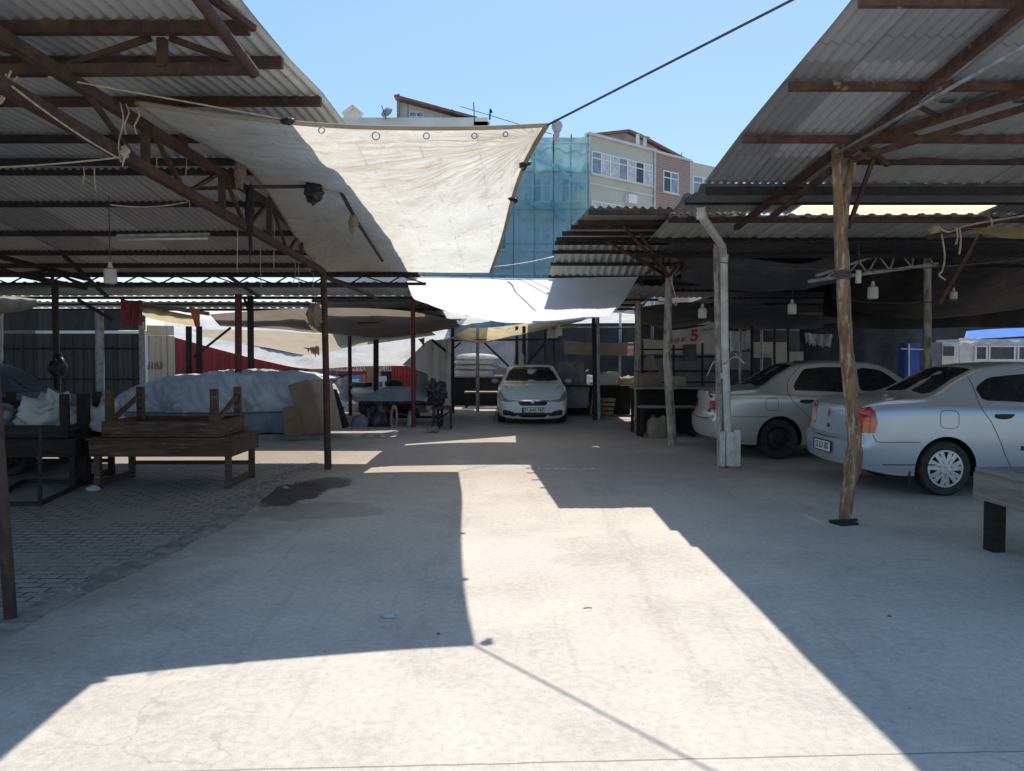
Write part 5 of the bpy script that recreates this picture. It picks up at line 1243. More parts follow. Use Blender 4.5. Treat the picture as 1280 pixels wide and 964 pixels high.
# ================================================================== wooden tables on the left
def table(label, c, sx, sy, h, m, leg=.07, apron=.11, slats=5, rz=0, inverted=False, rails=True, group=None, brace=False, name='market_table', seed=0):
    """c: centre on the ground (or where the table top lies, for an overturned one)"""
    rr = random.Random(seed); o = thing(name, label, 'table', (0, 0, 0), group)
    fl = (lambda p: V((p[0], p[1], h - p[2]))) if inverted else (lambda p: V(p))
    def fin(mb, nm):
        mb.v = [fl(p) for p in mb.v]; return mb.build(nm, m, o)
    mb = MB(); wd = sy / slats
    for i in range(slats):
        mb.box((rr.uniform(-.015, .015), -sy / 2 + wd * (i + .5), h - .014 + rr.uniform(-.003, .003)), (sx + rr.uniform(-.02, .03), wd - .008, .028), rr.uniform(-.004, .004), jit=.003)
    fin(mb, 'top')
    for s in (-1, 1):
        mb = MB(); mb.box((0, s * (sy / 2 - .03), h - .03 - apron / 2), (sx - .04, .028, apron), jit=.004); fin(mb, 'apron')
        mb = MB(); mb.box((s * (sx / 2 - .035), 0, h - .03 - apron / 2), (.028, sy - .094, apron), jit=.004); fin(mb, 'apron')
    for x in (-1, 1):
        for y in (-1, 1):
            mb = MB(); mb.box((x * (sx / 2 - .09), y * (sy / 2 - .085), (h - .03) / 2), (leg, leg * .8, h - .034), rr.uniform(-.05, .05), jit=.004); fin(mb, 'leg')
        if rails:
            mb = MB(); mb.box((x * (sx / 2 - .09), 0, .06), (.04, sy - .17 - leg, .07), jit=.004); fin(mb, 'rail')
        if brace:
            mb = MB(); mb.bar((x * (sx / 2 - .04 - leg / 2), -sy / 2 + .08, h - .16), (x * (sx / 2 - .04 - leg / 2), sy / 2 - .12, .12), .03, .06); fin(mb, 'brace')
    if rails:
        mb = MB(); mb.box((0, sy / 2 - .085, .2), (sx - .2 - leg, .03, .05), jit=.003); fin(mb, 'rail')
    o.location = V(c); o.rotation_euler.z = rz; return o
tg = 'wooden market tables'
table('brown wooden market table at the left, standing right of the darker one', (-4.2, 9.62, .006), 1.75, 1.0, .61, 'wood_brown', apron=.19, group=tg, seed=1)
table('overturned wooden table lying legs up on the brown market table', (-4.24, 9.68, .63), 1.45, .95, .57, 'wood_brown', leg=.085, apron=.15, inverted=True, rails=False, brace=True, group=tg, seed=2)
table('dark wooden table in shade at the left frame edge under white sacks', (-6.55, 9.75, .006), 2.6, 1.05, .6, 'wood_dark', apron=.2, group=tg, seed=3)
table('overturned dark table lying on the shaded table, holding white sacks', (-5.95, 9.6, .62), 1.3, .9, .52, 'wood_dark', leg=.09, apron=.12, inverted=True, rails=False, group=tg, seed=4)
def lump(name, label, c, s, m, cat, n=26, seed=0, flat=.25, rough=.3, group=None, parent=None, rz=0):
    """sagging soft or crumpled mass sitting on something (c is its base centre)"""
    c = V(c); rows = []; Rm = Matrix.Rotation(rz, 3, 'Z')
    for i in range(n + 1):
        th = math.pi * i / n; r = []
        for j in range(n * 2 + 1):
            ph = math.pi * (j % (n * 2)) / n
            e = .75
            q = V((math.copysign(abs(math.sin(th) * math.cos(ph)) ** e, math.cos(ph)), math.copysign(abs(math.sin(th) * math.sin(ph)) ** e, math.sin(ph)), math.cos(th)))
            k = 1 + rough * nz(q, 1.6, seed) + rough * .5 * nz(q, 4, seed) + rough * .25 * nz(q, 9, seed)
            z = max(-flat, q.z * k) if q.z * k < 0 else q.z * k
            r.append(c + Rm @ V((q.x * s[0] * k, q.y * s[1] * k, (z + flat) * s[2] / (1 + flat))))
        rows.append(r)
    mb = MB().grid(rows)
    if parent is not None: return mb.build(name, m, parent, smooth=True)
    return tag(mb.build(name, m, smooth=True), label, cat, group)
lump('white_sack', 'crumpled white plastic sheet heaped on the shaded table', (-5.8, 9.6, .66), (.36, .26, .42), 'white_cloth', 'sack', seed=2, rough=.7)
lump('white_sack', 'small white sack slumped at the right end of the shaded table', (-5.2, 9.78, .66), (.2, .22, .34), 'white_cloth', 'sack', seed=5, rough=.6)
lump('grey_sack', 'grey covered bundle left of the white sheet on the shaded table', (-6.5, 9.6, .64), (.5, .35, .32), 'tarp_grey', 'sack', seed=7, rough=.5)
# dark steel frame in front
sf = thing('stall_rack', 'dark low steel stall rack standing on the paving at the left edge', 'rack', (0, 0, 0))
f = [G(-20, 634), G(50, 633), G(106, 606), G(30, 604)]
for i in range(4): MB().bar(f[i] + UP * .03, f[(i + 1) % 4] + UP * .03, .04).build('rail', 'dark_steel', sf)
MB().tube([f[1], P(50, 535, f[1].y)], .02, 8).build('upright', 'dark_steel', sf); MB().bar(f[2], P(104, 492, f[2].y), .11).build('upright', 'wood_dark', sf)
MB().bar(P(-20, 541, f[1].y), P(50, 541, f[1].y), .03).build('rail', 'dark_steel', sf); MB().bar(P(50, 541, f[1].y), P(104, 535, f[2].y), .03).build('rail', 'dark_steel', sf)
lump('paper_scrap', 'small white paper scrap on the paving by the tables', G(117, 613, .007), (.06, .05, .05), 'white_cloth', 'scrap', n=8, seed=3, rough=.8)
lump('black_wrap', 'black plastic wrapped round the dark post behind the tables', P(73, 470, 12.35), (.1, .09, .3), 'plastic_black', 'wrap', n=10, seed=3, rough=.8)

# covered heap -----------------------------------------------------------------
hp = thing('covered_heap', 'long heap of goods under a blue grey tarpaulin at the left', 'heap', (-5.8, 15.9, .07))
prof = [(-8.15, .55), (-7.8, .85), (-7.2, 1.08), (-6.4, 1.2), (-5.6, 1.27), (-4.8, 1.25), (-4.1, 1.18), (-3.75, 1.0), (-3.6, .8)]
fp_ = pchip([p[0] for p in prof], [p[1] for p in prof]); rows = []
ties = [(-6.9, .55), (-5.35, .5), (-4.15, .5)]
for i in range(200):
    x = -8.2 + 4.6 * i / 199; H = fp_(x); r = []
    for j in range(100):
        v = j / 99                                                  # front bottom -> over the top -> back bottom
        if v < .42:
            t = v / .42; y = 15.0 + .22 * t ** 1.4; z = .14 + (H - .22) * t
        elif v < .6:
            t = (v - .42) / .18; a = t * math.pi / 2; y = 15.22 + .35 * math.sin(a) * 1.0; z = H - .08 + .08 * math.sin(a)
        else:
            t = (v - .6) / .4; y = 15.57 + 1.6 * t; z = H + .05 * math.sin(t * 3) - .25 * t ** 3
        p = V((x, y, z)); d = .07 * nz(p, 1.6) + .045 * (1 - 2.2 * abs(nz((p.x * 1.2, p.y, p.z * .6), 2.6, 4))) + .03 * (1 - 2.4 * abs(nz((p.x * 1.6 + p.z, 0, p.z * .5), 3.6, 8))) + .012 * nz(p, 9, 2)
        for tx, tz in ties:
            dx, dz = x - tx, z - tz; rr_ = math.hypot(dx, dz)
            if v < .5: d += .05 * math.sin(math.atan2(dx, dz) * 13) * math.exp(-rr_ / .4) * min(1, rr_ * 5) - .09 * math.exp(-rr_ * rr_ / .03)
        r.append(p + V((0, -d, d * .6)))
    rows.append(r)
MB().grid(rows).build('tarpaulin', 'heap_tarp', hp, smooth=True)
rows = [[V((-7.9 + 4.2 * i / 60, 14.97 - .03 * nz((i * .3, 0, 1), 1), .52 + .04 * nz((i * .2, 2, 1), 1))), V((-7.9 + 4.2 * i / 60, 14.9 - .06 * nz((i * .35, 0, 4), 1), .3)), V((-7.9 + 4.2 * i / 60, 14.92 - .08 * nz((i * .3, 0, 8), 1), .1 + .05 * nz((i * .4, 5, 1), 1)))] for i in range(61)]
MB().grid(rows).build('skirt', 'tarp_grey', hp, smooth=True)
MB().tube(sag((-7.9, 14.93, .53), (-3.7, 14.93, .55), .06, 20), .012, 6).build('tie_rope', 'rope_dark', hp)
MB().box((-5.9, 15.9, .12), (4.2, 1.7, .1)).build('pallet', 'wood_dark', hp)
def board(label, q, m, th=.02, cat='board', Y0=14.55, dy=.25, name='leaning_board', seed=0):
    """q: four surveyed corners bl, br, tr, tl; the top leans back"""
    pts = [P(*q[0], Y0), P(*q[1], Y0), P(*q[2], Y0 + dy), P(*q[3], Y0 + dy)]
    n = (pts[1] - pts[0]).cross(pts[3] - pts[0]).normalized() * th
    mb = MB(); mb.add(pts + [p + n for p in pts], [(0, 1, 2, 3), (7, 6, 5, 4), (0, 4, 5, 1), (1, 5, 6, 2), (2, 6, 7, 3), (3, 7, 4, 0)])
    return tag(mb.build(name, m), label, cat)
board('brown cardboard sheet leaning on the covered heap', [(377, 544), (404, 541), (385, 475), (360, 482)], 'card_brown')
board('beige board leaning right of the brown cardboard sheet', [(402, 540), (428, 537), (414, 474), (385, 475)], 'card_beige', Y0=14.7)
board('narrow black board leaning behind the lane pole', [(425, 537), (437, 533), (421, 487), (411, 486)], 'black_void', Y0=14.95)
board('small brown carton leaning at the end of the covered heap', [(358, 545), (378, 545), (371, 508), (355, 510)], 'card_brown', th=.12, dy=.05, name='carton', cat='carton', Y0=14.5)
lump('blue_tarp', 'pale blue sheet lying over the right end of the heap', P(392, 474, 16.2), (.42, .4, .12), 'poster_pale', 'tarp', n=14, seed=4)

# junk table in the middle distance -----------------------------------------------
jy = 16.7
table('dark junk table under a grey cover by the red pole', (P(505, 500, jy).x - .05, jy + .5, .0), 1.75, 1.0, .66, 'wood_dark', group=None, seed=6, leg=.06)
tx = P(505, 500, jy).x
rows = []
for i in range(40):
    x = tx - .98 + 1.5 * i / 39; r = []
    for j in range(24):
        y = jy - .06 + 1.15 * j / 23; e = min(1, 4 * min(i / 39, 1 - i / 39)) * min(1, 3 * j / 23)
        r.append(V((x, y, .68 + .22 * e * math.sin(math.pi * (.15 + .7 * i / 39)) + .02 * nz((x, y, 0), 5) - (.06 if j == 0 else 0))))
    rows.append(r)
tag(MB().grid(rows).build('table_cover', 'tarp_grey', smooth=True), 'grey cloth cover spread over the junk table', 'cover')
mb = MB()
for i in range(14): mb.box((tx - .92 + i * .13, jy - .075, .615 + .008 * (i % 2)), (.12, .012, .05 + .02 * (i % 2)), jit=.006)
mb2 = MB(); pts = [V((tx - .95 + i * .045, jy - .08, .59 + .025 * math.sin(i * 1.5))) for i in range(41)]; mb2.tube(pts, .022, 6)
tag(mb2.build('trim_garland', 'plastic_black', smooth=True), 'dark scalloped strip along the front of the junk table', 'trim')
lump('black_bag', 'black rubbish bag under the left end of the junk table', (tx - .55, jy + .05, 0), (.27, .22, .58), 'plastic_black', 'bag', seed=11, rough=.5)
lump('black_bag', 'dark bag tucked under the middle of the junk table', (tx - .0, jy + .45, .25), (.25, .2, .3), 'plastic_black', 'bag', seed=12, rough=.5)
lump('black_bag', 'dark heap of bags on the right end of the junk table', (tx + .68, jy + .45, .66), (.22, .25, .34), 'plastic_black', 'bag', seed=13, rough=.5)
lump('red_bundle', 'small dark red bundle on top of the bags behind the red pole', (tx + .55, jy + .6, .92), (.1, .1, .16), 'red_sheet', 'bundle', n=10, seed=14)
mb = MB(); c = V((tx - .2, jy - .12, .27)); mb.tube([c + V((.06 * math.sin(t), .05 * math.cos(t), .25 * math.cos(t))) for t in [i * math.pi / 12 for i in range(25)]], .03, 8)
tag(mb.build('wheel_ring', 'wood_grey', smooth=True), 'pale hoop leaning on the bag under the junk table', 'hoop')
lump('grey_bucket_bundle', 'grey bundle on the ground left of the black rubbish bag', (tx - .95, jy - .05, .0), (.22, .2, .3), 'tarp_grey', 'bundle', n=12, seed=15)
o = thing('folding_stool', 'rusty folding stool at the right end of the junk table', 'stool', (tx + .85, jy + .1, 0))
MB().box((tx + .82, jy + .1, .48), (.42, .36, .05), jit=.01).build('seat', 'rust', o)
for sx in (-.18, .18):
    for sy in (-.15, .15): MB().bar((tx + .82 + sx, jy + .1 + sy, .46), (tx + .82 + sx * 1.1, jy + .1 + sy, .0), .03).build('leg', 'rust', o)
MB().bar((tx + .65, jy - .05, .12), (tx + 1.0, jy + .25, .4), .025).build('brace', 'rust', o)
o = thing('stool', 'round black topped stool behind the junk table', 'stool', P(492, 480, 18.3))
b = P(492, 478, 18.3); MB().lathe([(0, .06), (.17, .05), (.22, 0), (.21, -.09), (0, -.1)], 18, c=b).build('seat', 'plastic_black', o, smooth=True, angle=50)
for a in range(4): MB().bar(b + V((.12 * math.cos(a * 1.57), .12 * math.sin(a * 1.57), -.09)), V((b.x + .2 * math.cos(a * 1.57), b.y + .2 * math.sin(a * 1.57), .07)), .025).build('leg', 'grey_steel', o)
lump('stone', 'pale block of stone on the ground right of the junk table', G(541, 541), (.13, .1, .12), 'rubble', 'stone', n=8, seed=16)
lump('white_bundle', 'white rag bundle under the middle of the junk table', (tx + .12, jy + .25, .0), (.1, .1, .42), 'white_cloth', 'rag', n=10, seed=17)

# scooter -------------------------------------------------------------------------
sc = thing('scooter', 'white and dark blue scooter parked behind the leaning boards', 'scooter', (0, 0, 0))
def wheel2(c, r=.24):
    w_ = part_empty('wheel', sc); MB().tube([V(c) + V((r * math.cos(t), 0, r * math.sin(t))) for t in [i * math.pi / 12 for i in range(25)]], .045, 8, cap=False).build('tyre', 'rubber', w_, smooth=True)
    MB().lathe([(0, -.03), (r * .8, -.02), (r * .8, .02), (0, .03)], 16, 'Y', c).build('rim', 'steel_rim', w_)
wheel2((0, 0, .26)); wheel2((1.15, 0, .26))
MB().lathe([(.0, -.42), (.09, -.34), (.16, -.1), (.15, .2), (.07, .42), (0, .44)], 14, 'X', (.95, 0, .62)).build('rear_body', 'paint_white', sc, smooth=True)
MB().prism([(0, 0), (.1, .5), (.24, .55), (.2, .0), (.5, -.12), (.52, -.2), (.1, -.2)], (.12, -.16, .42), (1, 0, 0), (0, 0, 1), (0, .32, 0)).build('leg_shield', 'paint_white', sc)
MB().box((.9, 0, .8), (.62, .26, .1), jit=.015).build('seat', 'plastic_black', sc)
MB().bar((.0, 0, .26), (.22, 0, 1.02), .07).build('fork', 'ink_blue', sc); MB().tube([(.2, -.34, 1.06), (.22, 0, 1.02), (.2, .34, 1.06)], .02, 8).build('handlebar', 'plastic_black', sc)
MB().lathe([(0, -.06), (.09, -.05), (.1, .06), (0, .08)], 12, 'X', (.12, 0, .92)).build('headlight', 'lens_clear', sc, smooth=True)
sc.location = G(424, 522) + V((-.1, .2, .07)); sc.rotation_euler.z = R(-38)
lump('yellow_crate_bundle', 'pale yellow bundle on the ground behind the scooter', G(449, 519) + V((0, .3, .07)), (.3, .2, .22), 'tarp_yellow', 'bundle', n=10, seed=18)

# bench at the right edge ---------------------------------------------------------
bn = thing('wooden_bench', 'weathered grey plank table cut by the right frame edge', 'table', (0, 0, 0))
x0, y1, zt_ = 3.88, 6.38, .655
def plank(c, d, nm, rz=0):
    """board with split, worn edges"""
    mb = MB(); rows = []; nx, ny = 14, 5; L_ = max(d[0], d[1]); lng = 0 if d[0] > d[1] else 1
    bm = bmesh.new(); bmesh.ops.create_cube(bm, size=1); bmesh.ops.scale(bm, vec=d, verts=bm.verts)
    bmesh.ops.subdivide_edges(bm, edges=[e for e in bm.edges if abs((e.verts[0].co - e.verts[1].co)[lng]) > .5 * L_], cuts=22, use_grid_fill=True)
    bmesh.ops.subdivide_edges(bm, edges=[e for e in bm.edges if abs((e.verts[0].co - e.verts[1].co).z) > .5 * d[2]], cuts=3, use_grid_fill=True)
    for v in bm.verts:
        p = v.co; end = abs(p[lng]) > .49 * L_
        k = nz(p + V(c), 3.1); v.co.z += .006 * nz(p + V(c), 6) + .004 * nz(V((0, p.y * .4, p.z * 30)) + V(c), 1)
        if end: v.co[lng] += math.copysign(.016 * nz((p.x * 9, p.z * 40, 3), 1), p[lng])
        v.co[1 - lng] += .003 * nz((p.x, p.y * 2, p.z * 40), 1)
    bm.verts.ensure_lookup_table(); vs = [v.co + V(c) for v in bm.verts]; fs = [tuple(v.index for v in f.verts) for f in bm.faces]
    mb.add(vs, fs); bm.free(); return mb.build(nm, 'wood_bench', bn, smooth=True, angle=45)
plank((x0, y1 - 1.5, zt_ - .125), (.05, 3.0, .215), 'apron')
for i in range(5): plank((x0 + .09 + i * .19, y1 - 1.5 + .01 * (i % 2), zt_ - .0), (.18, 3.04, .032), 'top_plank')
MB().box((x0 + .08, y1 - .12, .27), (.1, .12, .54), .1, jit=.004).build('leg', 'wood_dark', bn); MB().box((x0 + .8, y1 - .12, .27), (.1, .12, .54), jit=.004).build('leg', 'wood_dark', bn)
MB().box((x0 + .08, y1 - 2.8, .27), (.1, .12, .54), .1, jit=.004).build('leg', 'wood_dark', bn); MB().box((x0 + .8, y1 - 2.8, .27), (.1, .12, .54), jit=.004).build('leg', 'wood_dark', bn)

# ================================================================== stalls right of the white car
def counter(label, px0, px1, ytop, Y, depth, m, name='stall_counter', hbase=0, front=None):
    a, b = P(px0, ytop, Y), P(px1, ytop, Y); o = thing(name, label, 'counter', (a.x, Y, 0))
    h = a.z; w_ = b.x - a.x
    MB().box(((a.x + b.x) / 2, Y + depth / 2, h - .02), (w_, depth, .04), jit=.006).build('top', m, o)
    for x in (a.x + .06, b.x - .06):
        for y in (Y + .08, Y + depth - .08): MB().box((x, y, (h - .04) / 2), (.06, .06, h - .045)).build('leg', 'wood_dark', o)
    if front: MB().box(((a.x + b.x) / 2, Y + depth * .5, (h - .05) / 2), (w_ - .2, .02, h - .06)).build('front_panel', front, o)
    return o
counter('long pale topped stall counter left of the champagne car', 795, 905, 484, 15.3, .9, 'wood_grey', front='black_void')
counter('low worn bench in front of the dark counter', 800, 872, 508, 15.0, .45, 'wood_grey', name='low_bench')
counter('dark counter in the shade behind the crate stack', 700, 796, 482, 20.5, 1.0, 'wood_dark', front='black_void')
counter('small pale table inside the stall left of the white car', 580, 640, 490, 22.0, .6, 'wood_grey', name='small_table')
# wire racks lying on the ground
for k, (px, py, rz, lb) in enumerate(((835, 545, .2, 'nearest'), (852, 536, -.1, 'middle'), (866, 530, .4, 'farthest'))):
    o = thing('wire_rack', lb + ' black wire rack folded on the ground behind the crooked pole', 'rack', G(px, py), 'wire racks on the ground'); b = G(px, py)
    for i in range(6):
        a = b + V((math.cos(rz) * (.16 * i - .4), math.sin(rz) * (.16 * i - .4), 0)); MB().tube([a, a + V((.12, .35, .42))], .009, 6).build('rod', 'dark_steel', o)
    for z in (.12, .26, .4): MB().tube([b + V((-.45 * math.cos(rz) + .12 * z / .42, .35 * z / .42, z)), b + V((.5 * math.cos(rz) + .12 * z / .42, .35 * z / .42, z))], .009, 6).build('rod', 'dark_steel', o)
# crates
proto = None
for k in range(5):
    z = .11 * k; base = P(756, 515, 19.6); lb = ('bottom', 'second lowest', 'middle', 'second highest', 'topmost')[k]
    o = thing('slatted_crate', lb + ' pale slatted crate in the leaning stack right of the white car', 'crate', (0, 0, 0), 'slatted crates in a stack')
    for y in (-.2, .2): MB().box((0, y, .045), (.36, .015, .06)).build('side', 'wood_grey', o)
    for x in (-.18, .18): MB().box((x, 0, .045), (.015, .38, .085)).build('end', 'wood_grey', o)
    MB().box((0, 0, .006), (.36, .38, .012)).build('floor', 'wood_grey', o)
    o.location = V((base.x + .012 * k, 19.7, z)); o.rotation_euler.z = .04 * k
o = thing('wooden_trestle', 'grey wooden trestle beside the crate stack', 'trestle', (0, 0, 0)); b = G(738, 519)
MB().bar(b, b + V((.12, .1, .85)), .05).build('leg', 'wood_grey', o); MB().bar(b + V((.3, .1, 0)), b + V((.14, .12, .85)), .05).build('leg', 'wood_grey', o); MB().bar(b + V((.06, .05, .4)), b + V((.22, .1, .4)), .04).build('rung', 'wood_grey', o)
def hangcloth(name, label, q, m, cat, depth=.25, wr=.04, nu=40, nv=18, seed=0, curl=0, ragged=0):
    """q: tl, tr, br, bl as (px, py, Y)"""
    a, b, c, d = [P(*p) for p in q]; rr = random.Random(seed); ph = rr.uniform(0, 6)
    def disp(u, v, p):
        e = 1 if v > .02 else .3
        return V((0, -wr * (math.sin(u * 17 + ph + 2 * nz((u * 3, v, seed), 1)) + 1.2 * nz((u * 6, v * 3, seed), 1)) * e, wr * .8 * nz((u * 4, v * 2, seed + 3), 1) + (ragged * nz((u * 14, 1, seed), 1) * v if ragged else 0)))
    top = [a, a.lerp(b, .5) - UP * (a - b).length * .02, b]; bot = [d, d.lerp(c, .5) - UP * (a - b).length * curl, c]
    mb = coons(top, bot, [a, d], [b, c], nu, nv, disp)
    return tag(mb.build(name, m, smooth=True), label, cat)
hangcloth('banner', 'faded pink cloth banner hung right of the white car', [(704, 426, 20.3), (792, 428, 20.3), (792, 445, 20.2), (706, 443, 20.2)], 'banner_pink', 'banner', wr=.025)
ob = hangcloth('banner', 'off white banner with a big red 5 hung left of the drainpipe', [(833, 414, 16.2), (896, 404, 16.2), (895, 428, 16.15), (834, 432, 16.15)], 'banner_white', 'banner', wr=.008)
c = P(869, 420, 16.08)
text('5', .33, 'banner_numeral', 'ink_red', ob, frame(P(868, 420, 16.1), (1, 0, .1), (0, -.05, 1)), .012)
scribble('banner_lettering', 'ink_red', ob, P(847, 425.5, 16.1), (1, 0, .12), (0, -.05, 1), 6, .09, 1)
scribble('banner_lettering', 'ink_blue', ob, P(884, 412, 16.1), (1, 0, .2), (0, -.05, 1), 5, .06, 2)
hangcloth('cream_sheet', 'cream sheet hung behind the two pale poles', [(800, 424, 19.5), (866, 424, 19.5), (866, 446, 19.5), (800, 447, 19.5)], 'cream', 'sheet', wr=.02)
hangcloth('card', 'grey card hanging askew between the two pale poles', [(806, 446, 17.8), (817, 443, 17.8), (822, 462, 17.8), (811, 464, 17.8)], 'card_beige', 'card', wr=.003)
tag(MB().tube([P(797, 437, 17.5), P(857, 437, 17.5)], .02, 8).build('rail', 'dark_steel', smooth=True), 'dark level rail between the pale poles ending in a black box', 'rail')
tag(MB().box(P(862, 441, 17.5), (.27, .2, .38), .1, jit=.01).build('black_box', 'plastic_black'), 'black box hung at the end of the level rail', 'box')
o = thing('storage_rack', 'dark shelf frame behind the counter left of the champagne car', 'shelf', P(860, 480, 18.5))
for z in (446, 464, 478): MB().bar(P(800, z, 18.5), P(906, z, 18.5), .05).build('rail', 'dark_steel', o)
for x in (803, 842, 878, 904): MB().bar(P(x, 516, 18.5), P(x, 425, 18.5), .045).build('upright', 'dark_steel', o)
tag(MB().box(P(852, 470, 19.3), (2.3, .05, 1.1)).build('standing_sheet', 'tarp_grey'), 'dark grey panel standing behind the shelf frame', 'panel')
for k, (x0_, x1_, y0_, y1_, Y, lb) in enumerate(((868, 905, 424, 452, 21, 'pinkish board behind the drainpipe under the white banner'), (938, 985, 428, 447, 25, 'pale board at the back of the hall above the champagne car'), (965, 1004, 440, 458, 24, 'cream board standing lower in front of the pale one'), (905, 938, 440, 462, 23, 'grey slatted board right of the drainpipe'))):
    a, b = P(x0_, y1_, Y), P(x1_, y0_, Y); tag(MB().box(((a.x + b.x) / 2, Y, (a.z + b.z) / 2), (b.x - a.x, .04, b.z - a.z), jit=.01).build('board', 'wall_grey' if k == 3 else 'cream'), lb, 'board')
# dark sheeting slung in the hall
def slung(name, label, near_, far_, m, sagz=.15, wr=.05, nu=50, nv=24):
    d = lambda u, v, p: V((0, 0, -sagz * math.sin(math.pi * v) * math.sin(math.pi * u) + wr * edge_w(u, v) * (nz(p, 1.4) + .5 * nz(p, 3.5) + .4 * math.sin(u * 20 + v * 4))))
    return tag(coons(near_, far_, [near_[0], far_[0]], [near_[-1], far_[-1]], nu, nv, d).build(name, m, smooth=True), label, 'tarp')
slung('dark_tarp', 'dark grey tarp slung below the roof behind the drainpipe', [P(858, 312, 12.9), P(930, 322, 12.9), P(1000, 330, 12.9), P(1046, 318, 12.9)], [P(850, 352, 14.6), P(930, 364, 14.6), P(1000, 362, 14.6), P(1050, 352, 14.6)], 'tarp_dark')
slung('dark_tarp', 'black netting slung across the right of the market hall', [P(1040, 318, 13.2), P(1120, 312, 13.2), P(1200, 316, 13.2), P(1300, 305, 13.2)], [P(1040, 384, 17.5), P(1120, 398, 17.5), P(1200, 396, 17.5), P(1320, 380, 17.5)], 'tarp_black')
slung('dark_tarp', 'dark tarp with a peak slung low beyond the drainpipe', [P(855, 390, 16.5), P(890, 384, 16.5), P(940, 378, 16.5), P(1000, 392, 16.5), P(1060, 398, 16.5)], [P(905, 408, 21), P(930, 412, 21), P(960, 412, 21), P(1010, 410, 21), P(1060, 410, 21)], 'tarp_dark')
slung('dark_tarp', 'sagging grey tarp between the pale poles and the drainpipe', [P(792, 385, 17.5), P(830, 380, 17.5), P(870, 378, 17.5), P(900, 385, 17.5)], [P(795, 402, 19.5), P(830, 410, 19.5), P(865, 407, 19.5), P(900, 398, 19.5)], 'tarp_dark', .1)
hangcloth('dark_curtain', 'black curtain added to darken the hall on the right above the blue awning', [(1030, 330, 18.6), (1330, 330, 18.6), (1330, 408, 18.6), (1030, 412, 18.6)], 'tarp_black', 'curtain', wr=.05)  # added to fill the view above the awning with darkness
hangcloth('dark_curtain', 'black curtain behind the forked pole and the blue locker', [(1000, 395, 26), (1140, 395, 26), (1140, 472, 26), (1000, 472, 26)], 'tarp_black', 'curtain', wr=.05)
# far right kiosk, locker, appliance
o = thing('kiosk', 'white kiosk with windows under a blue awning at the far right', 'kiosk', P(1245, 470, 24))
ky = 24.0; K = lambda px, py: P(px, py, ky)
a, b = K(1200, 500), K(1330, 424); MB().box(((a.x + b.x) / 2, ky + .75, b.z / 2), (b.x - a.x, 1.4, b.z)).build('wall', 'white_paint', o)
for x0_, x1_ in ((1219, 1233), (1236, 1268), (1272, 1300)):
    f_ = part_empty('window', o); a, b = K(x0_, 450), K(x1_, 433); cx, cz = (a.x + b.x) / 2, (a.z + b.z) / 2; w_, h_ = b.x - a.x, b.z - a.z
    MB().box((cx, ky + .02, cz), (w_, .03, h_)).build('pane', 'pane_dark', f_)
    fr = MB(); fr.box((cx, ky, cz + h_ / 2), (w_ + .1, .08, .05)); fr.box((cx, ky, cz - h_ / 2), (w_ + .1, .08, .05)); fr.box((cx - w_ / 2, ky, cz), (.05, .078, h_)); fr.box((cx + w_ / 2, ky, cz), (.05, .078, h_)); fr.build('frame', 'upvc', f_)
slung('awning', 'blue awning stretched over the white kiosk', [P(1205, 424, 23.3), P(1250, 422, 23.3), P(1320, 418, 23.3)], [P(1208, 414, 25.8), P(1250, 411, 25.8), P(1320, 409, 25.8)], 'tarp_blue', .03, .03)
hangcloth('awning_valance', 'white crumpled valance hanging below the blue awning', [(1200, 423, 23.25), (1320, 420, 23.25), (1320, 429, 23.25), (1200, 432, 23.25)], 'white_cloth', 'valance', wr=.05, ragged=.1)
o = thing('locker', 'bright blue plastic locker far behind the pale post', 'locker', P(1140, 460, 22)); a, b = P(1131, 470, 22), P(1150, 429, 22)
MB().box(((a.x + b.x) / 2, 22.2, b.z / 2 + .1), (b.x - a.x, .4, b.z - .2)).build('body', 'blue_plastic', o); MB().bar(P(1136, 470, 21.95), P(1136, 430, 21.95), .04).build('edge', 'white_paint', o); MB().bar(P(1126, 436, 21.94), P(1158, 437, 21.94), .03).build('rail', 'white_paint', o)
o = thing('white_appliance', 'white boxy cabinet with a dark window left of the kiosk', 'cabinet', P(1187, 470, 22)); a, b = P(1177, 480, 22), P(1199, 428, 22)
MB().box(((a.x + b.x) / 2, 22.3, b.z / 2), (b.x - a.x, .6, b.z), .0).build('body', 'white_paint', o); a, b = P(1180, 445, 21.97), P(1193, 433, 21.97); MB().box(((a.x + b.x) / 2, 21.99, (a.z + b.z) / 2), (b.x - a.x, .04, b.z - a.z)).build('window', 'pane_dark', o)

# ================================================================== stall behind the white car
st = thing('market_stall', 'steel framed stall with grey cloth walls behind the white car', 'stall', (-.5, 21, .1))
for px, Y in ((566, 20.2), (597, 20.6), (646, 21.2), (655, 20.3), (681, 22), (692, 22)): post(st, P(px, 520, Y), P(px, 408, Y), .045, 'grey_steel' if px == 597 else 'dark_steel')
MB().bar(P(560, 426, 20.2), P(700, 424, 20.2), .05).build('beam', 'dark_steel', st); MB().bar(P(604, 427, 20.4), P(640, 462, 20.4), .05).build('brace', 'dark_steel', st); MB().bar(P(680, 430, 20.4), P(656, 458, 20.4), .05).build('brace', 'dark_steel', st); MB().bar(P(566, 437, 20.2), P(576, 428, 20.2), .04).build('brace', 'dark_steel', st); MB().bar(P(540, 425, 19.6), P(566, 446, 20.1), .05).build('brace', 'dark_steel', st)
a, b = P(562, 500, 25), P(800, 408, 25)
MB().box(((a.x + b.x) / 2, 25.1, b.z / 2), (b.x - a.x, .08, b.z)).build('back_wall', 'wall_grey', st)
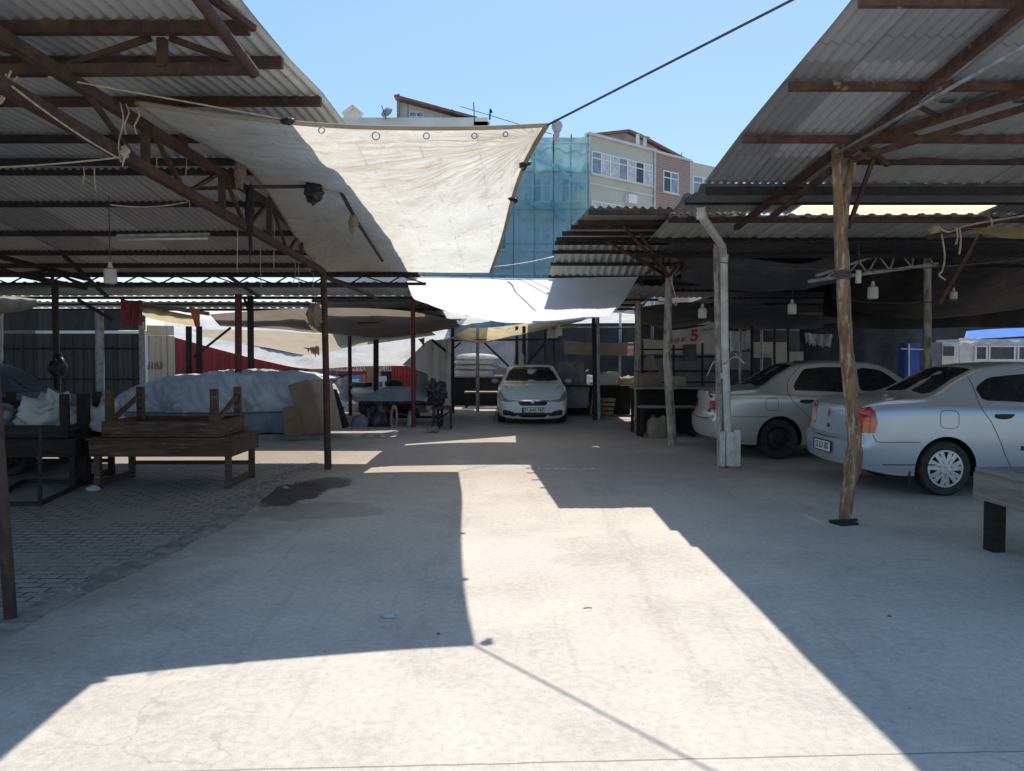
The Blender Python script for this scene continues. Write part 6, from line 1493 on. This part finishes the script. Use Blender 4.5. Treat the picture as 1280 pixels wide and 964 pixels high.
a, b = P(660, 500, 24.6), P(800, 408, 24.6); MB().box(((a.x + b.x) / 2, 24.7, b.z / 2), (b.x - a.x, .08, b.z - .1)).build('dark_panel', 'wall_dark', st)
a, b = P(567, 520, 23.2), P(630, 472, 23.2); MB().box(((a.x + b.x) / 2, 23.25, b.z / 2), (b.x - a.x, .05, b.z)).build('front_panel', 'black_void', st)
MB().box(((a.x + b.x) / 2, 23.6, b.z + .03), (b.x - a.x, .9, .05)).build('counter', 'wall_grey', st)
for k in range(4):  # pile of white sheets put in for stripes of sunlight
    q = P(574 + k, 462 - 6.0 * k, 23.5); lump('sun_stripe_sheet', ('bottom', 'second', 'third', 'top')[k] + ' white folded sheet piled on the stall counter in place of sun stripes', V((q.x + .45, 23.55, P(570, 468 - 6.5 * k, 23.5).z)), (.62, .3, .16), 'tarp_bright', 'sheet', n=16, seed=30 + k, rough=.15, group='white sheets in place of sun stripes')
hangcloth('cloth_wall', 'grey cloth wall hung at the left of the stall behind the car', [(560, 424, 24), (648, 424, 24), (640, 462, 24), (560, 444, 24)], 'tarp_grey', 'cloth', wr=.04)
lump('white_bottle', 'white plastic jug on the post above the white car', P(652, 458, 20.1), (.07, .07, .32), 'white_cloth', 'jug', n=8, seed=35, rough=.3)
lump('grey_bundle', 'silver wrapped bundle standing right of the white car', P(712, 500, 21.0) - UP * .2, (.5, .4, 1.15), 'tarp_grey', 'bundle', n=22, seed=36, rough=.35)
lump('grey_bundle', 'dark crumpled bundle low behind the silver one', (P(738, 510, 21.6).x, 21.8, 0), (.55, .45, .95), 'tarp_dark', 'bundle', n=18, seed=37, rough=.5)
slung('yellow_awning', 'yellowed sagging awning over the stall behind the white car', [P(563, 423, 19.6), P(598, 429, 19.6), P(640, 421, 19.6), P(690, 410, 19.6), P(726, 402, 19.6)], [P(585, 410, 22.2), P(620, 409, 22.2), P(650, 405, 22.2), P(700, 398, 22.2), P(740, 396, 22.2)], 'tarp_yellow', .05, .05)
hangcloth('tent_wall', 'tall creased off white tent wall left of the stall', [(536, 425, 19.9), (564, 423, 19.9), (562, 514, 19.8), (533, 514, 19.8)], 'tent_white', 'tent', wr=.05, nu=36, nv=40)
hangcloth('tent_wall', 'slanting grey tent flap between the white sheet and the tent wall', [(534, 426, 20.3), (541, 426, 20.2), (541, 470, 20.2), (503, 456, 20.6)], 'tent_white', 'tent', wr=.02)
a, b = P(521, 515, 20.8), P(536, 457, 20.8); tag(MB().box(((a.x + b.x) / 2, 20.85, b.z / 2), (b.x - a.x, .06, b.z)).build('standing_sheet', 'wall_grey'), 'grey panel between the red cladding and the tent wall', 'panel')
slung('white_roof_sheet', 'bright white sheet roof over the far stalls right of the white car', [P(700, 405, 24.5), P(750, 404, 24.5), P(800, 404, 24.5)], [P(722, 396, 29), P(760, 391, 29), P(806, 394, 29)], 'tarp_bright', .02, .03)
slung('white_roof_sheet', 'small bright white sheet in place of an open gap left of the drainpipe', [P(858, 406, 25), P(880, 406, 25), P(906, 406, 25)], [P(870, 401, 28), P(890, 399, 28), P(910, 401, 28)], 'tarp_bright', .0, .02)  # sheet added to stand for an opening onto bright sky
slung('white_roof_sheet', 'narrow bright sheet roof seen far beyond the champagne car', [P(955, 413, 27), P(980, 413, 27), P(1010, 414, 27)], [P(958, 408, 30), P(980, 407, 30), P(1010, 409, 30)], 'tarp_bright', .0, .02)

# small litter on the slab
tag(MB().tube([G(729, 760.5, .003), G(735, 759.5, .004), G(740, 760, .003)], .003, 6).build('twig', 'wood_grey', smooth=True), 'short dark twig lying in the middle of the sunlit concrete', 'twig')
lump('paper_scrap', 'flat bluish white scrap in the tarp shadow near its right edge', G(486, 771, .002), (.045, .03, .012), 'white_cloth', 'scrap', n=8, seed=41, rough=.7)
lump('pebble', 'small dark pebble near the tarp corner shadow', G(548, 793, .0), (.012, .011, .012), 'rubble', 'pebble', n=6, seed=42)
lump('pebble', 'dark pebble in the shade right of the sunlit lane', G(1112, 771, .0), (.013, .012, .012), 'rubble', 'pebble', n=6, seed=43)
tag(MB().bar(G(560, 524, .02), G(584, 525, .02), .05, .03).build('wood_offcut', 'wood_grey'), 'pale wood offcut on the ground left of the white car', 'offcut')
for k, (px, py) in enumerate(((345, 602), (356, 611), (330, 612), (372, 604), (318, 622))):
    lump('stone', ('largest', 'second', 'third', 'rightmost', 'nearest')[k] + ' lump of broken concrete at the wet stain by the paving edge', G(px, py, .0), (.05 - .006 * k, .045, .03), 'rubble', 'stone', n=7, seed=50 + k, rough=.6, group='broken lumps by the paving edge')

# goods and clutter on and under the counters of the dark hall
def carton(label, px, pyb, Y, w_, d_, h_, m='card_brown', rz=0):
    b = P(px, pyb, Y); o = thing('carton', label, 'carton', (0, 0, 0)); mb = MB(); t = .012
    for c_, s_ in (((0, 0, t / 2), (w_, d_, t)), ((-w_ / 2, 0, h_ / 2), (t, d_, h_)), ((w_ / 2, 0, h_ / 2), (t, d_, h_)), ((0, -d_ / 2, h_ / 2), (w_, t, h_)), ((0, d_ / 2, h_ / 2), (w_, t, h_))): mb.box(c_, s_, jit=.003)
    mb.build('box', m, o)
    for sx in (-1, 1): MB().bar((sx * w_ / 2, 0, h_), (sx * w_ * .72, 0, h_ + .07), d_ * .95, .008, side=(0, 1, 0)).build('flap', m, o)
    o.location = b; o.rotation_euler.z = rz
top1 = P(850, 484, 15.3).z
def on(px, Y, z): return V(((px - 640) / 960 * Y, Y, z))
def put(px, Y, z): q = P(px, 445, Y); return 445 + 0
for px, Yc, w_, d_, h_, m_, lb, rz in ((812, 15.7, .4, .3, .26, 'card_brown', 'open brown carton at the left end of the pale topped counter', .2), (846, 15.8, .34, .3, .2, 'card_beige', 'low beige carton in the middle of the pale topped counter', -.15), (720, 21.0, .5, .4, .34, 'card_beige', 'beige carton on the dark counter right of the silver bundle', .1)):
    o_ = len(bpy.data.objects); carton(lb, px, 470, Yc, w_, d_, h_, m_, rz)
    c_ = [q for q in bpy.data.objects if q.get('label') == lb][0]; c_.location.z = top1 + .002 if Yc < 18 else P(750, 482, 20.5).z + .002
lump('grey_sack', 'filled grey sack slumped on the dark counter near the crate stack', on(760, 21.0, P(750, 482, 20.5).z), (.34, .24, .34), 'tent_white', 'sack', n=14, seed=61, rough=.45)
lump('green_sack', 'pale sack lying at the right end of the dark counter', on(783, 21.0, P(750, 482, 20.5).z), (.22, .2, .24), 'tarp_beige', 'sack', n=14, seed=62, rough=.45)
lump('grey_sack', 'dusty sack standing under the pale topped counter', on(822, 15.1, .0), (.2, .14, .42), 'tarp_beige', 'sack', n=14, seed=63, rough=.4)
lump('hanging_sack', 'limp grey bag hanging from the roof left of the faded banner', on(690, 21.5, 2.05), (.13, .1, .32), 'tent_white', 'bag', n=14, seed=64, rough=.4)
hangcloth('pale_sheet', 'pale grey sheet hung at the back of the hall above the champagne car', [(912, 414, 25.5), (940, 413, 25.5), (939, 436, 25.5), (913, 440, 25.5)], 'tent_white', 'sheet', wr=.05, nu=20)
hangcloth('pale_sheet', 'long torn pale sheet hung at the back of the hall right of the boards', [(1006, 416, 25.8), (1040, 418, 25.8), (1038, 434, 25.8), (1008, 430, 25.8)], 'tent_white', 'sheet', wr=.05, nu=20, ragged=.2)
for k, (a, b, dr, ds) in enumerate((((800, 372, 16), (1010, 378, 15), .15, 'the white lamps by the drainpipe'), ((1040, 372, 13), (1290, 352, 12), .2, 'the far right lamps'), ((700, 408, 20), (900, 392, 17), .18, 'the faded pink banner'))):
    rope('thin black cable sagging through the hall above ' + ds, sag(P(*a), P(*b), dr, 16), .009, 'rope_dark', 'cable', 'cable')
for k, (px, Y) in enumerate(((775, 22.5), (815, 20.5), (925, 22))):
    tag(MB().tube([P(px, 500, Y) * 1, P(px, 404, Y)], .035, 8).build('post', 'grey_steel', smooth=True) if False else MB().tube([on(px, Y, 0), on(px, Y, 2.9)], .035, 8).build('steel_post', 'grey_steel', smooth=True), ('thin grey post behind the faded pink banner', 'thin grey post between the two pale wooden poles', 'thin grey post at the back right of the drainpipe')[k], 'post', 'thin posts in the hall')
for k, (px, py, Y) in enumerate(((730, 425, 20.35), (752, 425, 20.35), (778, 427, 20.35))):
    c_ = P(px, py - 6, Y); rope(('left', 'middle', 'right')[k] + ' wire hook holding up the faded pink banner', [c_ + UP * .12, c_ + V((.02, 0, .0)), c_ + V((-.01, 0, -.06))], .008, 'dark_steel', 'hook', 'hook', 'banner hooks')
# ================================================================== back left: tarps, shed, red stalls
slung('brown_tarp', 'long brown tarp sagging across the middle distance at the left', [P(262, 393, 16.6), P(330, 388, 16.8), P(420, 385, 17), P(500, 388, 17), P(570, 400, 17.5)], [P(275, 408, 19), P(340, 411, 19.3), P(420, 418, 19.5), P(490, 422, 19.5), P(575, 409, 19.8)], 'tarp_brown', .12, .05)
slung('beige_tarp', 'ragged beige tarp sagging behind the brown one', [P(240, 412, 19.6), P(330, 413, 19.8), P(420, 418, 20), P(540, 415, 20)], [P(252, 421, 21.3), P(330, 434, 21.5), P(390, 444, 21.5), P(440, 434, 21.5), P(545, 419, 21.5)], 'tarp_beige', .04, .05)
slung('yellow_tarp', 'yellow tarp strip tied by a red cloth at the left', [P(168, 383, 16), P(200, 387, 16), P(243, 395, 16)], [P(178, 396, 17.3), P(205, 402, 17.3), P(243, 408, 17.3)], 'tarp_yellow', .03, .03)
slung('brown_strip', 'brown tarp edge rolled above the yellow strip', [P(170, 379, 15.9), P(215, 383, 15.9), P(262, 390, 15.9)], [P(172, 384, 16.3), P(215, 388, 16.3), P(262, 395, 16.3)], 'tarp_brown', .03, .03)
hangcloth('red_cloth', 'orange red cloth knotted at the end of the yellow strip', [(236, 384, 15.8), (250, 386, 15.8), (250, 408, 15.8), (244, 409, 15.8)], 'orange', 'cloth', wr=.03, nu=14)
hangcloth('red_cloth', 'brownish red sheet hanging above the dark shed', [(150, 374, 15.6), (178, 376, 15.6), (178, 407, 15.6), (151, 408, 15.6)], 'red_sheet', 'cloth', wr=.04, nu=20)
slung('cream_tarp', 'cream tarp bulging under the roof at the far left edge', [P(-30, 372, 14.2), P(15, 371, 14.2), P(46, 374, 14.2)], [P(-30, 391, 15.6), P(15, 391, 15.6), P(46, 384, 15.6)], 'tarp_beige', .03, .04)
hangcloth('frayed_strip', 'pale frayed cloth strip hanging at the left frame edge', [(-4, 392, 9.5), (5, 392, 9.5), (4, 452, 9.5), (-3, 454, 9.5)], 'white_cloth', 'strip', wr=.03, nu=10, ragged=.1)
slung('blue_white_sheet', 'bluish white sheet roof in the middle distance left of the lane', [P(470, 391, 19.5), P(520, 396, 19.5), P(575, 401, 19.5)], [P(470, 384, 22.5), P(520, 386, 22.5), P(585, 392, 22.5)], 'tarp_bright', .05, .05)
slung('white_roof_sheet', 'white sheet roof between the blue white sheet and the stall', [P(540, 404, 20.2), P(580, 405, 20.2), P(612, 402, 20.2)], [P(540, 396, 23), P(580, 395, 23), P(612, 396, 23)], 'tarp_bright', .05, .05)
hangcloth('cloth_tassels', 'torn brown cloth tails hanging from the beige tarp', [(383, 424, 20.9), (400, 424, 20.9), (399, 444, 20.9), (384, 440, 20.9)], 'tarp_brown', 'cloth', wr=.05, nu=16, ragged=.3)
hangcloth('red_pennant', 'small red brown cloth point hanging by the tent wall', [(522, 424, 19.7), (531, 422, 19.7), (530, 436, 19.7), (528, 430, 19.7)], 'tarp_brown', 'cloth', wr=.02, nu=10)
slung('white_tent_roof', 'wide bright white sheet roof sloping down over the red stalls', [P(205, 418, 21.4), P(270, 436, 21.4), P(330, 451, 21.4), P(385, 461, 21.4), P(450, 458, 21.6), P(540, 457, 21.8)], [P(205, 396, 25), P(270, 400, 25), P(330, 405, 25), P(385, 408, 25), P(450, 410, 25), P(560, 412, 25)], 'tarp_bright', .0, .06)
# shed
def ribbed(A, B, z0, z1, pitch=.22, amp=.035, n=None):
    A, B = V(A), V(B); L_ = (B - A).length; e = (B - A) / L_; nrm = V((e.y, -e.x, 0)); xs = []
    t = 0
    while t < L_:
        for a, o in ((0, 0), (.08, 1), (.3, 1), (.38, 0)): xs.append((t + a * pitch / .5, o))
        t += pitch * 1.0 / .5 * .5 * 1.0 if False else pitch
    xs = []
    k = int(L_ / pitch)
    for i in range(k + 1):
        for a, o in ((0, 0), (.12, 1), (.5, 1), (.62, 0)): xs.append((min(L_, (i + a) * pitch), o))
    return MB().grid([[A + e * x + nrm * amp * o + UP * z for x, o in xs] for z in (z0, (z0 + z1) / 2, z1)])
sh = thing('shed', 'dark ribbed metal shed filling the far left behind the tables', 'shed', (-10, 17, 0))
xa = P(178, 450, 17).x
ribbed((-14, 17, 0), (xa, 17, 0), .07, P(100, 417, 17).z).build('wall', 'shed_dark', sh)
ribbed((-14, 17.05, 0), (xa + .1, 17.05, 0), P(100, 413, 17).z, P(100, 388, 17).z, .3).build('upper_wall', 'shed_dark', sh)
MB().bar((-14, 16.93, P(100, 436, 17).z), (xa, 16.93, P(100, 436, 17).z), .04).build('rail', 'dark_steel', sh)
MB().bar((-14, 16.93, P(100, 474, 17).z), (xa, 16.93, P(100, 474, 17).z), .04).build('rail', 'dark_steel', sh)
MB().box((xa + .02, 16.95, 1.2), (.09, .09, 2.3)).build('corner_post', 'grey_steel', sh)
sp = thing('lit_side_panel', 'ribbed metal wall, paled where it catches light, with reddish scrawl right of the dark shed', 'wall', (-8, 17.2, 0))
B_ = P(218, 450, 17.5); B_.z = 0
ribbed((xa + .08, 17.1, 0), B_, .07, P(200, 420, 17.3).z, .26).build('cladding', 'shed_lit', sp)
A_ = V((xa + .08, 17.1, 0)); h0, h1 = P(200, 419, 17.2).z, P(200, 407, 17.2).z
MB().prism([(0, h0), ((B_ - A_).length, h0), ((B_ - A_).length, h1), (0, h1)], A_ + V((0, -.05, 0)), (B_ - A_).normalized(), UP, V((0, .06, 0))).build('fascia', 'shed_lit', sp)
mb = MB(); nn = V((.0, -.06, 0))
for k in range(5):
    c_ = A_.lerp(B_, .06 + .12 * k) + nn; z_ = P(190, 457, 17.2).z
    mb.tube(cr([c_ + V((.03 * math.sin(i * 2.1 + k), 0, z_ + .09 * math.cos(i * 1.7 + k * 2))) for i in range(5)], 14), .008, 5)
mb.build('scrawl', 'card_brown', sp)
# red fence and red clad stall
rf = thing('red_fence', 'long dark red ribbed fence behind the covered heap', 'fence', (-7, 22.6, 0))
ribbed((P(212, 450, 22.6).x, 22.6, 0), (P(384, 450, 22.6).x, 22.6, 0), .07, 2.15, .25).build('cladding', 'red_sheet', rf)
MB().bar((P(212, 450, 22.55).x, 22.54, 1.0), (P(384, 450, 22.55).x, 22.54, 1.0), .05).build('rail', 'red_steel', rf)
rs_ = thing('red_stall', 'red clad shop front with white fascia and blue posters', 'stall', (-3.5, 23.4, 0)); yy = 23.4
def panel(nm, x0_, x1_, y0_, y1_, m, parent, dy=0, Y=yy):
    a, b = P(x0_, y1_, Y), P(x1_, y0_, Y); return MB().box(((a.x + b.x) / 2, Y - dy, (a.z + b.z) / 2), (b.x - a.x, .05, b.z - a.z)).build(nm, m, parent)
panel('wall', 384, 540, 440, 520, 'wall_grey', rs_)
ribbed((P(489, 450, yy - .1).x, yy - .1, 0), (P(522, 450, yy - .1).x, yy - .1, 0), .07, P(500, 455, yy).z, .18, .03).build('cladding', 'red_sheet', rs_)
panel('fascia', 408, 458, 456, 464, 'sign_white', rs_, .07); panel('fascia', 472, 490, 456, 464, 'sign_white', rs_, .07)
scribble('fascia_lettering', 'ink_red', rs_, P(421, 460, yy - .11), (1, 0, 0), UP, 5, .15, 6); scribble('fascia_lettering', 'ink_red', rs_, P(448, 460, yy - .11), (1, 0, 0), UP, 4, .15, 7); scribble('fascia_lettering', 'ink_red', rs_, P(481, 460, yy - .11), (1, 0, 0), UP, 4, .14, 8)
panel('red_board', 424, 458, 464, 485, 'red_sheet', rs_, .06); panel('poster', 425, 453, 469, 492, 'poster_blue', rs_, .1); panel('poster', 473, 484, 470, 488, 'poster_pale', rs_, .1)
panel('poster_stripe', 429, 450, 474, 479, 'poster_pale', rs_, .13); panel('pillar', 459, 470, 456, 500, 'banner_pink', rs_, .08); panel('orange_strip', 454, 458, 468, 485, 'orange', rs_, .12); panel('orange_strip', 473, 477, 464, 470, 'orange', rs_, .12)
panel('dark_opening', 478, 489, 464, 474, 'black_void', rs_, .09); panel('poster_window', 475, 479, 477, 484, 'shed_dark', rs_, .13)
o = thing('shelf_rack', 'grey shelf rack left of the blue poster', 'shelf', P(412, 490, 23))
for z in (470, 478, 486, 494): MB().bar(P(402, z, 23), P(422, z, 23), .05).build('shelf', 'grey_steel', o)
for x in (403, 421): MB().bar(P(x, 512, 23), P(x, 466, 23), .04).build('upright', 'grey_steel', o)
mb = MB(); mb.box((-9, 29, 1.3), (18, .2, 2.5)); tag(mb.build('boundary_wall', 'plaster_white'), 'pale wall closing the market far behind the red stalls', 'wall')
mb = MB(); mb.box((-18, 19.5, 1.6), (.2, 31, 3.2)); tag(mb.build('side_light_block', 'wall_dark'), 'unseen dark wall added along the left end of the market to keep daylight out', 'wall')  # out of view, added to cut the skylight from the left
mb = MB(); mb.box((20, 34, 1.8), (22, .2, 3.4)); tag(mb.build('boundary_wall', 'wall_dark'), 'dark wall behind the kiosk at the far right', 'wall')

# ================================================================== buildings
class Facade:
    def __init__(s, A, B): s.A = V((A[0], A[1], 0)); s.B = V((B[0], B[1], 0)); s.L = (s.B - s.A).length; s.e = (s.B - s.A) / s.L; s.n = V((s.e.y, -s.e.x, 0)); s.rz = math.atan2(s.e.y, s.e.x)
    def p(s, u, z, o=0): return s.A + s.e * u + UP * z + s.n * o
    def wall(s, nm, h, m, parent, depth=8, z0=0, u0=0, u1=None):
        u1 = s.L if u1 is None else u1
        return MB().prism([(u0, z0), (u1, z0), (u1, h), (u0, h)], s.A, s.e, UP, -s.n * depth).build(nm, m, parent)
    def box(s, u0, u1, z0, z1, o0, o1): return MB().prism([(u0, z0), (u1, z0), (u1, z1), (u0, z1)], s.p(0, 0, o0), s.e, UP, s.n * (o1 - o0))
    def window(s, parent, u0, u1, z0, z1, cols=3, trans=.3, m='pane', dark=()):
        w_ = part_empty('window', parent); fr = MB()
        def add(*a): q = s.box(*a); fr.add(q.v, q.f)
        t = .07
        add(u0 - t, u1 + t, z0 - t, z0, .0, .06); add(u0 - t, u1 + t, z1, z1 + t, .0, .06); add(u0 - t, u0, z0, z1, .0, .06); add(u1, u1 + t, z0, z1, .0, .06)
        zt = z1 - (z1 - z0) * trans
        for i in range(1, cols): x = u0 + (u1 - u0) * i / cols; add(x - t * .6, x + t * .6, z0, z1, .0, .055)
        if trans: add(u0, u1, zt - .035, zt + .035, .0, .05)
        fr.build('frame', 'upvc', w_)
        for i in range(cols):
            a, b = u0 + (u1 - u0) * i / cols, u0 + (u1 - u0) * (i + 1) / cols
            s.box(a, b, z0, z1, .004, .02).build('pane', 'pane_dark' if i in dark else rnd.choice((m, m, 'pane_curtain')), w_)
        s.box(u0 - .15, u1 + .15, z0 - .16, z0 - .07, 0, .14).build('sill', 'plaster_white', w_)
b1 = thing('apartment_building', 'beige apartment block with long white window bands behind the market', 'building', (5, 48, 0))
f1 = Facade((P(736, 300, 48).x, 48), (P(818, 300, 52).x, 52)); H1 = 15.25
f1.wall('wall', H1, 'plaster', b1)
hz = lambda px, py, Y: P(px, py, Y).z
zt1, zb1 = hz(740, 190, 48.2), hz(740, 216, 48.2)
f1.window(b1, .25, f1.L - .35, zb1, zt1, 7, .28, dark=(5,)); f1.window(b1, .25, f1.L - .35, zb1 - 3.05, zt1 - 3.05, 7, .28); f1.window(b1, .25, f1.L - .35, zb1 - 6.1, zt1 - 6.1, 7, .28)
f2 = Facade(f1.B[:2], (P(862, 300, 54.4).x, 54.4))
b2 = thing('apartment_building', 'brown brick clad narrow block right of the beige one', 'building', (11, 53, 0))
f2.wall('wall', H1 - .02, 'brick', b2); f2.window(b2, .9, 2.35, hz(838, 240, 53), hz(838, 216, 53), 2, .3, 'pane', dark=(0,)); f2.window(b2, .9, 2.35, hz(838, 240, 53) - 3.05, hz(838, 216, 53) - 3.05, 2, .3)
f3 = Facade(f2.B[:2], (P(915, 300, 57).x, 57)); b3 = thing('apartment_building', 'pale block at the far right end of the row behind the canopy', 'building', (14, 56, 0))
f3.wall('wall', H1 - .04, 'plaster', b3); f3.window(b3, .3, 3.2, hz(866, 243, 54.6), hz(866, 221, 54.6), 3, .3); f3.window(b3, .3, 3.2, hz(866, 243, 54.6) - 3.05, hz(866, 221, 54.6) - 3.05, 3, .3)
MB().tube([f1.p(f1.L - .12, 0, .1), f1.p(f1.L - .12, H1, .1)], .07, 8).build('rain_pipe', 'white_pipe', b1)
f1.box(-.1, f1.L + .05, H1 - .02, H1 + .14, -.3, .16).build('parapet_cap', 'plaster_white', b1)
f1.box(.0, f1.L, zb1 - .75, zb1 - .62, 0, .05).build('string_course', 'plaster_white', b1)
f1.box(3.3, 4.1, zb1 - 1.5, zb1 - .95, 0, .35).build('air_conditioner', 'upvc', b1)
f2.box(-.02, f2.L, H1 - .04, H1 + .1, -.3, .12).build('parapet_cap', 'plaster_white', b2)
# attic with its slanting roof on the beige block
q = [P(728, 176, 50), P(736, 170, 50), P(785, 164.5, 51.5), P(801, 171, 52.5), P(865, 205, 55), P(865, 212, 55), P(728, 190, 50)]
at = part_empty('attic', b1)
mb = MB(); n_ = len(q); back = V((-1.5, 5, 0)); off = V((.15, -.0, 0)) + f1.n * -.4
pts = [p + off for p in q]; mb.add(pts + [p + back for p in pts], [tuple(range(n_)), tuple(range(2 * n_ - 1, n_ - 1, -1))] + [(i, i + n_, (i + 1) % n_ + n_, (i + 1) % n_) for i in range(n_)]); mb.build('attic_wall', 'slate', at)
for i in (1, 2, 3): MB().bar(pts[i] + UP * .08 - f1.n * -.1, pts[i + 1] + UP * .08 - f1.n * -.1, .5, .16).build('roof_edge', 'roof_tile', at)
for x, m_ in ((797, 'white_paint'), (806, 'white_pipe')): MB().bar(P(x, 184, 51.2), P(x, 168 + (x - 797) * .4, 51.2), .22).build('flue', m_, at)
MB().bar(P(799, 170, 51.2), P(812, 173, 51.2), .3, .08).build('flue_cap', 'slate', at)
def dish(label, px, py, Y, r, flip=1):
    b = P(px, py, Y); o = thing('satellite_dish', label, 'dish', b, 'satellite dishes on the roofs'); rows = []
    mb = MB(); prof = [(r * t, .35 * r * t * t) for t in [i / 6 for i in range(7)]]; mb.lathe(prof, 20, 'Y', b)
    ax = Matrix.Rotation(R(28 * flip), 3, 'Z') @ Matrix.Rotation(R(-25), 3, 'X'); mb.v = [b + ax @ (p - b) for p in mb.v]; mb.build('reflector', 'grey_steel', o, smooth=True)
    MB().bar(b, b - UP * r * 1.3, .07).build('mast', 'dark_steel', o); MB().bar(b + ax @ V((0, .1, -r * .8)), b + ax @ V((0, r * 1.1 * -1, 0)), .04).build('feed_arm', 'red_steel', o)
dish('satellite dish on the roof of the brick clad block', 848, 196, 54.5, .42)
dish('satellite dish on the parapet left of the attic house', 482, 138, 49.5, .42, -1)
# block under repair, behind the net
b4 = thing('apartment_building', 'tall block under repair behind the blue green net', 'building', (-2, 48, 0))
f4 = Facade((P(520, 300, 48).x, 48), (P(735, 300, 48).x, 48)); H4 = hz(700, 172, 48)
f4.wall('wall', H4, 'plaster_white', b4, depth=6)
for r_ in range(5):
    for cidx, (x0_, x1_) in enumerate(((560, 585), (612, 632), (655, 688), (703, 722))):
        zt_ = hz(650, 224, 48) + 2.95 - 2.95 * r_; u0, u1 = P(x0_, 0, 48).x - f4.A.x, P(x1_, 0, 48).x - f4.A.x
        if zt_ > H4 - .4: continue
        f4.window(b4, u0, u1, zt_ - 1.35, zt_, 3 if cidx == 2 else 2, .3, dark=((1,) if cidx == 1 else ()))
        f4.box(u0 - .3, u1 + .3, zt_ - 2.5, zt_ - 1.6, 0, .25).build('balcony_panel', 'plaster', b4)
b5 = thing('apartment_building', 'white block with an attic house at the left behind the tarp', 'building', (-9, 50, 0))
f5 = Facade((P(405, 300, 50).x, 50), (P(610, 300, 50).x, 50)); H5 = hz(460, 147, 50); f5.wall('wall', H5, 'plaster_white', b5, depth=7)
at = part_empty('attic', b5)
q = [P(497, 165, 51), P(497, 124, 51), P(592, 149, 51), P(592, 165, 51)]; mb = MB(); mb.add(q + [p + V((0, 5, 0)) for p in q], [(3, 2, 1, 0), (4, 5, 6, 7), (0, 1, 5, 4), (1, 2, 6, 5), (2, 3, 7, 6), (3, 0, 4, 7)]); mb.build('attic_wall', 'plaster_white', at)
MB().bar(P(494, 122, 50.6), P(597, 150, 50.6), .8, .16, side=(0, 1, 0)).build('roof', 'roof_tile', at); MB().bar(P(498, 155, 50.8), P(498, 118, 50.8), .18).build('chimney', 'slate', at)
fa = Facade((q[0].x, 51), (q[3].x, 51)); u = lambda px: P(px, 0, 51).x - q[0].x
fa.window(b5, u(512), u(528), hz(520, 156, 51), hz(520, 141, 51), 2, .35)
MB().bar(P(510, 152, 50.4), P(565, 157, 50.4), .05).build('railing', 'dark_steel', at); MB().bar(P(510, 160, 50.4), P(510, 125, 50.4), .04).build('railing', 'dark_steel', at); MB().bar(P(565, 160, 50.4), P(565, 136, 50.4), .04).build('railing', 'dark_steel', at)
o = thing('brick_parapet', 'raw orange brick strip on the roof beside the attic house', 'parapet', P(600, 155, 50)); a, b = P(592, 160, 50), P(612, 152, 50); MB().box(((a.x + b.x) / 2, 50.2, (a.z + b.z) / 2), (b.x - a.x, .4, b.z - a.z)).build('bricks', 'plaster_orange', o)
o = thing('roof_gable', 'small white gabled roof house left of the satellite dish', 'house', P(440, 140, 56)); q = [P(430, 148, 56), P(430, 142, 56), P(441, 133, 56), P(452, 142, 56), P(452, 148, 56)]; mb = MB(); mb.add(q + [p + V((0, 4, 0)) for p in q], [(4, 3, 2, 1, 0), (5, 6, 7, 8, 9)] + [(i, (i + 1) % 5, (i + 1) % 5 + 5, i + 5) for i in range(5)]); mb.build('gable', 'plaster_white', o); MB().bar(P(428, 143, 55.8), P(441, 132.5, 55.8), .4, .1, side=(0, 1, 0)).build('roof', 'plaster_white', o); MB().bar(P(441, 132.5, 55.8), P(454, 143, 55.8), .4, .1, side=(0, 1, 0)).build('roof', 'plaster_white', o)
# scaffold and its net
sf_ = thing('scaffold', 'tubular scaffold in front of the block under repair', 'scaffold', (-1, 47.2, 0)); Ys = 47.1
for px in (530, 560, 590, 616, 642, 668, 692, 714, 735): MB().tube([P(px, 560, Ys) * 1, P(px, 168, Ys)], .035, 6).build('standard', 'dark_steel', sf_)
for py in (180, 215, 262, 305, 345, 390): MB().tube([P(525, py, Ys - .06), P(738, py, Ys - .06)], .03, 6).build('ledger', 'dark_steel', sf_)
MB().tube([P(594, 168, Ys), P(592, 128, Ys)], .03, 6).build('standard', 'dark_steel', sf_); MB().tube([P(575, 133, Ys), P(690, 168, Ys)], .02, 6).build('guard_rope', 'rope_dark', sf_)
MB().tube([P(612, 150, Ys), P(613, 136, Ys), P(615, 141, Ys)], .05, 6).build('hook', 'dark_steel', sf_)
net = thing('scaffold_net', 'blue green safety net hung over the scaffold', 'net', (-1, 46.8, 0))
def netp(x0_, x1_, y0_, y1_, seed):
    a, b, c, d = P(x0_, y0_, 46.8), P(x1_, y0_, 46.8), P(x1_, y1_, 46.8), P(x0_, y1_, 46.8)
    ds = lambda u, v, p: V((.1 * nz(p, .6, seed), -.25 * (nz((p.x * .6, p.y, p.z * 1.0), 1, seed) + .6 * nz(p, 1.5, seed) + .4 * math.sin(u * 12 + v * 8 + seed)) * edge_w(u, v) ** .5, -.12 * math.sin(math.pi * u)))
    coons([a, b], [d, c], [a, d], [b, c], 40, 40, ds).build('net_panel', 'net', net, smooth=True)
cols = (526, 588, 643, 692, 737); rws = (171, 262, 346, 450)
for i in range(4):
    for j in range(3): netp(cols[i], cols[i + 1], rws[j] + rnd.uniform(-2, 2), rws[j + 1] + 3, i * 5 + j)
for i, (px, py, qx, qy) in enumerate(((655, 250, 690, 256), (690, 250, 705, 275), (660, 195, 735, 215), (695, 205, 730, 235))): MB().tube(cr([P(px, py, 46.6), P((px + qx) / 2, (py + qy) / 2 + 4, 46.5), P(qx, qy, 46.6)], 10), .12, 6).build('fold', 'net', net, smooth=True)
